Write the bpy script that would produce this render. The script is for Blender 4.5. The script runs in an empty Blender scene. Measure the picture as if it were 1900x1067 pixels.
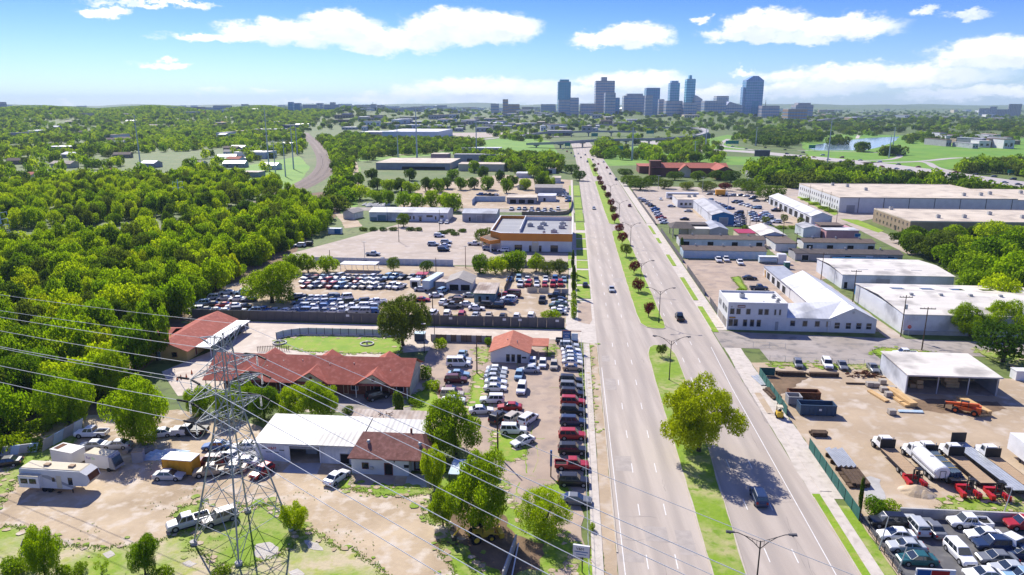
import bpy,math,random
import numpy as np
from mathutils import Vector,Matrix
SC=bpy.context.scene
COL=SC.collection
rnd=random.Random(11)
# ------------------------------------------------------------------ camera
H,F,CX,CY=57.0,1310.0,950.0,533.5
PIT=math.atan((CY-195.0)/F)
cP,sP=math.cos(PIT),math.sin(PIT)
cam=bpy.data.cameras.new('camera');camo=bpy.data.objects.new('camera',cam);COL.objects.link(camo)
cam.sensor_width=36.0;cam.lens=36.0*F/1900.0;cam.clip_start=0.5;cam.clip_end=60000
camo.location=(0,0,H);camo.rotation_euler=(math.pi/2-PIT,0,0)
SC.camera=camo
# ------------------------------------------------------------------ light
SUN_AZ,SUN_EL=math.radians(-26),math.radians(41)      # azimuth from +Y towards +X
sl=bpy.data.lights.new('sun','SUN');sl.energy=4.2;sl.angle=math.radians(0.5);sl.color=(1.0,0.95,0.86)
so=bpy.data.objects.new('sun',sl);COL.objects.link(so);so.location=(0,0,400)
sd=Vector((math.sin(SUN_AZ)*math.cos(SUN_EL),math.cos(SUN_AZ)*math.cos(SUN_EL),math.sin(SUN_EL)))
so.rotation_euler=sd.to_track_quat('Z','Y').to_euler()
SC.view_settings.view_transform='Standard';SC.view_settings.look='None'
SC.view_settings.exposure=0.86;SC.view_settings.gamma=1.0;SC.view_settings.use_curve_mapping=False
SC.render.engine='CYCLES'
cy=SC.cycles
cy.max_bounces=6;cy.diffuse_bounces=3;cy.glossy_bounces=2;cy.transmission_bounces=3;cy.transparent_max_bounces=6
cy.volume_bounces=0;cy.use_denoising=True;cy.caustics_reflective=False;cy.caustics_refractive=False
cy.sample_clamp_indirect=6;cy.denoising_prefilter='ACCURATE'

def G(px,py,z=0.0):
    """photo pixel -> point of the world at height z"""
    dx,dy=(px-CX)/F,-(py-CY)/F
    d=(dx,cP+dy*sP,-sP+dy*cP)
    t=(z-H)/d[2]
    return Vector((d[0]*t,d[1]*t,z))
A=math.radians(4.86)                                     # heading of the avenue
ca,sa=math.cos(A),math.sin(A)
def UV(px,py,z=0.0):
    p=G(px,py,z);return(p.x*ca-p.y*sa,p.x*sa+p.y*ca)
def W(u,v,z=0.0):return Vector((u*ca+v*sa,-u*sa+v*ca,z))
def skydir(px,py):
    dx,dy=(px-CX)/F,-(py-CY)/F
    d=Vector((dx,cP+dy*sP,-sP+dy*cP)).normalized()
    return math.atan2(d.x,d.y),math.asin(d.z)
# ------------------------------------------------------------------ sky
def build_world():
    w=bpy.data.worlds.new('World');SC.world=w;w.use_nodes=True
    nt=w.node_tree;N=nt.nodes;L=nt.links;N.clear()
    def nd(t,**k):
        n=N.new(t)
        for a,b in k.items():setattr(n,a,b)
        return n
    def M(op,a,b=None,c=None,clamp=False):
        n=nd('ShaderNodeMath',operation=op,use_clamp=clamp)
        for i,x in enumerate((a,b,c)):
            if x is None:continue
            if isinstance(x,(int,float)):n.inputs[i].default_value=x
            else:L.new(x,n.inputs[i])
        return n.outputs[0]
    sky=nd('ShaderNodeTexSky',sky_type='NISHITA',sun_disc=False,sun_elevation=SUN_EL,sun_rotation=SUN_AZ,
             altitude=200.0,air_density=1.0,dust_density=0.3,ozone_density=3.0)
    tc=nd('ShaderNodeTexCoord');nrm=nd('ShaderNodeVectorMath',operation='NORMALIZE');L.new(tc.outputs['Generated'],nrm.inputs[0])
    sep=nd('ShaderNodeSeparateXYZ');L.new(nrm.outputs[0],sep.inputs[0])
    az=M('ARCTAN2',sep.outputs[0],sep.outputs[1]);el=M('ARCSINE',sep.outputs[2])
    blobs=[  # photo px: cx, cy, rx, ry, strength
        (400,71,110,13,.9),(520,60,120,28,1.0),(625,50,90,34,1.1),(720,75,150,28,1.0),(850,52,110,40,1.15),(930,52,80,32,1.0),(690,88,90,14,.8),
        (1130,74,90,18,.9),(1185,66,70,28,1.05),(1350,66,60,20,.8),(1430,42,90,30,1.1),(1560,52,120,26,1.0),(1480,68,130,16,.8),
        (1297,37,26,9,.8),(310,117,66,9,.8),(200,22,52,14,.95),(250,4,120,8,.7),(350,6,46,8,.8),
        (1715,22,40,9,.55),(1800,26,50,10,.5),(125,188,40,8,.6),(485,168,40,7,.5),(395,170,40,7,.4),(560,188,70,7,.6),
        (1380,135,40,10,.7),(1620,140,300,26,.85),(1850,100,160,34,.95),(1500,165,150,18,.8),(1810,172,200,16,.8),
        (900,165,190,24,.85),(960,178,330,18,.8),(1180,150,120,24,.85),(1290,175,120,18,.8),(720,185,120,9,.55),
        (-200,90,160,30,.9),(-420,150,260,22,.6),(2150,60,200,40,.9),(2400,150,300,30,.7)]
    def density(de):
        e2=M('ADD',el,de)
        cv=nd('ShaderNodeCombineXYZ');L.new(az,cv.inputs[0]);L.new(e2,cv.inputs[1])
        nz=nd('ShaderNodeTexNoise',noise_dimensions='2D');nz.inputs['Scale'].default_value=24;nz.inputs['Detail'].default_value=10;nz.inputs['Roughness'].default_value=.66
        mp=nd('ShaderNodeVectorMath',operation='MULTIPLY');mp.inputs[1].default_value=(1,1.9,1);L.new(cv.outputs[0],mp.inputs[0]);L.new(mp.outputs[0],nz.inputs['Vector'])
        # ragged edges: the lobes are looked up through the noise
        ns=nd('ShaderNodeVectorMath',operation='SUBTRACT');L.new(nz.outputs['Color'],ns.inputs[0]);ns.inputs[1].default_value=(.5,.5,.5)
        nm=nd('ShaderNodeVectorMath',operation='MULTIPLY');L.new(ns.outputs[0],nm.inputs[0]);nm.inputs[1].default_value=(.075,.034,0)
        wv=nd('ShaderNodeVectorMath',operation='ADD');L.new(cv.outputs[0],wv.inputs[0]);L.new(nm.outputs[0],wv.inputs[1])
        tot=None
        for(x,y,rx,ry,s)in blobs:
            a0,e0=skydir(x,y);a1,_=skydir(x+rx,y);_,e1=skydir(x,y-ry)
            d=nd('ShaderNodeVectorMath',operation='SUBTRACT');L.new(wv.outputs[0],d.inputs[0]);d.inputs[1].default_value=(a0,e0,0)
            m=nd('ShaderNodeVectorMath',operation='MULTIPLY');L.new(d.outputs[0],m.inputs[0]);m.inputs[1].default_value=(1/abs(a1-a0),1/abs(e1-e0),0)
            l=nd('ShaderNodeVectorMath',operation='LENGTH');L.new(m.outputs[0],l.inputs[0])
            r=nd('ShaderNodeMapRange',interpolation_type='SMOOTHSTEP');L.new(l.outputs['Value'],r.inputs[0])
            r.inputs[1].default_value=1.25;r.inputs[2].default_value=.35;r.inputs[3].default_value=0;r.inputs[4].default_value=s
            tot=r.outputs[0] if tot is None else M('MAXIMUM',tot,r.outputs[0])
        # fair-weather cumulus over the rest of the dome
        n2=nd('ShaderNodeTexNoise');L.new(nrm.outputs[0],n2.inputs['Vector']);n2.inputs['Scale'].default_value=3.2;n2.inputs['Detail'].default_value=8
        hi=nd('ShaderNodeMapRange',interpolation_type='SMOOTHSTEP');L.new(el,hi.inputs[0]);hi.inputs[1].default_value=.19;hi.inputs[2].default_value=.34
        g=nd('ShaderNodeMapRange',interpolation_type='SMOOTHSTEP');L.new(n2.outputs[0],g.inputs[0]);g.inputs[1].default_value=.54;g.inputs[2].default_value=.68
        tot=M('MAXIMUM',tot,M('MULTIPLY',g.outputs[0],hi.outputs[0]))
        t2=M('ADD',tot,M('MULTIPLY',M('SUBTRACT',nz.outputs[0],.5),M('MULTIPLY',tot,1.7)))
        r=nd('ShaderNodeMapRange',interpolation_type='SMOOTHSTEP');L.new(t2,r.inputs[0]);r.inputs[1].default_value=.06;r.inputs[2].default_value=.86
        return r.outputs[0],nz.outputs[0]
    d0,nz0=density(0.0);d1,_=density(0.020)
    shade=M('MULTIPLY',M('MULTIPLY',d1,d0),M('MULTIPLY_ADD',nz0,1.5,.05),clamp=True)
    cm=nd('ShaderNodeMix',data_type='RGBA');L.new(shade,cm.inputs[0]);cm.inputs[6].default_value=(7.0,7.0,7.0,1);cm.inputs[7].default_value=(5.0,5.4,6.0,1)
    # clear-sky colour: Nishita pulled a little towards deeper blue
    tint=nd('ShaderNodeMix',data_type='RGBA',blend_type='MULTIPLY');tint.inputs[0].default_value=1;L.new(sky.outputs[0],tint.inputs[6])
    ramp=nd('ShaderNodeMapRange',interpolation_type='SMOOTHSTEP');L.new(el,ramp.inputs[0]);ramp.inputs[1].default_value=0.0;ramp.inputs[2].default_value=.17
    tm=nd('ShaderNodeMix',data_type='RGBA');L.new(ramp.outputs[0],tm.inputs[0]);tm.inputs[6].default_value=(.45,.58,.84,1);tm.inputs[7].default_value=(.18,.325,.86,1)
    L.new(tm.outputs[2],tint.inputs[7])
    mx=nd('ShaderNodeMix',data_type='RGBA');L.new(M('MULTIPLY',d0,.96),mx.inputs[0]);L.new(tint.outputs[2],mx.inputs[6]);L.new(cm.outputs[2],mx.inputs[7])
    bg=nd('ShaderNodeBackground');bg.inputs[1].default_value=0.104;L.new(mx.outputs[2],bg.inputs[0])
    out=nd('ShaderNodeOutputWorld');L.new(bg.outputs[0],out.inputs[0])
    w.cycles.sampling_method='MANUAL';w.cycles.sample_map_resolution=512
build_world()
# ------------------------------------------------------------------ materials
MATS={}
def mat(name,c,c2=None,sc=.25,rough=.85,metal=0.0,bump=0.0,bsc=None,stretch=None,spec=.3,detail=6,fac=(.35,.65),c3=None,s3=3.0):
    """principled with procedural mottling in object space; c3 = fine speckle colour"""
    if name in MATS:return MATS[name]
    m=bpy.data.materials.new(name);m.use_nodes=True;nt=m.node_tree;N=nt.nodes;L=nt.links
    b=N['Principled BSDF'];b.inputs['Roughness'].default_value=rough;b.inputs['Metallic'].default_value=metal;b.inputs['Specular IOR Level'].default_value=spec
    b.inputs['Base Color'].default_value=(*c,1)
    if c2 is not None or bump:
        tc=N.new('ShaderNodeTexCoord');mp=N.new('ShaderNodeMapping');L.new(tc.outputs['Object'],mp.inputs[0])
        if stretch:mp.inputs['Scale'].default_value=stretch[:3];mp.inputs['Rotation'].default_value=(0,0,stretch[3] if len(stretch)>3 else 0)
        nz=N.new('ShaderNodeTexNoise');nz.inputs['Scale'].default_value=sc;nz.inputs['Detail'].default_value=detail;nz.inputs['Roughness'].default_value=.62;L.new(mp.outputs[0],nz.inputs['Vector'])
    if c2 is not None:
        mr=N.new('ShaderNodeMapRange');L.new(nz.outputs[0],mr.inputs[0]);mr.inputs[1].default_value,mr.inputs[2].default_value=fac
        mx=N.new('ShaderNodeMix');mx.data_type='RGBA';L.new(mr.outputs[0],mx.inputs[0]);mx.inputs[6].default_value=(*c,1);mx.inputs[7].default_value=(*c2,1)
        res=mx.outputs[2]
        if c3 is not None:
            n3=N.new('ShaderNodeTexNoise');n3.inputs['Scale'].default_value=s3;n3.inputs['Detail'].default_value=4;L.new(tc.outputs['Object'],n3.inputs['Vector'])
            r3=N.new('ShaderNodeMapRange');L.new(n3.outputs[0],r3.inputs[0]);r3.inputs[1].default_value=.5;r3.inputs[2].default_value=.68
            m3=N.new('ShaderNodeMix');m3.data_type='RGBA';L.new(r3.outputs[0],m3.inputs[0]);L.new(res,m3.inputs[6]);m3.inputs[7].default_value=(*c3,1);res=m3.outputs[2]
        L.new(res,b.inputs['Base Color'])
    if bump:
        nb=N.new('ShaderNodeTexNoise');nb.inputs['Scale'].default_value=bsc or sc*8;nb.inputs['Detail'].default_value=4;L.new(mp.outputs[0],nb.inputs['Vector'])
        bp=N.new('ShaderNodeBump');bp.inputs['Strength'].default_value=bump;bp.inputs['Distance'].default_value=.15;L.new(nb.outputs[0],bp.inputs['Height']);L.new(bp.outputs[0],b.inputs['Normal'])
    MATS[name]=m;return m
def ribbed(name,c,c2,axis='X',period=.6,rough=.5,metal=0.0,depth=.5):
    """painted sheet metal with standing ribs (wave bump) and streaky wear"""
    if name in MATS:return MATS[name]
    m=mat(name,c,c2,sc=.5,rough=rough,metal=metal,stretch=(1,.25,1)if axis=='X' else(.25,1,1),fac=(.35,.75),c3=tuple(x*.66 for x in c2),s3=.16);nt=m.node_tree;N=nt.nodes;L=nt.links
    tc=N.new('ShaderNodeTexCoord');wv=N.new('ShaderNodeTexWave');wv.bands_direction=axis;wv.inputs['Scale'].default_value=.314/period;L.new(tc.outputs['Object'],wv.inputs[0])
    wv.wave_profile='SIN'
    bp=N.new('ShaderNodeBump');bp.inputs['Strength'].default_value=depth;bp.inputs['Distance'].default_value=.05;L.new(wv.outputs['Fac'],bp.inputs['Height']);L.new(bp.outputs[0],N['Principled BSDF'].inputs['Normal'])
    return m
def leafmat(name,c1,c2,trans=.45):
    m=bpy.data.materials.new(name);m.use_nodes=True;nt=m.node_tree;N=nt.nodes;L=nt.links;N.clear()
    oi=N.new('ShaderNodeObjectInfo');tc=N.new('ShaderNodeTexCoord');nz=N.new('ShaderNodeTexNoise');nz.inputs['Scale'].default_value=2.4;nz.inputs['Detail'].default_value=3;L.new(tc.outputs['Object'],nz.inputs['Vector'])
    ad=N.new('ShaderNodeMath');ad.operation='MULTIPLY_ADD';L.new(oi.outputs['Random'],ad.inputs[0]);ad.inputs[1].default_value=1.0;L.new(nz.outputs[0],ad.inputs[2])
    mr=N.new('ShaderNodeMapRange');L.new(ad.outputs[0],mr.inputs[0]);mr.inputs[1].default_value=.35;mr.inputs[2].default_value=1.5
    mx=N.new('ShaderNodeMix');mx.data_type='RGBA';L.new(mr.outputs[0],mx.inputs[0]);mx.inputs[6].default_value=(*c1,1);mx.inputs[7].default_value=(*c2,1)
    df=N.new('ShaderNodeBsdfDiffuse');L.new(mx.outputs[2],df.inputs[0]);tr=N.new('ShaderNodeBsdfTranslucent')
    ty=N.new('ShaderNodeMix');ty.data_type='RGBA';ty.blend_type='MULTIPLY';ty.inputs[0].default_value=1;L.new(mx.outputs[2],ty.inputs[6]);ty.inputs[7].default_value=(1.35,1.3,.5,1);L.new(ty.outputs[2],tr.inputs[0])
    ms=N.new('ShaderNodeMixShader');ms.inputs[0].default_value=trans;L.new(df.outputs[0],ms.inputs[1]);L.new(tr.outputs[0],ms.inputs[2])
    out=N.new('ShaderNodeOutputMaterial');L.new(ms.outputs[0],out.inputs[0]);MATS[name]=m;return m
RS=(1.0,.04,1.0,A)                                     # stretched along the avenue
mat('ground',(.075,.135,.018),(.15,.175,.05),sc=.035,bump=.3,bsc=.8,c3=(.06,.085,.02),s3=.4)
mat('grass_patchy',(.19,.29,.012),(.46,.385,.24),sc=.11,bump=.5,bsc=2.5,fac=(.40,.56),c3=(.30,.33,.06),s3=.6,detail=9)
mat('grass',(.15,.27,.008),(.23,.33,.016),sc=.18,bump=.5,bsc=2.5,c3=(.28,.30,.05),s3=.5)
mat('grass_worn',(.18,.28,.012),(.40,.34,.17),sc=.13,bump=.5,bsc=2.5,fac=(.44,.68),c3=(.14,.24,.008),s3=.8)
mat('meadow',(.11,.26,.014),(.17,.29,.022),sc=.012,bump=.2,bsc=.4,c3=(.10,.22,.012),s3=.05)
mat('concrete_road',(.455,.39,.325),(.36,.305,.255),sc=.42,stretch=RS,rough=.8,fac=(.38,.62),c3=(.385,.325,.27),s3=.06)
mat('road_patch',(.33,.29,.255),(.40,.35,.305),sc=.8,rough=.9)
mat('old_asphalt',(.28,.24,.20),(.36,.315,.28),sc=.10,rough=.85,c3=(.18,.165,.155),s3=.35)
mat('dark_asphalt',(.085,.085,.09),(.13,.125,.125),sc=.15,rough=.8,c3=(.16,.155,.15),s3=.6)
mat('plaza',(.43,.35,.275),(.325,.265,.215),sc=.06,stretch=(.5,1.6,1,A),rough=.85,c3=(.44,.375,.32),s3=.25)
mat('pale_concrete',(.56,.475,.385),(.47,.395,.32),sc=.12,rough=.9,c3=(.60,.52,.43),s3=.4)
mat('lot_pink',(.43,.33,.245),(.33,.25,.19),sc=.14,rough=.9,c3=(.27,.215,.18),s3=.3)
mat('dirt',(.51,.40,.265),(.34,.255,.16),sc=.085,rough=.95,bump=.4,bsc=1.6,c3=(.55,.47,.37),s3=.45)
mat('dirt_tan',(.46,.355,.24),(.32,.24,.155),sc=.075,rough=.95,bump=.35,bsc=1.2,c3=(.50,.42,.33),s3=.3)
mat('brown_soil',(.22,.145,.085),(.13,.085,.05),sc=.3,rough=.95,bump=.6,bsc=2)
mat('gravel',(.55,.51,.45),(.42,.38,.32),sc=.6,rough=.95,bump=.7,bsc=5)
mat('sidewalk',(.56,.50,.43),(.48,.425,.365),sc=.35,rough=.85,c3=(.42,.37,.31),s3=.9)
def wheel_tracks():
    m=MATS['concrete_road'];nt=m.node_tree;N=nt.nodes;L=nt.links;b=N['Principled BSDF'];src=b.inputs['Base Color'].links[0].from_socket
    tc=N.new('ShaderNodeTexCoord');mp=N.new('ShaderNodeMapping');mp.inputs['Rotation'].default_value=(0,0,A);mp.inputs['Location'].default_value=(.9,0,0);L.new(tc.outputs['Object'],mp.inputs[0])
    wv=N.new('ShaderNodeTexWave');wv.inputs['Scale'].default_value=.314/3.72;wv.inputs['Distortion'].default_value=.6;wv.inputs['Detail'].default_value=3;wv.inputs['Detail Scale'].default_value=.3;L.new(mp.outputs[0],wv.inputs[0])
    mr=N.new('ShaderNodeMapRange');L.new(wv.outputs['Fac'],mr.inputs[0]);mr.inputs[1].default_value=.45;mr.inputs[2].default_value=1;mr.inputs[4].default_value=.42
    mx=N.new('ShaderNodeMix');mx.data_type='RGBA';L.new(mr.outputs[0],mx.inputs[0]);L.new(src,mx.inputs[6]);mx.inputs[7].default_value=(.27,.235,.205,1);L.new(mx.outputs[2],b.inputs['Base Color'])
wheel_tracks()
mat('kerb',(.50,.44,.36),(.42,.36,.28),sc=.5,rough=.85)
mat('paint_white',(.74,.73,.70),(.6,.58,.55),sc=1.2,rough=.7)
mat('ballast',(.235,.185,.15),(.165,.13,.105),sc=.5,rough=.95,bump=.6,bsc=3)
mat('rail_steel',(.33,.27,.23),(.24,.18,.15),sc=.5,rough=.45,metal=.4)
mat('hwy',(.44,.395,.365),(.39,.35,.325),sc=.03,rough=.85)
mat('viaduct',(.40,.385,.37),(.32,.31,.30),sc=.05,rough=.85)
mat('water',(.20,.29,.34),rough=.12,spec=.6)
mat('white_wall',(.66,.655,.64),(.57,.565,.555),sc=.35,rough=.75)
mat('white_paint',(.74,.74,.73),(.64,.635,.62),sc=.5,rough=.5)
mat('cream_wall',(.62,.55,.40),(.54,.47,.33),sc=.4,rough=.85)
mat('yellow_wall',(.58,.43,.17),(.50,.36,.13),sc=.5,rough=.85)
mat('brick_maroon',(.22,.085,.06),(.15,.055,.04),sc=2.5,rough=.9)
mat('tan_brick',(.33,.25,.165),(.25,.19,.125),sc=.5,rough=.9)
mat('grey_wall',(.36,.36,.36),(.28,.28,.285),sc=.3,rough=.8)
mat('teal_wall',(.17,.27,.30),(.13,.21,.24),sc=.3,rough=.7)
mat('blue_wall',(.02,.17,.36),(.03,.13,.29),sc=.4,rough=.6)
mat('orange_band',(.66,.24,.03),(.58,.20,.025),sc=.2,rough=.6)
mat('pink_wall',(.48,.27,.29),(.42,.23,.25),sc=.4,rough=.8)
mat('concrete',(.46,.445,.42),(.36,.345,.32),sc=.4,rough=.9)
mat('dark_fence',(.115,.11,.115),(.075,.075,.08),sc=.4,rough=.6,stretch=(1,1,.3))
mat('wood_fence',(.20,.15,.105),(.12,.095,.07),sc=1.4,rough=.9,stretch=(1,1,.2))
mat('white_fence',(.58,.62,.66),(.46,.50,.55),sc=.8,rough=.7)
mat('green_screen',(.025,.10,.085),(.035,.135,.11),sc=.7,rough=.8)
mat('black_metal',(.018,.018,.02),rough=.5)
mat('galv',(.52,.54,.55),(.40,.42,.43),sc=.8,rough=.45,metal=.35)
mat('lattice_steel',(.38,.40,.40),(.27,.29,.29),sc=.5,rough=.55,metal=.25)
mat('cable',(.62,.61,.58),rough=.45,metal=.2)
mat('wood_pole',(.11,.07,.045),(.065,.042,.03),sc=1.2,rough=.9,stretch=(1,1,.15))
mat('lumber',(.60,.40,.185),(.49,.31,.13),sc=1.6,rough=.8,stretch=(.4,.4,3))
mat('deck_wood',(.44,.31,.19),(.33,.23,.14),sc=1.2,rough=.85,stretch=(3,.3,1))
mat('old_lumber',(.115,.075,.045),(.07,.045,.03),sc=1.4,rough=.95)
mat('block',(.40,.36,.31),(.31,.275,.235),sc=1.2,rough=.95)
mat('rust',(.17,.065,.025),(.09,.035,.02),sc=1.2,rough=.9,bump=.5)
mat('dumpster_blue',(.035,.075,.135),(.05,.07,.09),sc=.9,rough=.55,fac=(.4,.75))
mat('hvac',(.48,.48,.46),(.36,.36,.35),sc=.9,rough=.5,metal=.2)
mat('dark_open',(.012,.012,.014),rough=.9)  # flat near-black colour standing in for the shade inside open doors and bays
mat('glass_dark',(.015,.02,.027),rough=.08,spec=.7)
mat('glass_car',(.02,.028,.036),rough=.05,spec=.9)
mat('tyre',(.014,.014,.015),rough=.85)
mat('rim',(.42,.43,.44),rough=.35,metal=.6)
mat('lamp_lens',(.72,.74,.74),rough=.15)
mat('tail_red',(.28,.012,.01),rough=.3)
mat('red_paint',(.42,.018,.016),rough=.35)
mat('orange_paint',(.58,.10,.02),(.46,.085,.02),sc=1.0,rough=.5)
mat('yellow_box',(.68,.32,.015),(.58,.26,.02),sc=.6,rough=.55)
mat('yellow_paint',(.62,.40,.03),rough=.5)
mat('blue_sign',(.012,.085,.26),rough=.45)
mat('tarp_blue',(.36,.50,.60),(.52,.58,.60),sc=.7,rough=.6)
mat('bark',(.085,.06,.042),(.045,.033,.024),sc=2.0,rough=.95)
mat('shingle_red',(.38,.10,.065),(.29,.075,.05),sc=.5,rough=.9,bump=.25,bsc=5,c3=(.43,.14,.10),s3=1.2)
mat('shingle_rust',(.42,.14,.085),(.35,.115,.07),sc=.8,rough=.9,bump=.25,bsc=5,c3=(.46,.17,.11),s3=1.4)
mat('shingle_brown',(.28,.12,.09),(.20,.085,.062),sc=.9,rough=.9,bump=.25,bsc=5,c3=(.33,.155,.12),s3=1.6)
mat('shingle_dark',(.075,.065,.062),(.11,.09,.08),sc=.6,rough=.9,bump=.2,bsc=4)
mat('shingle_umber',(.115,.085,.068),(.155,.115,.09),sc=.5,rough=.9,bump=.2,bsc=4)
mat('shingle_grey',(.36,.33,.29),(.29,.26,.23),sc=.6,rough=.9,bump=.2,bsc=4)
mat('flat_roof',(.62,.535,.42),(.48,.40,.31),sc=.07,rough=.9,c3=(.40,.34,.27),s3=.13,fac=(.3,.7))
mat('flat_grey',(.25,.255,.265),(.32,.32,.325),sc=.12,rough=.85,stretch=(.3,1.5,1))
ribbed('metal_roof',(.47,.46,.44),(.37,.355,.335),'X',.9,.5,depth=.35)
ribbed('metal_roof_bright',(.70,.70,.69),(.60,.60,.59),'X',.9,.45,depth=.3)
ribbed('metal_roof_v',(.68,.67,.655),(.58,.57,.55),'Y',.9,.45)
ribbed('metal_roof_cream',(.73,.68,.575),(.62,.565,.47),'Y',.9,.5)
ribbed('metal_roof_grey',(.40,.41,.42),(.33,.335,.345),'X',.9,.45)
ribbed('metal_wall',(.64,.66,.68),(.55,.57,.60),'X',.6,.5)
ribbed('metal_wall_y',(.64,.66,.68),(.55,.57,.60),'Y',.6,.5)
ribbed('metal_wall_grey',(.40,.415,.43),(.33,.345,.36),'X',.6,.55)
ribbed('rusty_roof',(.46,.40,.34),(.24,.15,.10),'X',.8,.7)
leafmat('leaf_lime',(.16,.29,.006),(.37,.47,.010),.6)
leafmat('leaf_mid',(.09,.19,.010),(.25,.36,.012),.6)
leafmat('leaf_dark',(.042,.095,.014),(.12,.19,.02),.5)
leafmat('leaf_olive',(.075,.115,.022),(.15,.20,.03),.5)
leafmat('leaf_gold',(.17,.25,.008),(.36,.42,.010),.58)
leafmat('leaf_wine',(.075,.012,.02),(.16,.03,.035),.35)
leafmat('leaf_rust',(.095,.04,.02),(.15,.085,.03),.35)
PAINT=dict(white=(.74,.74,.73),silver=(.43,.45,.46),grey=(.16,.17,.18),black=(.013,.014,.016),red=(.36,.018,.02),maroon=(.10,.016,.018),blue=(.03,.12,.33),
             navy=(.018,.035,.085),beige=(.46,.40,.31),teal=(.02,.10,.105),tan=(.42,.33,.22),skyblue=(.24,.38,.50),bronze=(.16,.10,.06),green=(.04,.09,.06),orange=(.45,.16,.03),gold=(.32,.26,.15))
for k,c in PAINT.items():mat('paint_'+k+'_car',c,rough=.32,spec=.6)
def PM(k):return MATS['paint_'+k+'_car']
# ------------------------------------------------------------------ mesh helpers
class MB:
    def __init__(s):s.v=[];s.f=[];s.m=[]
    def quad(s,a,b,c,d,mi=0):
        n=len(s.v);s.v+=[tuple(a),tuple(b),tuple(c),tuple(d)];s.f.append((n,n+1,n+2,n+3));s.m.append(mi);return s
    def tri(s,a,b,c,mi=0):
        n=len(s.v);s.v+=[tuple(a),tuple(b),tuple(c)];s.f.append((n,n+1,n+2));s.m.append(mi);return s
    def hexa(s,p,mi=0):           # p: bottom ring of 4 then top ring of 4
        n=len(s.v);s.v+=[tuple(q)for q in p]
        for f in((3,2,1,0),(4,5,6,7),(0,1,5,4),(1,2,6,5),(2,3,7,6),(3,0,4,7)):s.f.append(tuple(n+i for i in f));s.m.append(mi)
        return s
    def box(s,x0,y0,z0,x1,y1,z1,mi=0):
        return s.hexa([(x0,y0,z0),(x1,y0,z0),(x1,y1,z0),(x0,y1,z0),(x0,y0,z1),(x1,y0,z1),(x1,y1,z1),(x0,y1,z1)],mi)
    def prism(s,poly,z0,z1,mi=0):
        n=len(s.v);k=len(poly);s.v+=[(p[0],p[1],z0)for p in poly]+[(p[0],p[1],z1)for p in poly]
        s.f.append(tuple(n+i for i in range(k))[::-1]);s.f.append(tuple(n+k+i for i in range(k)));s.m+=[mi,mi]
        for i in range(k):s.f.append((n+i,n+(i+1)%k,n+k+(i+1)%k,n+k+i));s.m.append(mi)
        return s
    def tube(s,p,q,r,r2=None,n=6,mi=0,cap=True):
        p,q=Vector(p),Vector(q);r2=r if r2 is None else r2;d=(q-p)
        if d.length<1e-6:return s
        d.normalize();a=d.orthogonal().normalized();b=d.cross(a);k=len(s.v)
        for c,rr in((p,r),(q,r2)):
            for i in range(n):
                t=2*math.pi*i/n;s.v.append(tuple(c+a*(rr*math.cos(t))+b*(rr*math.sin(t))))
        for i in range(n):s.f.append((k+i,k+(i+1)%n,k+n+(i+1)%n,k+n+i));s.m.append(mi)
        if cap:s.f.append(tuple(k+i for i in range(n))[::-1]);s.f.append(tuple(k+n+i for i in range(n)));s.m+=[mi,mi]
        return s
    def loft(s,rings,mi=0,cap=True):
        k=len(s.v);n=len(rings[0])
        for r in rings:s.v+=[tuple(p)for p in r]
        for j in range(len(rings)-1):
            for i in range(n):s.f.append((k+j*n+i,k+j*n+(i+1)%n,k+(j+1)*n+(i+1)%n,k+(j+1)*n+i));s.m.append(mi)
        if cap:s.f.append(tuple(k+i for i in range(n))[::-1]);s.f.append(tuple(k+(len(rings)-1)*n+i for i in range(n)));s.m+=[mi,mi]
        return s
    def add(s,o,mi=0):
        n=len(s.v);s.v+=o.v;s.f+=[tuple(i+n for i in f)for f in o.f];s.m+=[mi]*len(o.f);return s
    def mesh(s,name,mats):
        me=bpy.data.meshes.new(name);me.from_pydata(s.v,[],s.f)
        for m in(mats if isinstance(mats,(list,tuple))else [mats]):me.materials.append(MATS[m] if isinstance(m,str)else m)
        if any(s.m):me.polygons.foreach_set('material_index',s.m)
        me.update();return me
    def build(s,name,mats,parent=None,**k):return link(name,s.mesh(name,mats),parent,**k)
def bx(t,nm,m,*b):q=MB();q.box(*b);return q.build(nm,m,t)
def link(name,me,parent=None,loc=None,rz=None,scale=None):
    o=bpy.data.objects.new(name,me);COL.objects.link(o)
    if parent is not None:o.parent=parent
    if loc is not None:o.location=loc
    if rz is not None:o.rotation_euler=(0,0,rz)
    if scale is not None:o.scale=scale if isinstance(scale,(tuple,list,Vector))else(scale,)*3
    return o
def tag(o,label,cat,group=None):
    while len(label.split())>16 and ' the ' in label:label=label.replace(' the ',' ',1)
    o['label']=label;o['category']=cat
    if group:o['group']=group
    return o
def thing(name,label,cat,loc=(0,0,0),rz=0.0,group=None):
    o=bpy.data.objects.new(name,None);COL.objects.link(o);o.location=loc;o.rotation_euler=(0,0,rz);o.empty_display_size=.2
    return tag(o,label,cat,group)
def struct(o,kind='structure'):o['kind']=kind;return o
def ragged(pts,step,amp,r):
    out=[]
    for i,p in enumerate(pts):
        q=pts[(i+1)%len(pts)];d=q-p;n=max(1,int(d.length/step));nn=Vector((-d.y,d.x,0)).normalized()
        for k in range(n):
            j=0 if k==0 else r.uniform(-amp,amp);out.append(p+d*(k/n)+nn*j)
    return out
SHEETS=[];EDGES=[]
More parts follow.
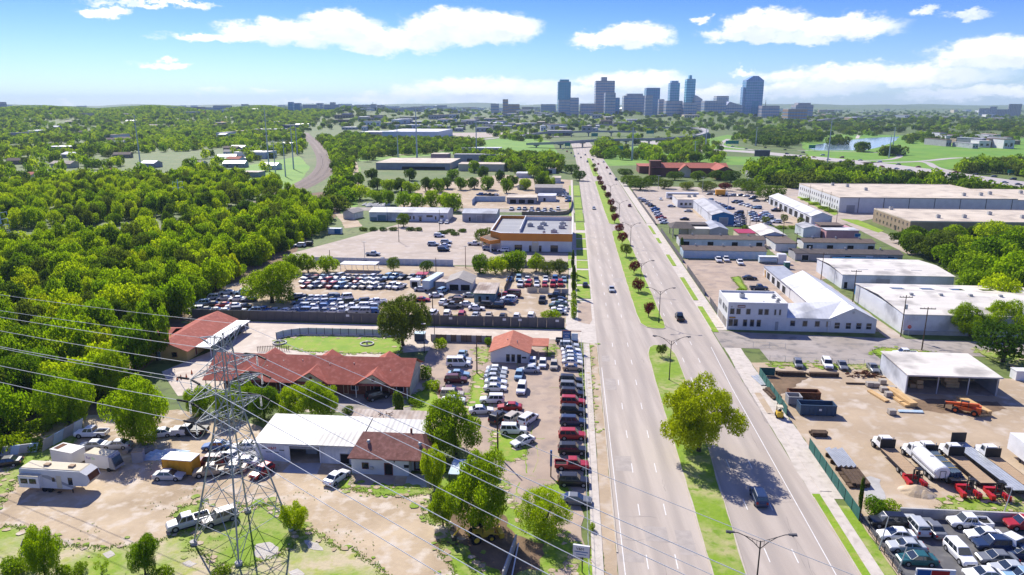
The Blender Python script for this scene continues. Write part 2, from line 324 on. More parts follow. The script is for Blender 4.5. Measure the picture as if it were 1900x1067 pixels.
def sheet(name,px,m,layer=1,rag=0.0,uv=False,step=2.5,kind='structure'):
    """flat piece of ground; px = photo pixels (or road-frame metres with uv=True)"""
    z=.012*layer;pts=[W(a,b,0)if uv else G(a,b,0)for a,b in px]
    if rag:pts=ragged(pts,step,rag,rnd)
    bb=(min(p.x for p in pts),min(p.y for p in pts),max(p.x for p in pts),max(p.y for p in pts))
    while any(abs(z-s[4])<.0035 and s[0]<bb[2] and s[2]>bb[0] and s[1]<bb[3] and s[3]>bb[1] for s in SHEETS):z+=.004
    SHEETS.append((*bb,z))
    if rag and(m.startswith('grass')or m=='meadow'):EDGES.append(pts)
    me=bpy.data.meshes.new(name);me.from_pydata([(p.x,p.y,z)for p in pts],[],[tuple(range(len(pts)))])
    if me.polygons[0].normal.z<0:me.flip_normals()
    me.materials.append(MATS[m]);o=link(name,me);o['kind']=kind;return o
def ribbon(mb,pts,w,z,mi=0,off=0.0):
    """flat strip of width w along a polyline of Vectors"""
    P=[Vector((p.x,p.y,0))for p in pts];Ls=[];Rs=[]
    for i,p in enumerate(P):
        d=(P[min(i+1,len(P)-1)]-P[max(i-1,0)]);n=Vector((-d.y,d.x,0)).normalized();zz=z[i] if isinstance(z,list)else z
        Ls.append(p+n*(off+w/2)+Vector((0,0,zz)));Rs.append(p+n*(off-w/2)+Vector((0,0,zz)))
    for i in range(len(P)-1):mb.quad(Rs[i],Rs[i+1],Ls[i+1],Ls[i],mi)
    return Ls,Rs
def inside(p,poly):
    c=False;n=len(poly);x,y=p
    for i in range(n):
        (x1,y1),(x2,y2)=poly[i],poly[i-1]
        if(y1>y)!=(y2>y)and x<(x2-x1)*(y-y1)/(y2-y1)+x1:c=not c
    return c
def smooth_line(pts,n=6):
    out=[]
    for i in range(len(pts)-1):
        p0,p1,p2,p3=pts[max(i-1,0)],pts[i],pts[i+1],pts[min(i+2,len(pts)-1)]
        for k in range(n):
            t=k/n;out.append(.5*((2*p1)+(p2-p0)*t+(2*p0-5*p1+4*p2-p3)*t*t+(3*p1-p0-3*p2+p3)*t**3))
    out.append(pts[-1]);return out
def text(parent,body,size,loc,m,rot=(math.pi/2,0,0),name='lettering',align='CENTER',ext=.01):
    c=bpy.data.curves.new(name,'FONT');c.body=body;c.size=size;c.align_x=align;c.align_y='CENTER';c.extrude=ext;c.resolution_u=2
    o=bpy.data.objects.new('tmp',c);me=bpy.data.meshes.new_from_object(o);bpy.data.objects.remove(o);bpy.data.curves.remove(c)
    me.name=name;me.materials.clear();me.materials.append(MATS[m]);o=link(name,me,parent,loc=loc);o.rotation_euler=rot;return o
ORD=['first','second','third','fourth','fifth','sixth','seventh','eighth','ninth','tenth','eleventh','twelfth','thirteenth','fourteenth','fifteenth','sixteenth','seventeenth',
       'eighteenth','nineteenth','twentieth','twenty-first','twenty-second','twenty-third','twenty-fourth','twenty-fifth','twenty-sixth','twenty-seventh','twenty-eighth','twenty-ninth','thirtieth']
def ORD2(i):return ORD[i] if i<30 else 'thirty-'+ORD[i-30]

# ------------------------------------------------------------------ ground, streets, lots
def shift(v):return-.0072*max(0,v-330)-2.0e-5*max(0,v-620)**2
def sstep(a,b,x):t=min(1,max(0,(x-a)/(b-a)));return t*t*(3-2*t)
def hz(x,y):
    """the land rises gently toward the horizon: woods on the left, downtown on its bluff, river plain on the right"""
    r=math.hypot(x,y);a=math.degrees(math.atan2(x,y));k=36-14*sstep(-12,-2,a)-14*sstep(16,24,a)
    return sstep(1500,2700,r)*k*(1+.18*math.sin(a*.9)+.1*math.sin(a*2.3+r*.002))
def build_ground():
    m=MB();NA,rr=150,(1480,1700,1900,2100,2300,2500,2750,3200,4200,5600,7400)
    g=[[(r*math.sin(t),r*math.cos(t),hz(r*math.sin(t),r*math.cos(t))-(.6 if r<1500 else .0))for t in(math.radians(-75+150*i/NA)for i in range(NA+1))] for r in rr]
    for j in range(len(rr)-1):
        for i in range(NA):m.quad(g[j][i],g[j][i+1],g[j+1][i+1],g[j+1][i])
    struct(m.build('terrain','ground'))
    me=bpy.data.meshes.new('ground');n=96;R0=11500
    vs=[(0,0,0)]+[(R0*math.sin(2*math.pi*i/n),R0*math.cos(2*math.pi*i/n),0)for i in range(n)]
    me.from_pydata(vs,[],[(0,(i+1)%n+1,i+1)for i in range(n)]);me.materials.append(MATS['ground']);struct(link('ground',me))
    # low rolling hills on the horizon
    for k,(r,h0,h1,seed)in enumerate(((7600,26,22,1),(9300,44,28,2),(10900,62,26,3))):
        q=random.Random(seed);mb=MB();N=160;ph=[q.uniform(0,6.28)for _ in range(5)];ring=[]
        for i in range(N+1):
            a=math.radians(-75+150*i/N);h=h0+h1*sum(math.sin(a*f+p)for f,p in zip((5,9,17,31,57),ph))/3.2
            ring.append((a,max(8,h)))
        for(a,h),(b,h2)in zip(ring[:-1],ring[1:]):
            def P(t,rr,z):return(rr*math.sin(t),rr*math.cos(t),z)
            mb.quad(P(a,r-500,-.5),P(b,r-500,-.5),P(b,r,h2),P(a,r,h));mb.quad(P(a,r,h),P(b,r,h2),P(b,r+450,-.5),P(a,r+450,-.5))
        struct(mb.build('hills','ground'))
build_ground()
V0=20
def build_avenue():
    vs=[V0,60,100,140,166,182,200,260,331,348,400,460,520,580,640,700,760,820,880,950,1050,1200]
    mb=MB();pts=[W(21.9+shift(v),v)for v in vs];ribbon(mb,pts,30.2,.024);struct(mb.build('road','concrete_road'))
    # kerbed medians
    def median(name,prof,m='grass'):
        left=[(a,v)for v,a,b in prof];right=[(b,v)for v,a,b in prof]
        ring=[W(u+shift(v),v)for u,v in left]+[W(u+shift(v),v)for u,v in reversed(right)]
        mb=MB();mb.prism([(p.x,p.y)for p in reversed(ring)],.0,.15);o=struct(mb.build(name,'kerb'))
        c=sum(ring,Vector())/len(ring);inner=[]
        for i,p in enumerate(ring):
            a,b=ring[i-1],ring[(i+1)%len(ring)];d=(b-a).normalized();nn=Vector((d.y,-d.x,0))
            inner.append(p+nn*.22)
        inner=ragged(inner,3,.10,rnd)
        me=bpy.data.meshes.new('turf');me.from_pydata([(p.x,p.y,.165)for p in inner],[],[tuple(range(len(inner)))])
        if me.polygons[0].normal.z<0:me.flip_normals()
        me.materials.append(MATS[m]);t=link('turf',me,o)
        return o
    median('near_median',[(V0,19.3,21.2),(60,18.7,22.1),(80,18.5,22.9),(105,18.4,23.9),(125,18.4,24.8),(145,18.4,25.2),(160,18.6,25.2),(164.5,19.4,24.4),(166.3,20.6,23.2)],'grass_worn')
    median('median',[(179.5,22.6,24.6),(180.6,20.4,25.4),(184,19.0,25.6),(195,18.6,25.6),(250,18.4,25.4),(300,18.4,25.2),(326,18.6,25.0),(330,19.8,24.0)],'grass')
    median('median',[(348,19.8,23.9),(351,18.6,24.6),(400,18.4,24.6),(470,18.4,24.4),(548,18.6,24.2),(553,20,23)],'grass')
    median('median',[(590,20,23.0),(595,18.8,24.0),(700,18.8,23.6),(790,19,23.4),(796,20,22.6)],'grass')
    # painted lines
    mk=MB();z=.034
    for u in(10.65,14.4,26.4,30.0):
        v=30.0+(u*1.7)%6
        while v<700:
            if not(168<v<180 or 331<v<347):mk.quad(W(u-.065+shift(v),v,z),W(u+.065+shift(v),v,z),W(u+.065+shift(v+3),v+3,z),W(u-.065+shift(v+3),v+3,z))
            v+=12.2
    for a,b in((28,96),(96,140),(140,166)):
        mk.quad(W(33.9,a,z),W(34.02,a,z),W(34.02+(.5 if b>150 else 0),b,z),W(33.9+(.5 if b>150 else 0),b,z))
    mk.quad(W(7.75,25,z),W(7.86,25,z),W(7.5,150,z),W(7.39,150,z))
    struct(mk.build('road_markings','paint_white'))
    # oil-darkened wheel tracks down the middle of each lane, patches and sealed cracks
    cr=MB();q=random.Random(4)
    for k in range(90):
        u=q.choice((q.uniform(7.5,18),q.uniform(25.8,36)));v=35*(20**q.random());l=q.uniform(3,16)
        if q.random()<.45:
            p=[W(u+q.uniform(-.3,.3)+shift(v),v+l*t/6,0)for t in range(7)]
        else:p=[W(u+t*.9-2.5+shift(v),v+q.uniform(-.25,.25),0)for t in range(7)]
        ribbon(cr,p,.07,.030)
    struct(cr.build('crack_sealing','old_asphalt'))
    pt=MB()
    for k in range(22):
        u=q.choice((9.0,12.6,16.4,27.8,31.6))+q.uniform(-.5,.5);v=40*(14**q.random());w,l=q.uniform(.6,1.7),q.uniform(1.5,7)
        pt.quad(*[W(u+a*w+shift(v),v+b*l,.0295+k*.00015)for a,b in((-1,0),(1,0),(1,1),(-1,1))])
    struct(pt.build('road_patches','road_patch'))
    # grit-covered shoulder by the old driveway, right side
    sheet('asphalt_patch',[(1372,650),(1392,690),(1425,750),(1430,790),(1418,782),(1395,735),(1366,690),(1360,668)],'old_asphalt',3,.25)
build_avenue()
def kerb_strip(name,u0,u1,v0,v1,m,h=.12,edge=True):
    mb=MB();q=[W(u0+shift(v0),v0),W(u1+shift(v0),v0),W(u1+shift(v1),v1),W(u0+shift(v1),v1)]
    mb.prism([(p.x,p.y)for p in q],0,h);return struct(mb.build(name,m))
def pavements():
    # left: footway and verge of the car lot, then lawns and drives further up
    kerb_strip('footway',3.55,5.0,V0,166,'sidewalk',.13)
    sheet('verge',[(5.05,V0),(6.8,V0),(6.8,172),(5.05,172)],'dirt_tan',3,.12,uv=True)
    kerb_strip('kerb',6.8,7.0,82,166,'kerb',.14)
    kerb_strip('footway',.4,1.9,205,560,'sidewalk',.13)
    for a,b in((208,223),(226,246),(249,262),(264,283),(287,306),(309,322),(330,352),(356,396),(401,452),(460,520)):
        kerb_strip('lawn_strip',2.2,6.3,a,b,'grass',.16)
        if a>245:kerb_strip('lawn_strip',-1.0,.3,a,b,'grass',.15)
    sheet('driveway',[(-1,168),(6.9,166),(6.9,206),(-1,204)],'sidewalk',3,uv=True)
    sheet('driveway',[(-.6,206),(6.9,206),(6.9,352),(-.6,352)],'sidewalk',3,uv=True)
    sheet('parking_bay',[(2.4,184),(5.4,182),(6.2,186),(6.2,204),(2.4,204)],'lot_pink',4,uv=True)
    # right: footway, grass verge in pieces
    kerb_strip('footway',38.2,39.9,V0,98,'sidewalk',.13)
    kerb_strip('footway',38.6,40.3,100,160,'sidewalk',.10)
    kerb_strip('footway',38.6,40.6,182,345,'sidewalk',.13)
    kerb_strip('footway',37.4,41.5,352,560,'sidewalk',.13)
    kerb_strip('kerb',36.9,37.1,V0,98,'kerb',.15)
    for a,b,c,d in((20,99,37.1,38.2),(178,202,37.2,38.6),(209,238,37.2,38.6),(256,276,37.2,38.6),(300,312,37.2,38.5),(322,345,37.2,38.5)):
        kerb_strip('lawn_strip',c,d,a,b,'grass',.16)
    kerb_strip('lawn_strip',39.9,41.4,V0,96,'grass_worn',.14)
    sheet('driveway',[(36.9,98),(41.5,98),(41.5,166),(37.5,166)],'sidewalk',3,.12,uv=True)
    sheet('driveway',[(36.9,180),(41.2,180),(41.2,352),(36.9,352)],'sidewalk',3,uv=True)
    kerb_strip('tree_pit',38.0,39.2,128,138,'dirt_tan',.14)
    # cross streets
    sheet('side_street',[(37.2,166),(300,160),(300,172.5),(110,175.5),(62,177.5),(44,178.5),(37.2,180.5)],'old_asphalt',4,uv=True)
    sheet('side_street',[(-150,384),(6.9,384),(6.9,396),(-150,396)],'old_asphalt',3,uv=True)
    sheet('alley',[(-95,168.0),(2.8,168.5),(2.8,176.8),(-95,176.8)],'pale_concrete',4,uv=True)
    sheet('alley',[(80.2,176),(84.4,176),(84.4,330),(80.2,330)],'plaza',3,.3,uv=True)
pavements()
def lots():
    S=sheet
    # woodland floor and the junk yard on the left
    S('woodland_floor',[(-420,1000),(-300,700),(0,560),(60,470),(178,434),(300,426),(471,388),(525,364),(640,352),(628,400),(560,452),(470,560),(372,590),(250,700),(200,790),(70,842),(-60,860),(-420,1000)],'brown_soil',1,.8,step=6)
    S('dirt_yard',[(-160,1010),(-60,900),(60,800),(160,770),(330,760),(480,790),(660,870),(800,880),(905,960),(925,1010),(880,1200),(300,1300),(-200,1200)],'dirt',2,.5,step=3)
    S('grass_patch',[(-160,1000),(-20,972),(60,985),(118,1016),(200,1018),(300,1003),(345,985),(420,948),(505,936),(548,960),(585,990),(690,1044),(735,1090),(700,1260),(-200,1260)],'grass_patchy',3,.6,step=.9)
    S('lawn',[(352,1012),(372,965),(420,945),(500,934),(540,955),(560,985),(545,1015),(470,1050),(400,1050)],'grass_worn',4,.6,step=.7)
    S('grass_patch',[(316,958),(335,942),(385,928),(362,952)],'grass_worn',4,.3,step=1)
    for p in([(476,1010),(500,1006),(517,1016),(512,1036),(488,1040),(472,1030)],[(338,1045),(352,1040),(366,1046),(352,1053)],[(560,1000),(590,1008),(600,1022),(572,1018)],[(535,1062),(552,1055),(566,1066),(548,1075)],
              [(190,1028),(205,1022),(214,1030),(200,1037)]):S('gravel_patch',p,'gravel',5,.22,step=.6)
    S('grass_patch',[(785,935),(810,930),(820,955),(806,975),(788,962)],'grass_worn',4,.3,step=1)
    S('grass_patch',[(652,908),(700,905),(790,906),(812,915),(745,922),(690,917)],'grass_worn',4,.3,step=1)
    S('grass_patch',[(625,885),(652,880),(655,904),(634,908)],'grass',5,.15,step=1)
    S('grass_patch',[(818,1002),(860,1020),(930,1075),(960,1130),(850,1110),(830,1040)],'grass_worn',4,.5,step=1.2)
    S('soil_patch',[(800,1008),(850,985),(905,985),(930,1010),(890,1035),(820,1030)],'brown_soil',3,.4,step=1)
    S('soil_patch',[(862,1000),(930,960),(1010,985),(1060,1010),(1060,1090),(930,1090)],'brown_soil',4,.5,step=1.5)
    S('concrete_apron',[(540,860),(597,859),(588,881),(523,877)],'concrete',4)
    S('concrete_apron',[(653,880),(735,884),(725,904),(663,906),(645,900)],'lot_pink',5)
    S('concrete_apron',[(757,881),(790,882),(792,905),(750,906)],'concrete',5)
    S('grass_patch',[(-60,930),(10,880),(60,830),(150,790),(160,800),(100,850),(40,880),(-20,960)],'grass_worn',3,.5,step=1.5)
    # motel plot
    S('motel_drive',[(300,690),(420,640),(470,600),(700,608),(930,615),(930,640),(745,655),(730,668),(800,672),(800,705),(760,765),(560,765),(480,730),(400,730),(330,735)],'pale_concrete',3)
    S('courtyard_lawn',[(515,642),(514,632),(530,627),(563,624),(640,625),(703,627),(742,626),(745,656),(640,656),(560,652)],'grass',5,.15,step=2)
    S('grass_patch',[(340,598),(440,600),(450,606),(415,612),(365,606)],'grass',4,.4)
    S('gravel_lane',[(808,640),(915,640),(900,668),(868,690),(850,760),(820,800),(760,790),(790,735),(800,690)],'dirt',4,.4)
    S('asphalt_apron',[(560,728),(765,722),(770,770),(640,770)],'old_asphalt',4)
    S('grass_patch',[(755,735),(800,720),(825,735),(812,770),(770,770)],'grass',5,.4)
    # used-car lot by the avenue
    S('car_lot',[(-9,50),(2.6,50),(2.6,168),(-33,168),(-33,140),(-24,128),(-20,114),(-13,100),(-10,82)],'lot_pink',5,.5,uv=True)
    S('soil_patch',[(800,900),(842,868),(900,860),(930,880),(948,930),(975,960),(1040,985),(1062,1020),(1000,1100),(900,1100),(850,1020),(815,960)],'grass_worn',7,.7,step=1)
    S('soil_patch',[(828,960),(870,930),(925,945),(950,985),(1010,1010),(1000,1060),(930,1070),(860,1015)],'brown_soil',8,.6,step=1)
    S('grass_strip',[(880,690),(897,690),(905,735),(900,760),(880,770),(862,765),(872,730)],'grass',6,.25)
    S('grass_strip',[(912,800),(955,798),(972,815),(978,845),(950,858),(918,850)],'grass',6,.3)
    S('grass_strip',[(1000,905),(1050,895),(1062,925),(1020,940)],'grass',6,.35)
    S('grass_strip',[(1085,640),(1092,640),(1101,800),(1099,800)],'grass_worn',6,.1)
    S('grass_strip',[(1085,1020),(1112,1015),(1116,1080),(1060,1080)],'grass',6,.2)
    S('grass_strip',[(1012,640),(1030,640),(1030,662),(1014,662)],'grass_worn',6,.2)
    S('grass_strip',[(884,645),(908,645),(905,672),(890,676)],'grass_worn',6,.2)
    q=random.Random(9);cr=MB()
    for k in range(34):
        u,v=q.uniform(-18,1),q.uniform(72,150);a=q.choice((0,1.57))+q.uniform(-.15,.15);l=q.uniform(1.5,6)
        ribbon(cr,[W(u+math.cos(a)*l*t/5+q.uniform(-.15,.15),v+math.sin(a)*l*t/5+q.uniform(-.15,.15))for t in range(6)],q.uniform(.06,.22),.072)
    struct(cr.build('weedy_cracks','grass_worn'))
    # impound lot, big parking field, strip businesses
    S('impound_ground',[(-106,178.5),(-1,178.5),(-1,248),(-95,250),(-112,215)],'dirt_tan',4,.3,uv=True)
    S('parking_field',[(-112,262),(-88,330),(-76,372),(-34,372),(-34,280),(-.8,277),(-.8,250),(-95,251)],'plaza',4,uv=True)
    S('parking_field',[(-32,276),(-.8,276),(-.8,281),(-32,281)],'dark_asphalt',5,uv=True)
    S('work_yard',[(-100,398),(-.8,398),(-.8,560),(-60,600),(-110,520)],'dirt_tan',2,.5,uv=True)
    S('grass_patch',[(-77,398),(-64,398),(-64,404),(-77,404)],'grass',4,.3,uv=True)
    # right side plots
    S('storage_yard',[(41.6,56),(41.6,156),(62,158),(68,152),(110,150),(150,110),(150,56)],'dirt_tan',2,.25,uv=True)
    S('asphalt_lot',[(46,157),(72,156.5),(72,166.5),(46,168)],'old_asphalt',3,.2,uv=True)
    S('grass_strip',[(46,154.5),(68,153.5),(68,156.2),(46,157)],'grass_worn',5,.3,uv=True)
    S('grass_strip',[(1618,650),(1640,645),(1725,652),(1716,660),(1630,660)],'grass',5,.2)
    S('grass_strip',[(1805,648),(1850,652),(1900,660),(1900,690),(1850,672)],'grass_worn',5,.3)
    S('concrete_patch',[(1597,890),(1615,884),(1634,890),(1640,912),(1642,930),(1610,928),(1600,908)],'concrete',4,.3,step=1)
    S('grass_patch',[(1740,940),(1775,922),(1820,928),(1860,935),(1960,925),(1960,952),(1740,946)],'grass_worn',4,.4,step=1)
    S('soil_patch',[(1440,740),(1500,700),(1452,690),(1425,695)],'brown_soil',3,.4,step=1)
    S('sales_lot',[(42.2,40),(120,40),(120,93.6),(42.2,93.6)],'dark_asphalt',4,uv=True)
    S('soil_patch',[(1690,740),(1850,745),(1870,760),(1800,770),(1700,762)],'brown_soil',3,.5,step=1)
    S('sand_yard',[(41.6,182),(41.6,268),(94,268),(94,246),(80,236),(80,182)],'lot_pink',3,uv=True)
    S('grass_strip',[(1357,515),(1372,513),(1386,538),(1380,545)],'grass',5,.2)
    S('dealer_lot',[(41.6,352),(41.6,520),(175,515),(175,395),(120,345),(90,345)],'plaza',3,uv=True)
    S('sand_patch',[(1272,385),(1300,382),(1318,400),(1300,405)],'dirt_tan',4,.3)
    S('sand_patch',[(1455,405),(1500,400),(1500,420),(1450,420)],'dirt_tan',4,.3)
    S('access_road',[(1487,375),(1460,362),(1475,362),(1560,400),(1690,452),(1720,470),(1690,475),(1600,430)],'plaza',4)
    S('lawn',[(1478,366),(1484,364),(1556,396),(1548,400)],'grass',5)
    S('lawn',[(1558,406),(1592,408),(1640,428),(1630,432)],'grass',5)
    S('meadow',[(1660,440),(2100,430),(2300,470),(2200,480),(1780,478),(1700,452)],'meadow',3,.8,step=8)
    S('lane',[(1640,437),(2100,433),(2100,439),(1645,442)],'sidewalk',4)
    # far fields and levees
    S('meadow',[(1120,308),(1130,278),(1200,268),(1330,290),(1452,292),(1450,305),(1390,306),(1250,305)],'meadow',1,2,step=30)
    S('meadow',[(1290,262),(1350,250),(1370,254),(1352,268),(1395,278),(1330,282)],'meadow',1,2,step=30)
    S('meadow',[(1425,296),(1480,298),(1700,336),(1960,372),(2200,400),(2200,416),(1800,362),(1620,342),(1440,318)],'meadow',1,2,step=30)
    S('meadow',[(1480,255),(1560,248),(1700,242),(1960,236),(2300,250),(2300,300),(1960,296),(1720,318),(1500,290)],'meadow',1,3,step=40)
    S('meadow',[(890,262),(960,252),(1020,262),(1040,290),(960,292)],'meadow',1,2,step=30)
    S('meadow',[(655,288),(700,276),(860,268),(1000,258),(990,275),(880,282),(760,292),(660,300)],'meadow',1,2,step=30)
    S('meadow',[(400,318),(470,305),(555,290),(575,310),(560,335),(520,352),(470,345),(430,330)],'meadow',2,1,step=15)
    S('meadow',[(640,352),(652,310),(668,310),(672,345),(660,395),(630,395)],'meadow',2,1,step=10)
    S('town_ground',[(640,246),(650,214),(1060,210),(1062,240),(1000,250),(880,256),(760,262)],'plaza',1,3,step=40)
    S('river',[(1500,276),(1515,268),(1560,262),(1612,256),(1668,253.5),(1660,262),(1640,270),(1605,279),(1560,279),(1520,279)],'water',3,1.5,step=25)
    S('yard_path',[(620,395),(640,398),(665,410),(672,420),(640,424),(632,410)],'dirt_tan',3,.3)
    S('dirt_track',[(655,350),(648,310),(660,296),(664,310),(672,330),(668,350)],'dirt_tan',3,1,step=15)
lots()
def rails():
    px=[(-60,447),(60,441),(178,431),(300,424),(400,408),(471,386),(525,360),(567,341),(594,324),(604,306),(600,288),(588,270),(577,259),(567,250),(570,243),(582,237),(640,229)]
    P=smooth_line([G(a,b)for a,b in px],6)
    mb=MB()
    L,R=ribbon(mb,P,13.5,.55);o=struct(mb.build('railway_bed','ballast'))
    sl=MB()
    for s,e in((L,1),(R,-1)):
        for i in range(len(s)-1):
            d=(s[i+1]-s[i]);n=Vector((-d.y,d.x,0)).normalized()*e*2.2
            sl.quad(s[i]+Vector((0,0,0)),s[i+1],s[i+1]+n-Vector((0,0,.55)),s[i]+n-Vector((0,0,.55)))
    sl.build('embankment','ballast',o)
    for off in(-3.4,3.0):
        t=struct(bpy.data.objects.new('railway_track',None));COL.objects.link(t);t['kind']='structure'
        s=MB();
        for i in range(len(P)-1):
            p,q=P[i],P[i+1];d=q-p;k=max(1,int(d.length/1.6));n=Vector((-d.y,d.x,0)).normalized();u=d.normalized()
            if p.length>900:continue
            for j in range(k):
                c=p+d*(j/k)+n*off;a=n*1.35;b=u*.24
                s.quad(c-a-b+Vector((0,0,.62)),c-a+b+Vector((0,0,.62)),c+a+b+Vector((0,0,.62)),c+a-b+Vector((0,0,.62)))
        so_=s.build('sleepers','wood_pole',t);so_['kind']='stuff'
        for g in(-.75,.75):
            r=MB();ribbon(r,P,.16,.72,off=off+g);r.build('rail','rail_steel',t)
rails()
def weeds():
    """ragged tufts along every grass edge and thin weeds on the bare lots"""
    q=np.random.default_rng(6);P=[]
    for ring in EDGES:
        n=len(ring)
        for i in range(n):
            a,b=ring[i],ring[(i+1)%n];d=(b-a).length;k=int(d*22)
            if a.y>240 or a.y<30:continue
            for _ in range(k):p=a.lerp(b,q.random());P.append((p.x+q.normal(0,.28),p.y+q.normal(0,.28)))
    for _ in range(2600):x,y=q.uniform(-60,-8),q.uniform(52,112);P.append((x,y))if math.sin(x*.35+math.sin(y*.3))*math.sin(y*.28)>.35 else None
    P=np.array(P);n=len(P);B=5;a=q.uniform(0,6.28,(n,B));l=q.uniform(.05,.2,(n,B));w=q.uniform(.03,.07,(n,B));c=np.concatenate([P,np.full((n,1),.05)],1)
    V=np.zeros((n,B,3,3),np.float32);dx,dy=np.cos(a),np.sin(a);cc=c[:,None,:]
    V[:,:,0]=cc+np.stack([-dy*w,dx*w,0*w],2);V[:,:,1]=cc+np.stack([dy*w,-dx*w,0*w],2);V[:,:,2]=cc+np.stack([dx*l,dy*l,q.uniform(.03,.12,(n,B))],2)
    me=bpy.data.meshes.new('weeds');m=n*B;me.vertices.add(m*3);me.vertices.foreach_set('co',V.reshape(-1));me.loops.add(m*3);me.loops.foreach_set('vertex_index',np.arange(m*3,dtype=np.int32));me.polygons.add(m);me.polygons.foreach_set('loop_start',np.arange(0,m*3,3,dtype=np.int32));me.polygons.foreach_set('loop_total',np.full(m,3,dtype=np.int32))
    me.materials.append(MATS['grass']);me.update(calc_edges=True);o=link('weeds',me);o['kind']='stuff'
weeds()

def edge_patches():
    """grass islands outside and bare spots inside every ragged grass edge"""
    q=random.Random(19);mb=MB();k=0
    for ring in EDGES:
        if not 40<ring[0].y<190:continue
        poly=[(p.x,p.y)for p in ring];L=sum((ring[i]-ring[i-1]).length for i in range(len(ring)))
        for _ in range(int(min(L,160)*1.1)):
            i=q.randrange(len(ring));p=ring[i-1].lerp(ring[i],q.random());x,y=p.x+q.gauss(0,.8),p.y+q.gauss(0,.8);r=q.uniform(.12,.55)*(1+q.random());n=9;k+=1
            m=1 if inside((x,y),poly)else 0;z=.094+.0004*(k%90)+(.01 if m else 0);c=len(mb.v)
            mb.v+=[(x+r*q.uniform(.5,1.1)*math.cos(6.283*j/n),y+r*q.uniform(.4,.9)*math.sin(6.283*j/n),z)for j in range(n)];mb.f.append(tuple(range(c,c+n)));mb.m.append(m)
    o=mb.build('weed_patches',('grass_worn','dirt'));o['kind']='stuff'
edge_patches()

# ------------------------------------------------------------------ buildings: local x along the cross street, y away from the camera
def bld(name,label,cat,nl,nr,far,h,group=None):
    """near-left and near-right ground pixels; far = depth in metres or photo pixel of the far roof edge at height h"""
    u0,v0=UV(*nl);u1,v1=UV(*nr);v=(v0+v1)/2;d=far if isinstance(far,(int,float))else UV(far[0],far[1],h)[1]-v
    t=thing(name,label,cat,W(u0,v),-A,group);return t,u1-u0,d
def walls(t,w,d,h,m,gable=None,rise=0.0,name='wall',x0=0,y0=0,z0=-.05):
    """gable: 'v' ridge runs away (gable ends face the camera), 'u' ridge runs across"""
    mb=MB();mb.box(x0,y0,z0,x0+w,y0+d,h)
    if gable=='v':
        for y in(y0,y0+d):mb.tri((x0,y,h),(x0+w,y,h),(x0+w/2,y,h+rise))
    if gable=='u':
        for x in(x0,x0+w):mb.tri((x,y0,h),(x,y0+d,h),(x,y0+d/2,h+rise))
    return mb.build(name,m,t)
def gable(t,w,d,h,rise,m,axis='v',over=.4,th=.14,x0=0,y0=0,name='roof',ridge=.5):
    mb=MB();e=1e-3
    if axis=='v':
        r=w*ridge;k1=rise/r;k2=rise/(w-r)
        L,Rr,T=(-over,h-over*k1),(w+over,h-over*k2),(r,h+rise)
        for a,b in((L,T),(T,Rr)):
            mb.hexa([(x0+a[0],y0-over,a[1]+.02),(x0+b[0],y0-over,b[1]+.02),(x0+b[0],y0+d+over,b[1]+.02),(x0+a[0],y0+d+over,a[1]+.02),
                     (x0+a[0],y0-over,a[1]+th),(x0+b[0],y0-over,b[1]+th),(x0+b[0],y0+d+over,b[1]+th),(x0+a[0],y0+d+over,a[1]+th)])
    else:
        r=d*ridge;k1=rise/r;k2=rise/(d-r)
        for a,b in(((-over,h-over*k1),(r,h+rise)),((r,h+rise),(d+over,h-over*k2))):
            mb.hexa([(x0-over,y0+a[0],a[1]+.02),(x0+w+over,y0+a[0],a[1]+.02),(x0+w+over,y0+b[0],b[1]+.02),(x0-over,y0+b[0],b[1]+.02),
                     (x0-over,y0+a[0],a[1]+th),(x0+w+over,y0+a[0],a[1]+th),(x0+w+over,y0+b[0],b[1]+th),(x0-over,y0+b[0],b[1]+th)])
    return mb.build(name,m,t)
def flat(t,w,d,h,m,par=.5,pm=None,over=0.0,x0=0,y0=0,th=.3):
    """flat roof; par > 0 gives a parapet ring in material pm"""
    mb=MB();mb.box(x0+th-over,y0+th-over,h-.12,x0+w-th+over,y0+d-th+over,h+.02);r=mb.build('roof',m,t)
    if par or over>=0:
        p=MB();a,b,c,e=x0-over-.02,y0-over-.02,x0+w+over+.02,y0+d+over+.02
        for q in((a,b,c,b+th),(a,e-th,c,e),(a,b+th,a+th,e-th),(c-th,b+th,c,e-th)):p.box(q[0],q[1],h-.35,q[2],q[3],h+max(par,.06))
        p.build('parapet',pm or m,t)
    return r
def slab(t,w,d,h,m,over=.3,th=.18,x0=0,y0=0,slope=0.0):
    mb=MB();z=lambda y:h+slope*y
    mb.hexa([(x0-over,y0-over,z(0)),(x0+w+over,y0-over,z(0)),(x0+w+over,y0+d+over,z(d)),(x0-over,y0+d+over,z(d)),(x0-over,y0-over,z(0)+th),(x0+w+over,y0-over,z(0)+th),(x0+w+over,y0+d+over,z(d)+th),(x0-over,y0+d+over,z(d)+th)])
    return mb.build('roof',m,t)
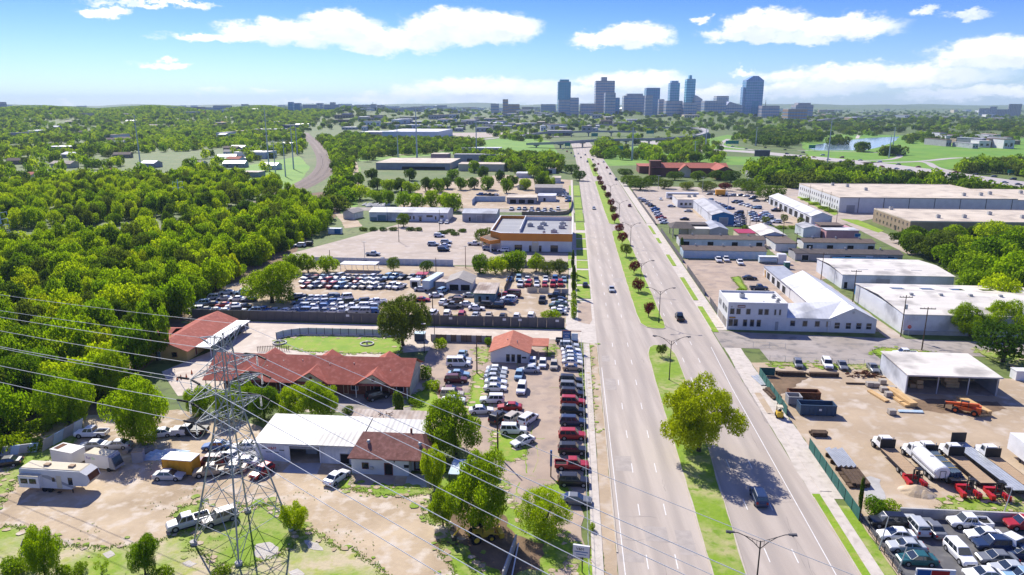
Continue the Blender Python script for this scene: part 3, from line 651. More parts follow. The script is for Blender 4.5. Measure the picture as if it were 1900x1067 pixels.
def opening(t,face,a,z,w,h,W_=0,D_=0,name='window',fm='white_paint',pm='glass_dark',fr=.09,pane='pane',x0=0,y0=0):
    """framed opening on a face: a = distance along the face, z = sill"""
    def box(mb,p0,q0,p1,q1,o0,o1,mi=0):
        if face=='f':mb.box(x0+p0,y0-o1,q0,x0+p1,y0-o0,q1,mi)
        elif face=='b':mb.box(x0+p0,y0+D_+o0,q0,x0+p1,y0+D_+o1,q1,mi)
        elif face=='l':mb.box(x0-o1,y0+p0,q0,x0-o0,y0+p1,q1,mi)
        else:mb.box(x0+W_+o0,y0+p0,q0,x0+W_+o1,y0+p1,q1,mi)
    f=MB()
    for p in((a,z,a+fr,z+h),(a+w-fr,z,a+w,z+h),(a+fr,z,a+w-fr,z+fr),(a+fr,z+h-fr,a+w-fr,z+h)):box(f,*p,.003,.07)
    o=f.build(name,fm,t);g=MB();box(g,a+fr+.004,z+fr+.004,a+w-fr-.004,z+h-fr-.004,.004,.03);g.build(pane,pm,o);return o
def unit(t,x,y,z,w=1.6,d=1.2,h=.9,name='rooftop_unit'):
    mb=MB();mb.box(x,y,z,x+w,y+d,z+h);mb.box(x+.1,y+.1,z+h,x+w-.1,y+d-.1,z+h+.06);o=mb.build(name,'hvac',t)
    f=MB();f.tube((x+w/2,y+d/2,z+h+.06),(x+w/2,y+d/2,z+h+.12),min(w,d)*.36,n=12);f.build('fan','black_metal',o);return o
def motel():
    t,w,d=bld('motel','long single storey motel with red shingle roof and three small gables','motel',(377,716),(764,727),13.5,2.8);t.location=W(-74.0,128.6);w=42.6
    walls(t,w-3.6,9.8,2.9,'brick_maroon',x0=3.2,y0=1.9)
    gw=MB();gw.tri((w-.38,.2,2.8),(w-.38,13.3,2.8),(w-.38,6.8,6.1));gw.box(w-.7,1.9,-.05,w-.3,11.6,2.85);gw.build('gable_wall','cream_wall',t)
    gable(t,w,13.6,2.85,3.4,'shingle_red','u',.15)
    for i,x in enumerate((9.5,22.4,35.2)):           # the three front gables and their twins behind
        for side in(0,1):
            g=MB();y0=.25 if side==0 else 13.35;s=1 if side==0 else-1;hw,rz=3.3,2.05;yr=y0+s*(rz+.35)/(3.4/6.8)
            base=3.15
            for a in(-1,1):
                P=[(x+a*(hw+.5),y0-s*.5,base-.22),(x,y0-s*.5,base+rz+.1),(x,yr,base+rz+.1),(x+a*(hw+.5),y0+s*.6,base-.22)]
                g.quad(*[P[j] for j in((0,1,2,3)if a*s<0 else(3,2,1,0))]);g.quad(*[(p[0],p[1],p[2]-.16)for p in P])
            g.quad((x-hw-.5,y0-s*.5,base-.38),(x,y0-s*.5,base+rz-.06),(x,y0-s*.5,base+rz+.1),(x-hw-.5,y0-s*.5,base-.22));g.quad((x+hw+.5,y0-s*.5,base-.38),(x,y0-s*.5,base+rz-.06),(x,y0-s*.5,base+rz+.1),(x+hw+.5,y0-s*.5,base-.22))
            go=g.build('dormer','shingle_red',t);f=MB();f.tri((x-hw,y0,base-.15),(x+hw,y0,base-.15),(x,y0,base+rz-.1));f.build('gable_face','cream_wall',go)
            v=MB();v.tube((x,y0-s*.02,base+.75),(x,y0-s*.07,base+.75),.36,n=12);v.build('vent','brick_maroon',go)
    for k in range(9):
        p=MB();x=.3+k*(w-.9)/8;p.box(x,.15,0,x+.14,.29,2.75);p.build('post','white_paint',t)
    for k in range(8):
        x=5+k*4.7;opening(t,'f',x,.05,1.0,2.1,name='door',fm='cream_wall',pm='brick_maroon',pane='leaf',y0=1.9);opening(t,'f',x+1.6,.9,1.5,1.2,y0=1.9)
    for x,y,z in((15,5.2,5.4),(19,5.4,5.6),(25,4.6,5.2),(30,5,5.4),(12,3.8,4.7),(38,3.6,4.6)):
        p=MB();p.tube((x,y,z-.6),(x,y,z+.25),.09,n=8);p.build('vent_pipe','hvac',t)
    # second building, cream-yellow walls, porch with white flat roof
    t,w,d=bld('motel_office','red roofed building with yellow walls and a white flat porch roof','building',(274,668),(344,670),24,2.6);w=9.6
    walls(t,w,24,2.7,'yellow_wall','v',1.9);gable(t,w,24,2.7,1.9,'shingle_red','v',.7)
    walls(t,5,9,2.6,'yellow_wall',x0=-4.6,y0=7,name='wing_wall');gable(t,5,9,2.6,1.3,'shingle_red','u',.5,x0=-4.7,y0=7,name='wing_roof')
    slab(t,3.6,21,2.5,'metal_roof_v',.0,.16,w+.75,2.5)
    for k in range(4):bx(t,'post','white_paint',w+4.05,3+k*6,0,w+4.2,3.15+k*6,2.5)
    opening(t,'f',6.0,.9,1.3,1.2,fm='brick_maroon');opening(t,'f',2.4,.05,1.0,2.1,name='door',fm='cream_wall',pm='teal_wall',pane='leaf');opening(t,'r',3.5,.05,1.0,2.1,W_=w,name='door',fm='cream_wall',pm='brick_maroon',pane='leaf')
    # fence of the courtyard: white panels between dark posts, going grey behind the tree
    f=thing('panel_fence','curved fence of white panels with dark posts around the motel lawn','fence')
    P=smooth_line([G(a,b)for a,b in((513,629),(524,625),(540,622.5),(563,620),(600,620.5),(640,621.5),(703,623),(760,625))],3)
    acc=[P[0]];
    for p in P[1:]:
        while(p-acc[-1]).length>2.1:acc.append(acc[-1]+(p-acc[-1]).normalized()*2.1)
    def panel_run(f,acc,m,h,post='black_metal',shade=None):
        for i in range(len(acc)-1):
            a,b=acc[i],acc[i+1];n=(b-a).normalized();s=Vector((-n.y,n.x,0))*.03;a2,b2=a+n*.06,b-n*.06;z=Vector((0,0,h));lo=Vector((0,0,.06))
            mm=MB();mm.hexa([a2-s+lo,b2-s+lo,b2+s+lo,a2+s+lo,a2-s+z,b2-s+z,b2+s+z,a2+s+z]);mm.build('panel',shade(i)if shade else m,f)
        for p in acc:mm=MB();mm.box(p.x-.06,p.y-.06,0,p.x+.06,p.y+.06,h+.08);mm.build('post',post,f)
    panel_run(f,acc,'white_fence',1.7)
    f=thing('board_fence','weathered board fence with odd panels left of the orange roofed office','fence');a,b=G(800,633),G(912,636);n=12
    panel_run(f,[a.lerp(b,i/n)for i in range(n+1)],'wood_fence',1.8,'wood_pole',lambda i:'wood_fence' if i%5 in(1,2,4)else 'grey_wall')
    # courtyard furniture
    for px,py,l in((681,639,'low stone fountain ring on the motel lawn, right one'),(519,637,'low stone ring at the left end of the motel lawn')):
        t=thing('fountain',l,'fountain',G(px,py));q=MB();n=18
        for i in range(n):
            a0,a1=2*math.pi*i/n,2*math.pi*(i+1)/n;P=lambda r,a,z:(r*math.cos(a),r*math.sin(a),z)
            q.quad(P(1.75,a0,0),P(1.75,a1,0),P(1.75,a1,.35),P(1.75,a0,.35));q.quad(P(1.75,a0,.35),P(1.75,a1,.35),P(1.4,a1,.35),P(1.4,a0,.35));q.quad(P(1.4,a1,0),P(1.4,a0,0),P(1.4,a0,.35),P(1.4,a1,.35))
        q.build('basin','concrete',t);c=MB();c.tube((0,0,0),(0,0,.8),.22,.16,8);c.tube((0,0,.8),(0,0,.92),.5,.3,10);c.build('pedestal','concrete',t)
    t=thing('shed','small dark blue storage shed beside the motel lawn','shed',G(769,633),-A);bx(t,'wall','dumpster_blue',0,0,0,2.5,1.9,1.9);slab(t,2.5,1.9,1.9,'tarp_blue',.12,.1)
    f=thing('picket_gate','low dark picket fence at the left end of the motel lawn','fence')
    P=[G(478,652),G(497,651),G(515,650),G(540,651)]
    for i in range(3):
        for k in range(6):p=P[i].lerp(P[i+1],k/6);mm=MB();mm.box(p.x-.05,p.y-.05,0,p.x+.05,p.y+.05,1.3);mm.build('picket','wood_pole',f)
        mm=MB();mm.tube(P[i]+Vector((0,0,1.05)),P[i+1]+Vector((0,0,1.05)),.05);mm.build('rail','wood_pole',f)
motel()
def garage():
    t,w,d=bld('garage','white metal garage with an open roll up door and a painted sign','garage',(476,855),(664,862),9.0,3.3)
    # front wall built round the door opening
    m=MB();m.box(0,0,-.05,5.75,.15,3.3);m.box(10.85,0,-.05,w,.15,3.3);m.box(5.75,0,2.95,10.85,.15,3.3);m.box(0,.15,-.05,.15,9.0,3.4);m.box(.15,8.85,-.05,w+8,9.0,4.0);m.box(w-.15,.15,-.05,w,8.85,3.6);m.build('wall','metal_wall',t)
    bx(t,'floor','concrete',.2,.2,0,w-.2,8.8,.02)
    mb=MB();sl=.09
    mb.hexa([(-.3,-.3,3.30),(w+.2,-.3,3.30),(w+.2,9.2,3.30+9.5*sl),(-.3,9.2,3.30+9.5*sl),(-.3,-.3,3.40),(w+.2,-.3,3.40),(w+.2,9.2,3.40+9.5*sl),(-.3,9.2,3.40+9.5*sl)]);mb.build('roof','metal_roof',t)
    b=MB();b.hexa([(w-4.0,9.3,3.6),(w+10,9.3,3.6),(w+10,13.0,3.9),(w-4.0,13.0,3.9),(w-4.0,9.3,3.7),(w+10,9.3,3.7),(w+10,13.0,4.0),(w-4.0,13.0,4.0)]);b.build('rear_roof','rusty_roof',t);bx(t,'rear_wall','grey_wall',w-3.8,9.4,-.05,w+9.8,12.8,3.6)
    b=MB();b.hexa([(w+.25,4.2,3.5),(w+10.2,4.2,3.5),(w+10.2,9.2,4.0),(w+.25,9.2,4.0),(w+.25,4.2,3.6),(w+10.2,4.2,3.6),(w+10.2,9.2,4.1),(w+.25,9.2,4.1)]);b.build('side_roof','metal_roof',t)
    o=bx(t,'door_leaf','white_paint',4.9,-.10,0,5.7,-.02,2.9);p=MB();
    for z in range(6):p.box(5.78,.16,2.35+z*.1,10.82,.22,2.42+z*.1)
    p.build('roll_up_door','grey_wall',t)
    fr=MB();fr.box(5.62,-.06,0,5.78,.004,3.05);fr.box(10.82,-.06,0,10.98,.004,3.05);fr.box(5.78,-.06,2.92,10.82,.004,3.05);fr.build('door_frame','white_paint',t)
    opening(t,'f',14.2,.05,1.6,1.9,name='door',fm='grey_wall',pm='dark_open',pane='leaf')
    text(t,'V&M',.72,(2.8,-.02,2.35),'red_paint');s=MB();s.box(1.1,-.03,2.22,1.75,-.012,2.38);s.box(4.0,-.03,2.0,4.9,-.012,2.14);s.box(1.7,-.03,1.62,3.9,-.012,1.72);s.build('painted_lines','black_metal',t)
    bx(t,'workbench','hvac',7.3,3,.0,9.2,6.6,1.0)
    bx(t,'hanging_heater','white_paint',8.0,.5,2.2,8.5,.9,2.7)
    # scrap tyres and bent sheets on the rusty rear roof
    s=MB();q=random.Random(2)
    for k in range(14):a=q.uniform(w-1,w+3);y=q.uniform(10,11.6);s.tube((a,y,4.02),(a+q.uniform(-1,1),y+q.uniform(-.8,.8),4.1),.06,n=5)
    o=s.build('roof_scrap','rust',t);o['kind']='stuff'
    # white house with brown shingles
    t,w,d=bld('house','small white house with a brown shingled gable roof','house',(653,879),(802,885),8.4,3.1)
    walls(t,w-3.7,8.4,3.05,'white_wall');walls(t,3.7,6.6,3.05,'white_wall',x0=w-3.7,y0=1.8,name='porch_wall');bx(t,'porch_pier','white_wall',w-.75,0,0,w,.35,3.0)
    mb=MB();e,b0,b1,rz=.45,-.5,8.9,5.35                 # roof with clipped (jerkin) ends
    L0,L1,L2,L3=(-e,b0,3.0),(w-.4,b0,3.0),(w-.4,b1,3.0),(-e,b1,3.0);A1,A2=(.9,4.2,rz),(w-2.3,4.2,rz)
    mb.quad(L0,L1,A2,A1);mb.quad(L2,L3,A1,A2);mb.tri(L3,L0,A1);mb.tri(L1,L2,A2);mb.quad(L3,L2,L1,L0)
    for a,b in((L0,L1),(L1,L2),(L2,L3),(L3,L0)):mb.quad((a[0],a[1],a[2]-.16),(b[0],b[1],b[2]-.16),b,a)
    mb.build('roof','shingle_brown',t)
    for x,y in((2.3,2.2),(10.7,2.1)):
        p=MB();z=3.0+(y+.5)*.5;p.tube((x,y,z-.1),(x,y,z+.28),.2,n=10);p.tube((x,y,z+.28),(x,y,z+.55),.34,.2,12);p.build('turbine_vent','hvac',t)
    bx(t,'chimney_pipe','brick_maroon',8.6,4.6,4.9,8.9,4.9,5.9)
    opening(t,'f',1.7,.95,1.1,1.1,fm='brick_maroon');bx(t,'air_conditioner','hvac',2.95,-.35,1.0,3.6,.0,1.4)
    opening(t,'f',5.3,.03,1.4,2.1,name='door',fm='brick_maroon',pm='dark_open',pane='leaf',fr=.14);opening(t,'f',8.5,1.45,.8,.5,fm='black_metal')
    for k,x in enumerate((w-3.3,w-1.95)):
        o=opening(t,'f',x,.05,1.1,2.2,name='door',fm='brick_maroon',pm='black_metal',pane='leaf',fr=.12,y0=1.8);g=MB()
        for i in range(4):g.box(x+.33+i*.13,1.70,.45,x+.37+i*.13,1.75,1.85)
        for z in(.45,1.8):g.box(x+.30,1.70,z,x+.80,1.75,z+.06)
        g.build('door_grille','white_paint',o)
    bx(t,'wall_lamp','black_metal',6.9,-.14,2.35,7.05,0,2.6)
    t=thing('awning','pale blue patched sheet roof on posts beside the white house','awning',G(832,905),-A);q=MB();q.hexa([(0,0,2.3),(3.0,0,2.3),(3.2,4.2,2.6),(.2,4.2,2.6),(0,0,2.36),(3.0,0,2.36),(3.2,4.2,2.66),(.2,4.2,2.66)]);q.build('sheet','tarp_blue',t)
    for x,y in((.1,.1),(2.9,.1),(.3,4.0),(3.0,4.0)):bx(t,'post','wood_pole',x,y,0,x+.1,y+.1,2.35)
    t=thing('block_wall','short pale wall behind the blue sheet roof','wall',G(838,873),-A);bx(t,'wall_face','concrete',0,0,0,4.2,.2,1.5)
garage()
def lot_office():
    t,w,d=bld('office','small white office with an orange red gable roof in the car lot','office',(910,673),(981,674),10.2,2.7)
    walls(t,w,d,2.6,'white_wall','v',1.7);gable(t,w,d,2.6,1.7,'shingle_rust','v',.45);slab(t,3.6,5.2,2.45,'shingle_rust',.1,.2,w+.6,4.9,.02)
    bx(t,'post','wood_pole',w+3.9,4.9,0,w+4.1,5.1,2.5);bx(t,'post','wood_pole',w+3.9,9.7,0,w+4.1,9.9,2.5)
    for x in(3.6,4.8):opening(t,'f',x,.35,.8,1.75,fm='black_metal')
    opening(t,'f',6.1,.03,.9,2.1,name='door',fm='black_metal',pm='glass_dark');bx(t,'notice_board','black_metal',7.2,-.05,1.2,8.2,-.01,1.6)
    for x,y in((5.9,3),(3.6,4)):p=MB();p.tube((x,y,3.2),(x,y,4.5),.1,n=8);p.build('vent_pipe','hvac',t)
    t=thing('motel_sign','blue motel sign board with white lettering on two posts by the footway','sign',W(-1.6,160.5),-A)
    for x in(.0,2.0):bx(t,'post','black_metal',x-.09,-.09,0,x+.09,.09,5.0)
    o=bx(t,'panel','blue_sign',.1,-.14,2.9,1.9,.14,4.9);text(o,'LUCKY',.56,(1.0,-.155,4.4),'white_paint');text(o,'INN',.5,(1.0,-.155,3.75),'white_paint');bx(o,'stripe','tarp_blue',.2,-.16,3.1,1.8,-.142,3.25)
    bx(t,'letter_board','tarp_blue',2.15,-.12,2.9,3.7,.12,4.4);bx(t,'top_bar','brick_maroon',-.2,-.1,4.95,4.5,.1,5.1)
lot_office()
def impound():
    f=thing('sheet_fence','long dark sheet metal fence along the front of the impound lot','fence')
    n=43;a,b=W(-103.5,178.2),W(-1.2,178.2)
    for i in range(n):
        p,q=a.lerp(b,i/n),a.lerp(b,(i+.985)/n);mm=MB();h=2.75+rnd.uniform(-.06,.06);mm.box(0,-.04,.02,(q-p).length,.04,h);link('panel',mm.mesh('panel','dark_fence'),f,loc=p,rz=-A)
        if i%3==0:mm=MB();mm.box(-.09,.05,0,.09,.17,2.9);link('post',mm.mesh('post','black_metal'),f,loc=p,rz=-A)
    for px in(635,832,933,962,1031):
        u,v=UV(px,592,2.0);mm=MB();mm.box(0,-.09,1.7,.9,-.05,2.3);link('notice',mm.mesh('notice','white_paint'),f,loc=W(u,178.2),rz=-A)
    f=thing('sheet_fence','dark leaning fence running diagonally behind the yellow walled building','fence');P=[G(400,652),G(420,634),G(440,618),G(461,605)]
    for i in range(3):
        for k in range(5):a,b=P[i].lerp(P[i+1],k/5),P[i].lerp(P[i+1],(k+.97)/5);mm=MB();mm.quad(a,b,b+Vector((0,0,2.2)),a+Vector((0,0,2.2)));mm.quad(a+Vector((.05,0,0)),a+Vector((.05,0,2.2)),b+Vector((.05,0,2.2)),b+Vector((.05,0,0)));mm.build('panel','dark_fence',f)
    f=thing('sheet_fence','pale sheet metal fence along the back of the impound lot','fence');a,b=W(-95,250),W(-1,249);n=36
    for i in range(n):
        if 20<=i<=22:continue
        p,q=a.lerp(b,i/n),a.lerp(b,(i+.98)/n);mm=MB();mm.box(0,-.04,0,(q-p).length,.04,2.3);link('panel',mm.mesh('panel','grey_wall' if i>22 else 'white_fence'),f,loc=p,rz=-A)
    t,w,d=bld('workshop','grey two bay workshop with gable roof in the impound lot','workshop',(828,540),(875,540),10,2.8);walls(t,w,d,2.7,'white_wall','v',1.5);gable(t,w,d,2.7,1.5,'shingle_grey','v',.5)
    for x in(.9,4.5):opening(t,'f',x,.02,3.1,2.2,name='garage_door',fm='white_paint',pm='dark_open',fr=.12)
    walls(t,3.6,7,2.6,'grey_wall',x0=-3.7,y0=1,name='side_wall');slab(t,3.6,7,2.62,'rusty_roof',.2,.12,-3.9,1)
    t,w,d=bld('office','teal flat office with ribbed pale roof in the impound lot','office',(880,561),(918,563),13,2.9);walls(t,w,d,2.8,'teal_wall');slab(t,w,d,2.8,'rusty_roof',.25,.15)
    bx(t,'green_trim','green_screen',-.26,-.28,2.62,w+.26,-.255,2.96)
    for x in(1.3,3.6):opening(t,'f',x,.3,.8,1.7,fm='black_metal')
    t=thing('trailer','long pale blue box trailer in the impound lot','trailer',G(784,541),math.radians(-16));bx(t,'box','tarp_blue',0,0,.9,2.5,12.2,3.6)
    for x in(.1,2.2):
        for y in(9.6,10.9):q=MB();q.tube((x,y,.5),(x+.25,y,.5),.5,n=12);q.build('wheel','tyre',t)
    q=MB();q.box(.8,1.4,.0,1.0,1.6,.9);q.box(1.5,1.4,0,1.7,1.6,.9);q.build('landing_leg','black_metal',t)
    t=thing('shed','white shed with open dark front beside the pale blue trailer','shed',G(761,533),-A);walls(t,2.9,3,2.3,'white_wall');slab(t,2.9,3,2.3,'metal_roof_v',.15,.1);opening(t,'f',.4,.02,2.1,1.9,name='door',pm='dark_open',pane='leaf')
    t=thing('canopy','small red canopy behind the white shed','canopy',G(772,523),-A);slab(t,3.6,3.4,2.5,'red_paint',.1,.15)
    for x,y in((0,0),(3.4,0),(0,3.2),(3.4,3.2)):bx(t,'post','black_metal',x,y,0,x+.12,y+.12,2.5)
    t=thing('carport','white flat carport at the back of the impound lot','carport',G(632,504),-A);slab(t,12.6,5.0,2.6,'metal_roof_v',.2,.15)
    for x in(0,4.1,8.2,12.3):
        for y in(0,4.8):bx(t,'post','white_paint',x,y,0,x+.14,y+.14,2.6)
impound()
def shops():
    # orange-banded store with porte-cochere
    t,w,d=bld('store','big flat store with a broad orange band and white lower walls','store',(930,466),(1061,468),40,8.0);h=7.4;x0=-4.8;d=46
    m=MB();poly=[(0,0),(w,0),(w,d),(x0,d),(x0,5.6)];m.prism(poly,-.05,h-3.05);m.build('wall','white_wall',t)
    def ring(z0,z1,off,mt,nm):
        q=MB();c=(w*.5,d*.5);o=[(p[0]+(off if p[0]>1 else-off),p[1]+(off if p[1]>20 else-off))for p in poly];i_=[(p[0]+(c[0]-p[0])*.018,p[1]+(c[1]-p[1])*.018)for p in poly];k=len(poly)
        for a in range(k):
            b=(a+1)%k;q.quad((*o[a],z0),(*o[b],z0),(*o[b],z1),(*o[a],z1));q.quad((*o[a],z1),(*o[b],z1),(*i_[b],z1),(*i_[a],z1));q.quad((*i_[b],z0),(*i_[a],z0),(*i_[a],z1),(*i_[b],z1))
        q.build(nm,mt,t)
    ring(h-3.1,h,.12,'orange_band','orange_band');ring(h,h+.08,.16,'white_paint','coping')
    r=MB();r.prism([(.2,.3),(w-.3,.3),(w-.3,d-.3),(x0+.4,d-.3),(x0+.4,5.8)],h-1.45,h-1.35);r.build('roof','flat_grey',t)
    p=MB();p.box(6.8,8,h-1.35,7.1,d-.6,h+.35);p.box(7.1,d-4,h-1.35,w-.5,d-3.7,h+.2);p.build('roof_divider','white_wall',t)
    for x,y,s in((9,24,2.4),(13.6,18,2.6),(14.4,27,2.8),(19.6,9,2.6),(22.6,20,2.6),(22.8,28,2.8),(16.4,5.4,1.1)):unit(t,x,y,h-1.35,s,s*.8,1.4)
    for x,ww,hh in((5.4,3.0,2.6),(11.2,1.0,2.4),(15.2,1.0,2.4),(19.8,3.0,2.6)):opening(t,'f',x,.1,ww,hh,name='window',fm='black_metal')
    o=opening(t,'f',12.4,.1,2.6,3.4,name='entrance',fm='cream_wall',pm='cream_wall',fr=.25);q=MB();n=10
    for i in range(n):
        a0,a1=math.pi*i/n,math.pi*(i+1)/n;q.quad((13.7+1.3*math.cos(a0),-.08,3.5+1.0*math.sin(a0)),(13.7+1.3*math.cos(a1),-.08,3.5+1.0*math.sin(a1)),(13.7+.9*math.cos(a1),-.08,3.5+.7*math.sin(a1)),(13.7+.9*math.cos(a0),-.08,3.5+.7*math.sin(a0)))
    q.build('arch','cream_wall',o)
    t2=thing('drive_canopy','angular drive through canopy with orange fascia on white posts','canopy',G(888,466),-A);poly=[(0,5.5),(4.8,-2.2),(9.6,2.0),(8.4,10),(2,11)];q=MB();q.prism(poly,3.3,4.7);q.build('fascia','orange_band',t2);q=MB();q.prism([(a*.94+.3,b*.94+.3)for a,b in poly],4.705,4.74);q.build('deck','shingle_umber',t2)
    for x,y in((.7,5.4),(4.8,-1.4),(8.4,2.2),(2.5,10)):bx(t2,'post','white_wall',x,y,0,x+.5,y+.5,3.3)
    # white metal office and its grey neighbour
    t,w,d=bld('metal_office','long white metal office with grey roof beyond the parking field','office',(685,410),(831,411),17,4.2);walls(t,w,d,4.4,'metal_wall','u',1.4);gable(t,w,d,4.4,1.4,'metal_roof_grey','u',.3)
    opening(t,'f',4.2,.05,4.4,3.0,name='roll_up_door',fm='grey_wall',pm='teal_wall');opening(t,'f',.4,.05,3.4,1.8,name='roll_up_door',fm='grey_wall',pm='teal_wall')
    for x in(20.6,22.4,33.6):opening(t,'f',x,.9,1.0,1.9)
    opening(t,'f',25.6,.05,1.3,2.2,name='door',fm='grey_wall');bx(t,'door_hood','grey_wall',25.2,-.9,2.6,27.4,-.01,2.85);opening(t,'f',29.4,2.2,3.2,1.0,fm='black_metal');opening(t,'f',36.4,2.1,1.8,1.1,fm='black_metal')
    t,w,d=bld('metal_shed','grey metal building between the white office and the store','building',(858,411),(921,412),17,4.2);walls(t,w,d,4.2,'metal_wall_grey','u',1.2);gable(t,w,d,4.2,1.2,'metal_roof_grey','u',.3);opening(t,'f',3.2,.05,1.2,2.3,name='door',fm='white_paint',pm='black_metal',pane='leaf');opening(t,'f',7.2,.05,2.8,3.2,name='roll_up_door',fm='white_paint',pm='grey_wall')
    t=thing('shed','grey gabled shed beside the railway lane','shed',G(637,406),math.radians(-24));walls(t,6.2,9,3.4,'white_wall','v',1.4);gable(t,6.2,9,3.4,1.4,'shingle_grey','v',.4)
    for y in(1.5,4.2):opening(t,'r',y,.05,1.5,2.6,W_=6.2,name='door',fm='grey_wall',pm='white_paint',pane='leaf')
    t=thing('container','white and blue container at the wood edge of the parking field','container',G(609,434),-A);bx(t,'box','metal_wall',0,0,0,6.0,2.5,2.5);bx(t,'door','blue_wall',3,-.06,.1,5.8,-.01,2.4)
    # strip of small businesses behind the store
    def simple(nm,lab,nl,nr,far,h,wm,rm,kind='flat',rise=1.2,ops=()):
        t,w,d=bld(nm,lab,nm.replace('_',' '),nl,nr,far,h)
        walls(t,w,d,h,wm,kind if kind in('u','v')else None,rise)
        if kind in('u','v'):gable(t,w,d,h,rise,rm,kind,.3)
        else:slab(t,w,d,h,rm,.3,.2)
        for x,ww,hh in ops:opening(t,'f',w*x,.05,ww,hh,name='door',fm='white_paint',pm='dark_open',pane='leaf')
        return t,w,d
    simple('shop','low white shop with flat roof and dark open front, middle of the strip',(940,378),(995,378),14,3.6,'grey_wall','flat_roof',ops=((.1,4,2.6),(.4,4,2.6),(.7,4,2.6)));simple('shop','small white shop right of the dark fronted one',(998,374),(1031,374),12,3.4,'white_wall','metal_roof_v',ops=((.3,1.5,2.2),))
    simple('shop','grey long shop with sagging roof, farthest of the strip',(992,360),(1043,358),14,3.8,'grey_wall','shingle_grey','u',1.4);simple('shed','little pale shed under the tree belt',(960,352),(972,352),8,3,'white_wall','flat_roof','v',1)
    f=thing('yard_wall','white wall bending round a scrap yard in the strip of businesses','wall');P=[G(876,381),G(882,374),G(938,374)]
    for i in range(2):q=MB();a,b=P[i],P[i+1];n=Vector((0,.3,0));z=Vector((0,0,3.2));q.hexa([a,b,b+n,a+n,a+z,b+z,b+n+z,a+n+z]);q.build('wall_section','tarp_blue',f)
    f=thing('yard_wall','curving brown wall at the corner behind the orange banded store','wall');P=smooth_line([G(968,399),G(1020,399.5),G(1048,398),G(1058,392),G(1061,380),G(1060,374)],4)
    q=MB();z=Vector((0,0,1.9))
    for a,b in zip(P[:-1],P[1:]):n=(b-a).normalized();n=Vector((-n.y,n.x,0))*.2;q.hexa([a,b,b+n,a+n,a+z,b+z,b+n+z,a+n+z])
    q.build('wall_face','tan_brick',f)
    # tan warehouses
    simple('warehouse','wide tan roofed warehouse right of the railway, nearest one',(693,316),(838,314),(688,293),6,'grey_wall','flat_roof',ops=((.35,40,3),));simple('warehouse','tan roofed warehouse joined to the right of the nearest one',(849,318),(936,317),(850,301),6,'cream_wall','flat_roof')
    simple('warehouse','grey flat warehouse with rooftop units behind the tan ones',(841,302),(938,301),(845,285),8,'grey_wall','flat_grey',ops=((.25,6,4),(.75,6,4)));simple('warehouse','long thin white roof in front of the embankment',(828,281),(930,280),20,4,'grey_wall','metal_roof_v')
    simple('warehouse','small tan building at the end of the tan warehouses',(798,297),(832,296),20,6,'pink_wall','flat_roof');simple('shop','flat white shop by the avenue under the street trees',(972,322),(1031,322),16,4,'white_wall','flat_roof',ops=((.2,8,3),(.6,8,3)));simple('shop','low white shop left of the flat white one',(958,330),(985,330),14,3.5,'white_wall','metal_roof_v')
    simple('house','small white gabled house in the tree belt',(960,310),(975,310),12,3.5,'white_wall','shingle_grey','v',2);simple('shop','white box building by the round street trees',(1025,340),(1040,340),14,4,'white_wall','flat_roof')
    simple('warehouse','white L shaped warehouse in the clearing left of the railway bend',(424,296),(503,293),(424,279),7,'white_wall','metal_roof_v',ops=((.2,3,3),(.45,3,3),(.7,3,3)));simple('shed','pale low shed before the white L shaped warehouse',(415,301),(450,302),18,4,'white_wall','metal_roof_cream')
    simple('shed','long open shed with rusty orange roof in the left wood',(360,330),(440,331),16,4,'grey_wall','shingle_rust',ops=((.1,8,3),(.5,8,3)));simple('shed','dark jumbled shed right of the rusty orange one',(440,328),(476,330),14,4,'grey_wall','rusty_roof')
    simple('warehouse','white roofed hall beyond the railway bend',(470,247),(522,247),40,8,'tan_brick','metal_roof_v');simple('warehouse','dark hall left of the white roofed one',(405,250),(445,250),40,7,'grey_wall','flat_roof');simple('warehouse','dark blue silo block beside the railway',(524,244),(553,244),26,14,'dumpster_blue','flat_grey')
    simple('warehouse','long low white roof deep in the left wood',(50,286),(160,280),30,7,'grey_wall','metal_roof_v',ops=((.4,12,4),));simple('house','house with pinkish roof in the left wood',(33,338),(62,336),18,4,'white_wall','shingle_red','u',2.5);simple('house','house with brick roof peeking from the left wood',(194,328),(206,328),12,4,'white_wall','shingle_rust','v',2.5)
    simple('warehouse','broad pale blue warehouse beyond the embankment',(706,258),(816,257),(720,239),12,'tarp_blue','metal_roof_v');simple('warehouse','dark hall left of the broad pale blue warehouse',(668,252),(708,252),60,7,'grey_wall','metal_roof_v')
shops()
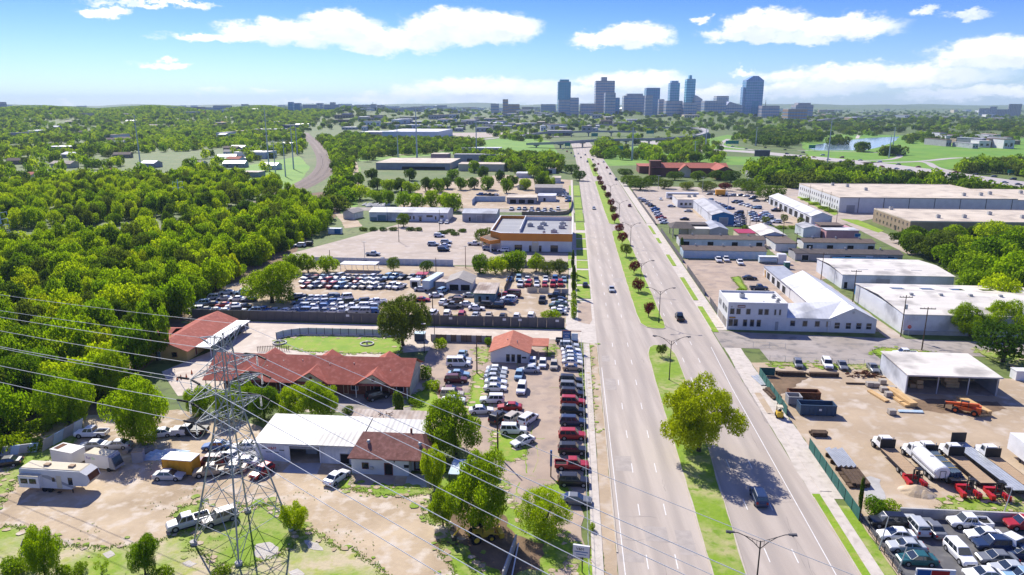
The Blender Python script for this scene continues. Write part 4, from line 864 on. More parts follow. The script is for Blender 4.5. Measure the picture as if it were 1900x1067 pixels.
def right_side():
    # white two-storey office with wings
    t=thing('office','white two storey office at the street corner with low metal roofed wings','office',W(41.1,180.6),-A);w,d,h=15.0,12.4,7.0
    walls(t,w,d,h,'white_wall');flat(t,w,d,h-.5,'flat_roof',1.0,'white_wall');unit(t,4.2,6,6.55,1.3,1.3,1.6);unit(t,9.3,3.0,6.55,.9,.6,.35,'roof_hatch')
    for k in range(4):unit(t,12.6+(k%2)*.8,2.2+k*2.1,6.55,.9,.9,.8)
    up=((.5,1.15),(2.1,1.15),(4.6,1.15),(7.7,1.15),(9.2,1.15),(11.7,.55),(12.9,.55));lo=((.3,1.2),(1.6,1.15),(4.0,1.1),(5.8,1.1),(7.5,1.1))
    for x,ww in up:opening(t,'f',x,4.25,ww,1.6,fm='grey_wall')
    for x,ww in lo:opening(t,'f',x,1.0,ww,1.95,fm='grey_wall')
    opening(t,'f',12.1,.05,1.05,2.6,name='door',fm='white_paint',pm='grey_wall',pane='leaf')
    for y in(1.2,2.6,4.4,5.6,8.6,10.2):opening(t,'l',y,4.25,.8,1.6,fm='grey_wall')
    g=MB();g.box(-.05,1.0,.4,-.003,6.4,2.5);g.box(-.05,7.0,.4,-.003,11.4,2.5);g.build('shopfront_screen','old_asphalt',t)
    o=bx(t,'name_board','brick_maroon',2.35,-.1,6.1,4.3,-.004,6.75);bx(o,'print','white_paint',2.5,-.115,6.35,4.15,-.102,6.5);o=bx(t,'name_board','brick_maroon',.45,-.08,3.15,2.0,-.004,3.6);bx(o,'print','yellow_paint',.6,-.09,3.32,1.85,-.082,3.44);s=MB();s.tri((.5,-.03,6.5),(1.2,-.03,6.5),(.9,-.03,5.9));s.tri((.5,-.01,6.5),(.9,-.01,5.9),(1.2,-.01,6.5));s.build('emblem','grey_wall',t);ff=MB();ff.box(0,-.05,3.62,w,-.003,3.72);ff.build('string_course','white_paint',t)
    # low wing and the long gabled hall joined to it
    walls(t,10.4,8.6,3.7,'white_wall',x0=w+.02,y0=.0,name='wing_wall');mb=MB();x0,x1=w+.02,w+16.5
    mb.quad((x0,-.35,3.72),(x1-4,-.35,3.72),(x1+.5,7.6,6.6),(x0,7.6,5.3));mb.quad((x0,-.35,3.62),(x0,7.6,5.2),(x1+.5,7.6,6.5),(x1-4,-.35,3.62));mb.quad((x0,-.35,3.62),(x1-4,-.35,3.62),(x1-4,-.35,3.72),(x0,-.35,3.72));mb.quad((x0,7.6,3.6),(x0,7.6,5.3),(x1,7.6,6.5),(x1,7.6,3.6));mb.build('wing_roof','metal_roof_bright',t)
    hx,hw,hd=w+10.5,12.0,42;walls(t,hw,hd,3.6,'white_wall','v',3.0,'hall_wall',hx,-.05);gable(t,hw,hd,3.6,3.0,'metal_roof_bright','v',.35,.14,hx,-.05,'hall_roof')
    for x,ww in((16.0,1.25),(19.1,1.25),(22.2,1.25),(25.0,1.1)):opening(t,'f',x,1.4,ww,1.55,fm='grey_wall',pm='tan_brick' if x>24 else 'glass_dark')
    for x in(28.2,31.0,33.6,36.1):
        o=opening(t,'f',x-1.0,1.1,1.2,1.55,fm='black_metal',y0=-.05);bx(o,'glazing_bar','white_paint',x-1.0,-.14,1.85,x+.2,-.11,1.91)
    q=MB();q.tube((hx+6,-.08,5.5),(hx+6,-.14,5.5),.33,n=12);q.build('gable_vent','hvac',t);unit(t,w+1.6,9.2,0,1.4,1.2,1.0,'condenser')
    bx(t,'faded_board','brick_maroon',hx-.08,34,3.1,hx-.03,39,3.6)
    # warehouses with pale roofs
    t=thing('warehouse','near white warehouse with skylights across the alley from the office','warehouse',W(85.3,180.8),-A);w,d,h=52,32,5.2;walls(t,w,d,h,'metal_wall');
    gable(t,w,d,h,1.0,'metal_roof_cream','u',.25,.16)
    for k in range(4):
        p=MB();x=7+k*8.2;p.hexa([(x,24,5.2+.52),(x+3.4,24,5.72),(x+3.4,26.2,5.58),(x,26.2,5.58),(x,24,5.92),(x+3.4,24,5.92),(x+3.4,26.2,5.78),(x,26.2,5.78)]);p.build('skylight','glass_dark',t)
        p=MB();x=8+k*7.8;p.box(x,15.5,6.0,x+.9,16.3,6.9);p.build('roof_vent','hvac',t)
    for x in(2.5,13):p=MB();p.hexa([(x,4.5,5.40),(x+1.2,4.5,5.40),(x+1.2,7.5,5.60),(x,7.5,5.60),(x,4.5,5.58),(x+1.2,4.5,5.58),(x+1.2,7.5,5.76),(x,7.5,5.76)]);p.build('skylight','glass_dark',t)
    bx(t,'plinth','concrete',.05,-.5,0,w,-.05,1.0)
    t=thing('warehouse','farther white warehouse with three skylights beside the alley','warehouse',W(86.6,227.2),-A);w,d,h=34,24.5,4.6;walls(t,w,d,h,'metal_wall');gable(t,w,d,h,.8,'metal_roof_cream','u',.25,.16)
    for k in range(3):p=MB();x=6.6+k*8.4;p.hexa([(x,5.8,4.85),(x+3.4,5.8,4.85),(x+3.4,8.4,5.02),(x,8.4,5.02),(x,5.8,5.14),(x+3.4,5.8,5.14),(x+3.4,8.4,5.30),(x,8.4,5.30)]);p.build('skylight','glass_dark',t)
    opening(t,'f',10.4,.05,4.2,3.4,name='roll_up_door',fm='grey_wall',pm='grey_wall');opening(t,'f',.6,.05,1.2,2.3,name='door',fm='white_paint',pm='dark_open',pane='leaf')
    t=thing('shed','narrow grey roofed shed between the office hall and the yard','shed',W(66.5,214),-A);walls(t,6.5,30,3.2,'white_wall');slab(t,6.5,30,3.2,'metal_roof_grey',.3,.15)
    for y in(4,10,16,22):opening(t,'l',y,.05,3.4,2.4,name='bay_door',pm='dark_open',pane='leaf')
    # storage rows
    def row(lab,nl,nr,d,h,wm,rm,dark=0,grp='storage rows'):
        t,w,_=bld('storage_row',lab,'storage building',nl,nr,d,h,grp);walls(t,w,d,h,wm);gable(t,w,d,h,.9,rm,'u',.35)
        for k in range(dark):
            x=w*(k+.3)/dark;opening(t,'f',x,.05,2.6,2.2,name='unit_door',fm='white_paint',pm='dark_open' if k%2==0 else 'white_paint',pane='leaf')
        for k in range(3):p=MB();x=w*(k+.5)/3;p.tube((x,d*.5,h+.7),(x,d*.5,h+1.7),.35,n=8);p.build('turbine_vent','hvac',t)
    row('brown roofed storage row with a plain blue grey front wall, nearest the sand yard',(1268,480),(1420,481),9,3.2,'tarp_blue','shingle_umber');row('brown roofed storage row with dark unit doors, second from the sand yard',(1261,458),(1417,459),9,3.2,'white_wall','shingle_umber',7)
    row('brown roofed storage row at the right, its doors open',(1490,464),(1622,466),9,3.2,'white_wall','shingle_umber',7);row('dark brown storage row just above the blue bins',(1476,484),(1672,486),9,2.8,'grey_wall','shingle_dark',5)
    t,w,d=bld('storage_row','short storage wing running toward the far grey building','storage building',(1438,466),(1478,467),30,3.2);walls(t,w,d,3.2,'white_wall');slab(t,w,d,3.2,'shingle_umber',.3,.2)
    t,w,d=bld('house','pale house with white tilted roof behind the storage rows','house',(1412,452),(1470,452),22,3.4);walls(t,w*.8,d,3.4,'white_wall','v',1.6);gable(t,w*.8,d,3.4,1.6,'metal_roof_cream','v',.4)
    t,w,d=bld('house','pink walled house with brown roof behind the right storage row','house',(1532,444),(1592,445),16,4);walls(t,w,d,4,'pink_wall');slab(t,w,d*.45,4.0,'metal_roof_v',.3,.2);slab(t,w*.7,d*.5,4.6,'shingle_umber',.2,.5,0,d*.48);opening(t,'f',12,1.2,2.5,1.6,pm='blue_wall')
    t,w,d=bld('shed','small white metal shed left of the pink house','shed',(1489,440),(1522,441),12,4);walls(t,w,d,4,'metal_wall','v',1);gable(t,w,d,4,1,'metal_roof','v',.2)
    t,w,d=bld('filling_station','dark hip roofed station with tan pillars by the right footway','shop',(1246,442),(1286,442),12,4.6)
    for x in(.4,w-.8):
        for y in(.4,d-.8):bx(t,'pillar','cream_wall',x,y,0,x+.5,y+.5,4.4)
    walls(t,w*.4,d*.4,4.3,'cream_wall',x0=w*.45,y0=d*.3,name='kiosk_wall');mb=MB();B=[(-.6,-.6,4.4),(w+.6,-.6,4.4),(w+.6,d+.6,4.4),(-.6,d+.6,4.4)];r1,r2=(w*.25,d*.5,6.4),(w*.75,d*.5,6.4);mb.quad(B[0],B[1],r2,r1);mb.quad(B[2],B[3],r1,r2);mb.tri(B[1],B[2],r2);mb.tri(B[3],B[0],r1);mb.quad(*B[::-1]);mb.build('roof','shingle_dark',t)
    t,w,d=bld('shop','tan fronted shop with half dark roof beside the hip roofed station','shop',(1277,441),(1316,442),14,4);walls(t,w,d,4,'cream_wall');slab(t,w,d*.4,4.0,'metal_roof_cream',.3,.2);slab(t,w,d*.5,4.6,'shingle_dark',.2,.4,0,d*.45)
    t,w,d=bld('shop','grey green gabled workshop right of the tan fronted shop','workshop',(1316,442),(1350,443),18,4);walls(t,w,d,4,'grey_wall','v',1.2);gable(t,w,d,4,1.2,'metal_roof_grey','v',.3)
    t,w,d=bld('shed','shed with a flat red roof behind the storage rows','shed',(1370,447),(1400,447),10,3.5);walls(t,w,d,3.3,'cream_wall');slab(t,w,d,3.3,'red_paint',.3,.2)
    # dealer lot buildings
    t,w,d=bld('showroom','white metal hall with bright blue gable front in the dealer lot','building',(1320,417),(1361,417),55,4.6);walls(t,w,d,4.7,'metal_wall_y','v',1.5);gable(t,w,d,4.7,1.5,'metal_roof','v',.3)
    q=MB();q.box(-.02,-.12,0,w+.02,-.004,4.7);q.tri((0,-.06,4.7),(w,-.06,4.7),(w/2,-.06,6.2));q.build('blue_front','blue_wall',t);opening(t,'f',w*.33,.05,4.4,3.6,name='bay_door',fm='white_paint',pm='grey_wall',pane='leaf',y0=-.12);opening(t,'f',1.2,.05,1.2,2.3,name='door',fm='white_paint',pm='tarp_blue',pane='leaf',y0=-.12)
    t,w,d=bld('office','flat white sales office in the dealer lot','office',(1257,385),(1314,385),22,4.2);walls(t,w,d,4.4,'white_wall');slab(t,w,d,4.4,'flat_roof',.2,.2);unit(t,w*.4,10,4.6,2,2,1);unit(t,w*.6,12,4.6,2,2,1)
    for x in(1.5,4,6.5,9):opening(t,'f',x,1.2,1.5,1.5,fm='grey_wall')
    t=thing('bus','long white bus parked across the back of the dealer lot','bus',G(1236,369),-A);bx(t,'body','white_paint',0,0,.5,20,2.8,3.9);bx(t,'window_band','glass_dark',1,-.03,2.1,19,-.004,3.0)
    for x in(3,16):p=MB();p.tube((x,-.02,.55),(x,2.82,.55),.55,n=10);p.build('wheel','tyre',t)
    t=thing('box_truck','orange box truck in the back row of the dealer lot','truck',G(1328,364),-A);bx(t,'box','yellow_box',0,0,1.0,6,2.5,4.0);bx(t,'cab','white_paint',6,.2,.6,7.8,2.3,2.6)
    for x in(1.4,6.8):p=MB();p.tube((x,-.02,.5),(x,2.5,.5),.5,n=10);p.build('wheel','tyre',t)
    t,w,d=bld('open_shed','white metal shed with a row of open bays facing the dealer lot','shed',(1503,417),(1544,419),78,4.6);walls(t,w,d,4.4,'metal_wall_y','v',1.8);gable(t,w,d,4.4,1.8,'metal_roof_v','v',.3)
    for k in range(8):opening(t,'l',3+k*9.4,.05,5.6,3.4,name='bay_door',fm='white_paint',pm='dark_open',pane='leaf')  # no real leaves: dark panes on the solid wall paint the bays' inner shade
    # big long warehouses
    t=thing('warehouse','huge white warehouse with flat cream roof and rows of small windows','warehouse',W(145.7,399),-A);w,d,h=92,72,8.2;walls(t,w,d,h,'white_wall');flat(t,w,d,h,'flat_roof',.25,'flat_roof')
    walls(t,46,52,7.6,'white_wall',x0=w+.02,y0=.2,name='extension_wall');mb=MB();mb.box(w+.1,.1,7.6,w+46,52,7.9);mb.build('extension_roof','flat_roof',t)
    for k in range(9):p=MB();x=10+k*13.2;p.box(x,-.1,0,x+.25,-.004,h);p.build('downpipe','black_metal',t)
    for k in range(18):
        for z in(1.4,4.6):opening(t,'l',2.5+k*3.85,z,1.1,1.7,fm='grey_wall')
    opening(t,'f',4,.05,4.4,4,name='roll_up_door',fm='grey_wall',pm='grey_wall')
    for x,y in((22,52),(16,60),(26,34),(70,12),(80,14),(88,20),(108,26),(114,24),(104,10),(110,9),(130,14)):unit(t,x,y,8.25,1.6,1.6,1.6)
    t=thing('warehouse','brown brick warehouse with cream roof before the huge white one','warehouse',W(151.5,328),-A);w,d,h=120,40,6.6;walls(t,w,d,h,'tan_brick');flat(t,w,d,h,'flat_roof',.2,'flat_roof')
    for k in range(9):
        for z in(1.0,4.0):opening(t,'l',2+k*4.1,z,1.3,1.5,fm='tan_brick')
    opening(t,'l',13,.05,1.6,2.4,name='door',fm='tan_brick',pm='dark_open',pane='leaf',W_=0)
    for x,y in((6,36),(16,10),(28,11),(54,12),(45,22),(84,20),(96,14)):unit(t,x,y,6.6,1.6,1.4,1.5)
    # red-roofed hall by the avenue
    t,w,d=bld('hall','large brick hall with dark red roof and gables by the rounded trees','building',(1216,332),(1360,333),60,8);walls(t,w,d*.3,7,'brick_maroon',x0=0,y0=d*.4);gable(t,w,d*.35,7,3.2,'shingle_red','u',.8,y0=d*.38)
    walls(t,w*.22,d*.7,7,'brick_maroon','v',3,'wing_wall',w*.78,0);gable(t,w*.22,d*.7,7,3.2,'shingle_red','v',.8,x0=w*.78,name='wing_roof');walls(t,9,9,6,'cream_wall','v',3,'porch_wall',w*.35,d*.28);gable(t,9,9,6,4,'shingle_red','v',.8,x0=w*.35,y0=d*.26,name='porch_roof');walls(t,9,9,12,'brick_maroon',name='tower_wall',x0=-2,y0=d*.4);slab(t,9,9,12,'brick_maroon',.3,.4,-2,d*.4)
    t,w,d=bld('hall','low brick annexe with pink roof left of the large brick hall','building',(1186,322),(1216,322),30,6);walls(t,w,d,6,'brick_maroon');slab(t,w,d,6,'shingle_red',.5,.3)
    for k,(a,b,c2)in enumerate((((1462,316),(1560,317),'long low service building with dark bays below the highway'),((1390,330),(1480,331),'low white shed under the trees below the highway'),((1225,318),(1245,318),'small white building behind the brick annexe'))):
        t,w,d=bld('shed',c2,'shed',a,b,14,4.5);walls(t,w,d,4.5,'white_wall');slab(t,w,d,4.5,'metal_roof_cream',.3,.25)
        for j in range(3):opening(t,'f',w*(.45+j*.16),.05,5,3.4,name='bay_door',fm='white_paint',pm='dark_open',pane='leaf')
right_side()

# ------------------------------------------------------------------ trees
LEAF_DIA=np.array([(-.62,0,0),(0,-.42,.06),(.62,0,0),(0,.42,.06)])
def crown_mesh(name,seed,lobes,leaves,leaf,spread=(.62,.62,.34),zc=.52,rl=(.26,.46),flat=1.0,m='leaf_mid',shell=.62,up=.25):
    """crown in a unit box (radius 1, height 0..1 x2): leaf-sized faces spread over many uneven lobes"""
    g=np.random.default_rng(seed);C=[];
    while len(C)<lobes:
        d=g.normal(size=3);d /= np.linalg.norm(d);r=g.uniform(.35,1.0)**.6
        c=d*r*np.array(spread);c[2]=c[2]*flat+zc
        C.append((*c,g.uniform(*rl)))
    C=np.array(C);w=C[:,3]**2;w /= w.sum()
    k=g.choice(len(C),size=int(leaves*1.8),p=w);d=g.normal(size=(len(k),3));d[:,2]+=up;d /= np.linalg.norm(d,axis=1)[:,None]
    rr=C[k,3]*(shell+(1.08-shell)*g.random(len(k))**.7)
    bump=1+.16*np.sin(d[:,0]*9+k)*np.sin(d[:,1]*8+k*2)
    P=C[k,:3]+d*(rr*bump)[:,None]*np.array([1,1,.82])
    inside=np.zeros(len(k),bool)
    for c in C:inside |=((P-c[:3])**2).sum(1)<(c[3]*.62)**2
    P=P[~inside][:leaves];d=d[~inside][:leaves];n=len(P)
    nn=d+g.normal(size=(n,3))*.55;nn[:,2]+=.25;nn /= np.linalg.norm(nn,axis=1)[:,None]
    t=np.cross(nn,g.normal(size=(n,3)));t /= np.linalg.norm(t,axis=1)[:,None];b=np.cross(nn,t)
    s=leaf*g.uniform(.55,1.35,size=n)
    Vv=(P[:,None,:]+LEAF_DIA[None,:,0:1]*t[:,None,:]*s[:,None,None]+LEAF_DIA[None,:,1:2]*b[:,None,:]*s[:,None,None]+LEAF_DIA[None,:,2:3]*nn[:,None,:]*s[:,None,None])
    me=bpy.data.meshes.new(name);me.vertices.add(n*4);me.vertices.foreach_set('co',Vv.reshape(-1).astype(np.float32))
    me.loops.add(n*4);me.loops.foreach_set('vertex_index',np.arange(n*4,dtype=np.int32));me.polygons.add(n)
    me.polygons.foreach_set('loop_start',np.arange(0,n*4,4,dtype=np.int32));me.polygons.foreach_set('loop_total',np.full(n,4,dtype=np.int32))
    me.materials.append(MATS[m]);me.update(calc_edges=True);return me,C
def trunk_mesh(name,C,base=.0,r=.075,n=7,zoff=0.0):
    mb=MB();q=random.Random(len(C));top=Vector((q.uniform(-.05,.05),q.uniform(-.05,.05),.28))
    mb.tube((0,0,-.03),(top.x*.3,top.y*.3,.05),r*1.5,r,n);mb.tube((top.x*.3,top.y*.3,.05),top,r,r*.8,n)
    for c in sorted(C.tolist(),key=lambda c:-c[3])[:7]:
        e=Vector(c[:3]);mid=top.lerp(e,.5)+Vector((0,0,.05));mb.tube(top,mid,r*.55,r*.36,5);mb.tube(mid,e,r*.36,r*.1,5)
    return mb.mesh(name,'bark')
CR={}
def variants():
    for i,m in enumerate(('leaf_lime','leaf_mid','leaf_lime','leaf_mid','leaf_olive','leaf_dark','leaf_gold','leaf_lime')):
        me,C=crown_mesh('crown',30+i,17+i%5,3000,.078,m=m,spread=(.72,.72,.38),rl=(.18,.40));CR['wood%d'%i]=(me,trunk_mesh('trunk',C))
    for i,m in enumerate(('leaf_dark','leaf_olive')):   # round clipped live oaks
        me,C=crown_mesh('crown',60+i,16,3200,.07,m=m,spread=(.60,.60,.26),zc=.6,rl=(.30,.42));CR['oak%d'%i]=(me,trunk_mesh('trunk',C,r=.06))
    for i,m in enumerate(('leaf_rust','leaf_wine','leaf_wine','leaf_olive')):
        me,C=crown_mesh('crown',70+i,12,1500,.085,m=m,spread=(.60,.60,.24),zc=.66,rl=(.26,.40));CR['myrtle%d'%i]=(me,trunk_mesh('trunk',C,r=.05))
    for i,m in enumerate(('leaf_mid','leaf_olive','leaf_dark','leaf_lime')):
        me,C=crown_mesh('crown',80+i,12,420,.17,m=m,spread=(.62,.62,.34));CR['far%d'%i]=(me,trunk_mesh('trunk',C))
    for i,m in enumerate(('leaf_lime','leaf_mid','leaf_gold')):     # large foreground crowns, small leaves
        me,C=crown_mesh('crown',90+i,34,20000,.031,m=m,spread=(.74,.74,.38),rl=(.13,.26),shell=.6);CR['near%d'%i]=(me,trunk_mesh('trunk',C,r=.05))
    me,C=crown_mesh('crown',101,58,40000,.0225,m='leaf_gold',spread=(.80,.80,.38),zc=.55,rl=(.10,.21),shell=.6);CR['sycamore']=(me,trunk_mesh('trunk',C,r=.042))
    me,C=crown_mesh('crown',102,40,22000,.029,m='leaf_olive',spread=(.76,.76,.33),zc=.6,rl=(.12,.23),shell=.6);CR['elm']=(me,trunk_mesh('trunk',C,r=.045))
    me,C=crown_mesh('crown',103,44,22000,.025,m='leaf_lime',spread=(.66,.66,.40),zc=.5,rl=(.14,.26),shell=.4);CR['feathery']=(me,trunk_mesh('trunk',C,r=.04))
    # bushes: same lobes, seated on the ground
    for i,m in enumerate(('leaf_mid','leaf_dark','leaf_lime')):
        me,C=crown_mesh('foliage',110+i,12,1600,.085,m=m,spread=(.62,.62,.20),zc=.32,rl=(.26,.40));CR['bush%d'%i]=(me,trunk_mesh('stem',C,r=.03))
    g=np.random.default_rng(5)                         # cone-shaped cedar
    me,C=crown_mesh('crown',120,10,2600,.075,m='leaf_dark',spread=(.2,.2,.42),zc=.5,rl=(.22,.3));CR['cedar']=(me,trunk_mesh('trunk',C,r=.05))
    me,C=crown_mesh('crown',121,16,700,.06,m='leaf_mid',spread=(.6,.6,.45),zc=.45,rl=(.1,.2),shell=.2);CR['scrub']=(me,trunk_mesh('trunk',C,r=.03))
variants()
def tree(kind,p,h,rad,label,cat='tree',group=None,rz=None,name=None):
    """trunk foot p, height h, crown radius rad"""
    me,tr=CR[kind];rz=rnd.uniform(0,6.28)if rz is None else rz
    bush=kind.startswith('bush');t=thing(name or('bush' if bush else 'tree'),label,'bush' if bush and cat=='tree' else cat,p,rz,group)
    link('crown' if not bush else 'foliage',me,t,scale=(rad,rad,h));link('trunk' if not bush else 'stem',tr,t,scale=(rad,rad,h));return t
def T(kind,px,py,h,rad,label,**k):return tree(kind,G(px,py),h,rad,label,**k)
def scatter(px,sp,seed):
    poly=[tuple(G(a,b)[:2])for a,b in px];q=random.Random(seed);out=[]
    xs=[p[0] for p in poly];ys=[p[1] for p in poly];y=min(ys);j=0
    while y<max(ys):
        x=min(xs)+(sp/2 if j%2 else 0)
        while x<max(xs):
            p=(x+q.uniform(-.38,.38)*sp,y+q.uniform(-.38,.38)*sp)
            if inside(p,poly):out.append(p)
            x+=sp
        y+=sp*.87;j+=1
    return out
def inview(p,m=60):
    X=p[0];Z=p[1]*cP+H*sP
    return Z>20 and-m<CX+F*X/Z<1900+m
ZONES=[  # woods whose nearest trees are individuals: polygon of photo px, spacing, kinds, label
    ([(-300,1000),(-60,870),(60,818),(150,772),(215,740),(262,690),(268,655),(320,606),(345,578),(430,524),(470,500),(520,470),(600,428),(612,404),(556,372),(520,372),(480,396),(300,436),(178,446),(0,460),(-200,480),(-420,640)],7.6,
     ('wood0','wood2','wood7','wood1','wood3','wood6','wood3','wood4','wood5','wood0'),('bushy lime green tree among the dense wood between the railway and the motel','leafy mid green tree among the dense wood between the railway and the motel','golden green tree among the dense wood between the railway and the motel')),
    ([(-200,446),(0,430),(178,420),(300,412),(400,396),(470,374),(530,350),(470,345),(440,328),(400,320),(330,345),(0,352),(-300,360)],9.5,
     ('wood1','wood4','wood3','wood0','wood5'),('lime green tree in the wood beyond the single track line','dull green tree in the wood beyond the single track line','dark green tree in the wood beyond the single track line')),
]
def kindlabel(k,labs):
    m=CR[k][0].materials[0].name
    return labs[0] if 'lime' in m else labs[2] if('gold' in m or 'dark' in m)else labs[1]
LMK=[(*G(x,y)[:2],l)for x,y,l in((300,640,'the yellow walled building'),(372,585,'the impound lot'),(500,478,'the parking field'),(80,800,'the junk yard slabs'),(0,700,'the left view edge'),(560,380,'the railway bend'))];SEEN={}
def woods():
    cand=[]
    for zi,(px,sp,kinds,labs)in enumerate(ZONES):
        for p in scatter(px,sp,40+zi):
            if inview(p):cand.append((math.hypot(*p),zi,p))
    cand.sort();q=random.Random(3);rest=[]
    for n,(d,zi,p)in enumerate(cand):
        if n>=150:rest.append(p);continue
        kinds,labs=ZONES[zi][2:];k=q.choice(kinds);r=q.uniform(2.6,6.0)
        h=4.2+r*q.uniform(.6,1.25);lm=min(LMK,key=lambda l:(l[0]-p[0])**2+(l[1]-p[1])**2)[2]
        c={'l':'lime','d':'dull green','g':'golden green','m':'mid green','o':'olive'}[CR[k][0].materials[0].name[5]]
        key=('low' if h<7.4 else 'medium' if h<9 else 'tall',c,lm);SEEN[key]=SEEN.get(key,-1)+1
        tree(k,(p[0],p[1],0),h,r,'%s %s tree in the dense wood, %s nearest to %s'%(key[0],c,ORD[SEEN[key]],lm),group='trees of the wood by the railway')
    return rest
REST=woods()
def named_trees():
    T('sycamore',1296,838,12.6,8.6,'large golden green sycamore standing alone on the near median',rz=.4)
    T('elm',748,641,12.5,8.4,'broad olive tree shading the corner of the motel lawn',rz=1.0)
    T('near1',505,562,12.0,11.2,'huge round tree standing in the left half of the impound lot',rz=.2)
    T('near1',845,842,9.8,6.2,'dense green tree beside the red shingled white house',rz=2)
    T('near1',893,985,11.2,5.6,'tall green tree over the backhoe by the dirt yard',rz=1)
    T('feathery',1010,992,6.8,4.8,'feathery yellow green tree in front of the last parked car',rz=3)
    T('near0',262,820,12.5,6.6,'tall yellow green tree behind the white sedans in the junk yard',rz=.5)
    T('near0',130,790,10.5,6.2,'broad yellow green tree at the wood edge above the concrete wall slabs',rz=2.5)
    T('near1',60,760,11,7,'shady tree at the wood edge nearest the junk yard',rz=2.2)
    T('near1',195,740,10,6,'green tree just behind the leaning concrete slabs',rz=.2)
    T('wood1',293,668,13.5,4.6,'thick trunked tree at the corner of the yellow walled building',rz=.9)
    for px,py,h,r,k,lab in((372,768,6.0,3.6,'near0','low yellow green tree left of the steel pylon'),(420,775,6.0,3.8,'near1','leafy tree right behind the steel pylon'),(490,775,6.6,4.2,'near1','green tree in front of the motel, next to the pylon'),
                                 (548,778,7.2,4.4,'near0','lime green tree in front of the middle motel gable'),(600,776,7.4,4.2,'near1','rightmost of the trees hiding the motel rooms'),(455,752,5.4,3.4,'near0','short lime tree close to the motel porch')):
        T(k,px,py,h,r,lab,rz=px*.1,group='row of trees in front of the motel')
    T('cedar',741,777,5.2,2.6,'dark pointed cedar at the corner of the motel apron')
    T('bush0',790,700,3.2,2.4,'bright bush at the right end of the motel');T('bush2',800,722,2.6,2.2,'lime bush below the right end of the motel');T('bush2',818,645,3.6,1.9,'upright lime bush by the back fence of the motel')
    T('bush0',905,640,2.6,1.3,'small bush left of the orange roofed office')
    T('bush2',775,750,1.8,2.0,'low leafy bush beside the pointed cedar');T('bush1',645,765,1.9,1.6,'round shrub at the edge of the motel apron')
    T('near0',548,985,4.6,2.3,'small vase shaped tree at the foot of the steel pylon',rz=2)
    T('near0',84,1068,7.2,3.0,'slender lime tree at the lower left edge of the grass',rz=1);T('near1',270,1066,5.4,2.4,'small leafy tree on the near grass left of the pylon',rz=.3)
    for px,py,h,r,n in((18,1066,2.6,2.4,'first'),(45,1062,2.2,1.8,'second'),(120,1070,2.0,1.6,'third'),(300,1075,2.0,1.8,'fourth'),(150,1062,1.6,1.4,'fifth'),(410,1068,1.5,1.4,'sixth')):
        T('bush0',px,py,h,r,n+' low bush from the left along the near edge of the grass',group='low bushes on the near grass')
    T('scrub',190,1062,2.6,1.5,'thin leafless scrub beside the near bushes',name='bush',cat='bush')
    T('bush2',15,835,4.2,3.6,'bright bush at the left edge beside the junk yard wall');T('bush0',65,832,2.4,2.2,'dark bush against the toppled concrete slabs')
    T('near1',822,975,5.6,2.4,'thin ragged tree at the edge of the dirt yard',rz=1.2)
    T('near0',806,905,7.5,2.4,'narrow climbing tree at the porch of the white house',rz=2)
    T('bush0',1099,985,1.6,.6,'weedy clump growing through the footway fence')
    # median crape myrtles, nearest first
    my=[(1228,662,3,1.7,'myrtle3','small rusty green crape myrtle at the tip of the near median'),(1203,588,3.9,2.3,'myrtle2','rust red crape myrtle at the near end of the long median'),(1185,542,4.3,2.6,'myrtle1','crimson crape myrtle second from the near end of the long median'),
          (1176,508,4.3,2.7,'myrtle2','brownish crape myrtle beyond the crimson one'),(1162,477,4.6,3.1,'myrtle3','dull green crape myrtle beyond the brownish one'),(1154,453,4.8,3.0,'myrtle2','dark wine crape myrtle near the far end of the long median'),(1148,433,4.4,2.8,'myrtle1','maroon crape myrtle at the far end of the long median')]
    for px,py,h,r,k,lab in my:T(k,px,py,h,r,lab,group='crape myrtles on the median',name='crape_myrtle')
    for i,(px,py,k)in enumerate(((1140,414,'myrtle2'),(1137,399,'myrtle0'),(1133,384,'myrtle1'),(1128,371,'myrtle2'),(1121,357,'myrtle2'),(1115,346,'myrtle1'),(1112,337,'myrtle1'),(1105,322,'myrtle0'),(1101,313,'myrtle3'))):
        T(k,px,py,4.6,2.9,ORD[i]+' crape myrtle along the median past the upper turning gap',group='crape myrtles on the median',name='crape_myrtle')
    # trees at the parking field and the orange-banded shop
    for px,py,h,r,k,lab in((749,421,6,4.4,'oak0','lone oak on the edge of the big parking field, before the white office'),(899,452,6,5.2,'oak1','olive tree at the left wall of the orange banded shop'),(949,462,6,4.4,'oak0','dark round tree by the canopy of the orange banded shop'),
                                 (890,507,6.2,4.2,'wood3','leftmost tree of the row before the orange banded shop'),(919,508,5.6,4.0,'wood0','second tree of the row before the orange banded shop'),(941,503,6.2,3.8,'wood0','third tree of the row before the orange banded shop'),(960,505,7.2,4.0,'wood3','tall tree of the row before the orange banded shop'),
                                 (995,504,6.2,3.4,'wood1','upright tree behind the back fence of the impound lot'),(1016,510,4.6,3.6,'oak1','low olive tree behind the right end of the impound fence'),(1038,509,4.8,3.4,'oak1','low olive tree nearest the avenue behind the impound fence'),
                                 (730,503,4.6,2.6,'oak0','small dark tree right of the white carport'),(792,504,3.6,2.9,'oak0','round dark tree behind the blue trailer'),
                                 (545,506,6.2,4.2,'wood3','left tree of the clump at the impound lot back fence'),(572,505,6.4,3.8,'wood1','middle tree of the clump at the impound lot back fence'),(607,505,5.4,4.4,'wood0','rounded right tree of the clump at the impound lot back fence')):
        T(k,px,py,h,r,lab)
    for i,px in enumerate((676,693,712,729,762,775)):tree('bush1',G(px,428),2.4,2.9,ORD[i]+' clipped hedge bush from the left before the white metal office',group='clipped hedge bushes')
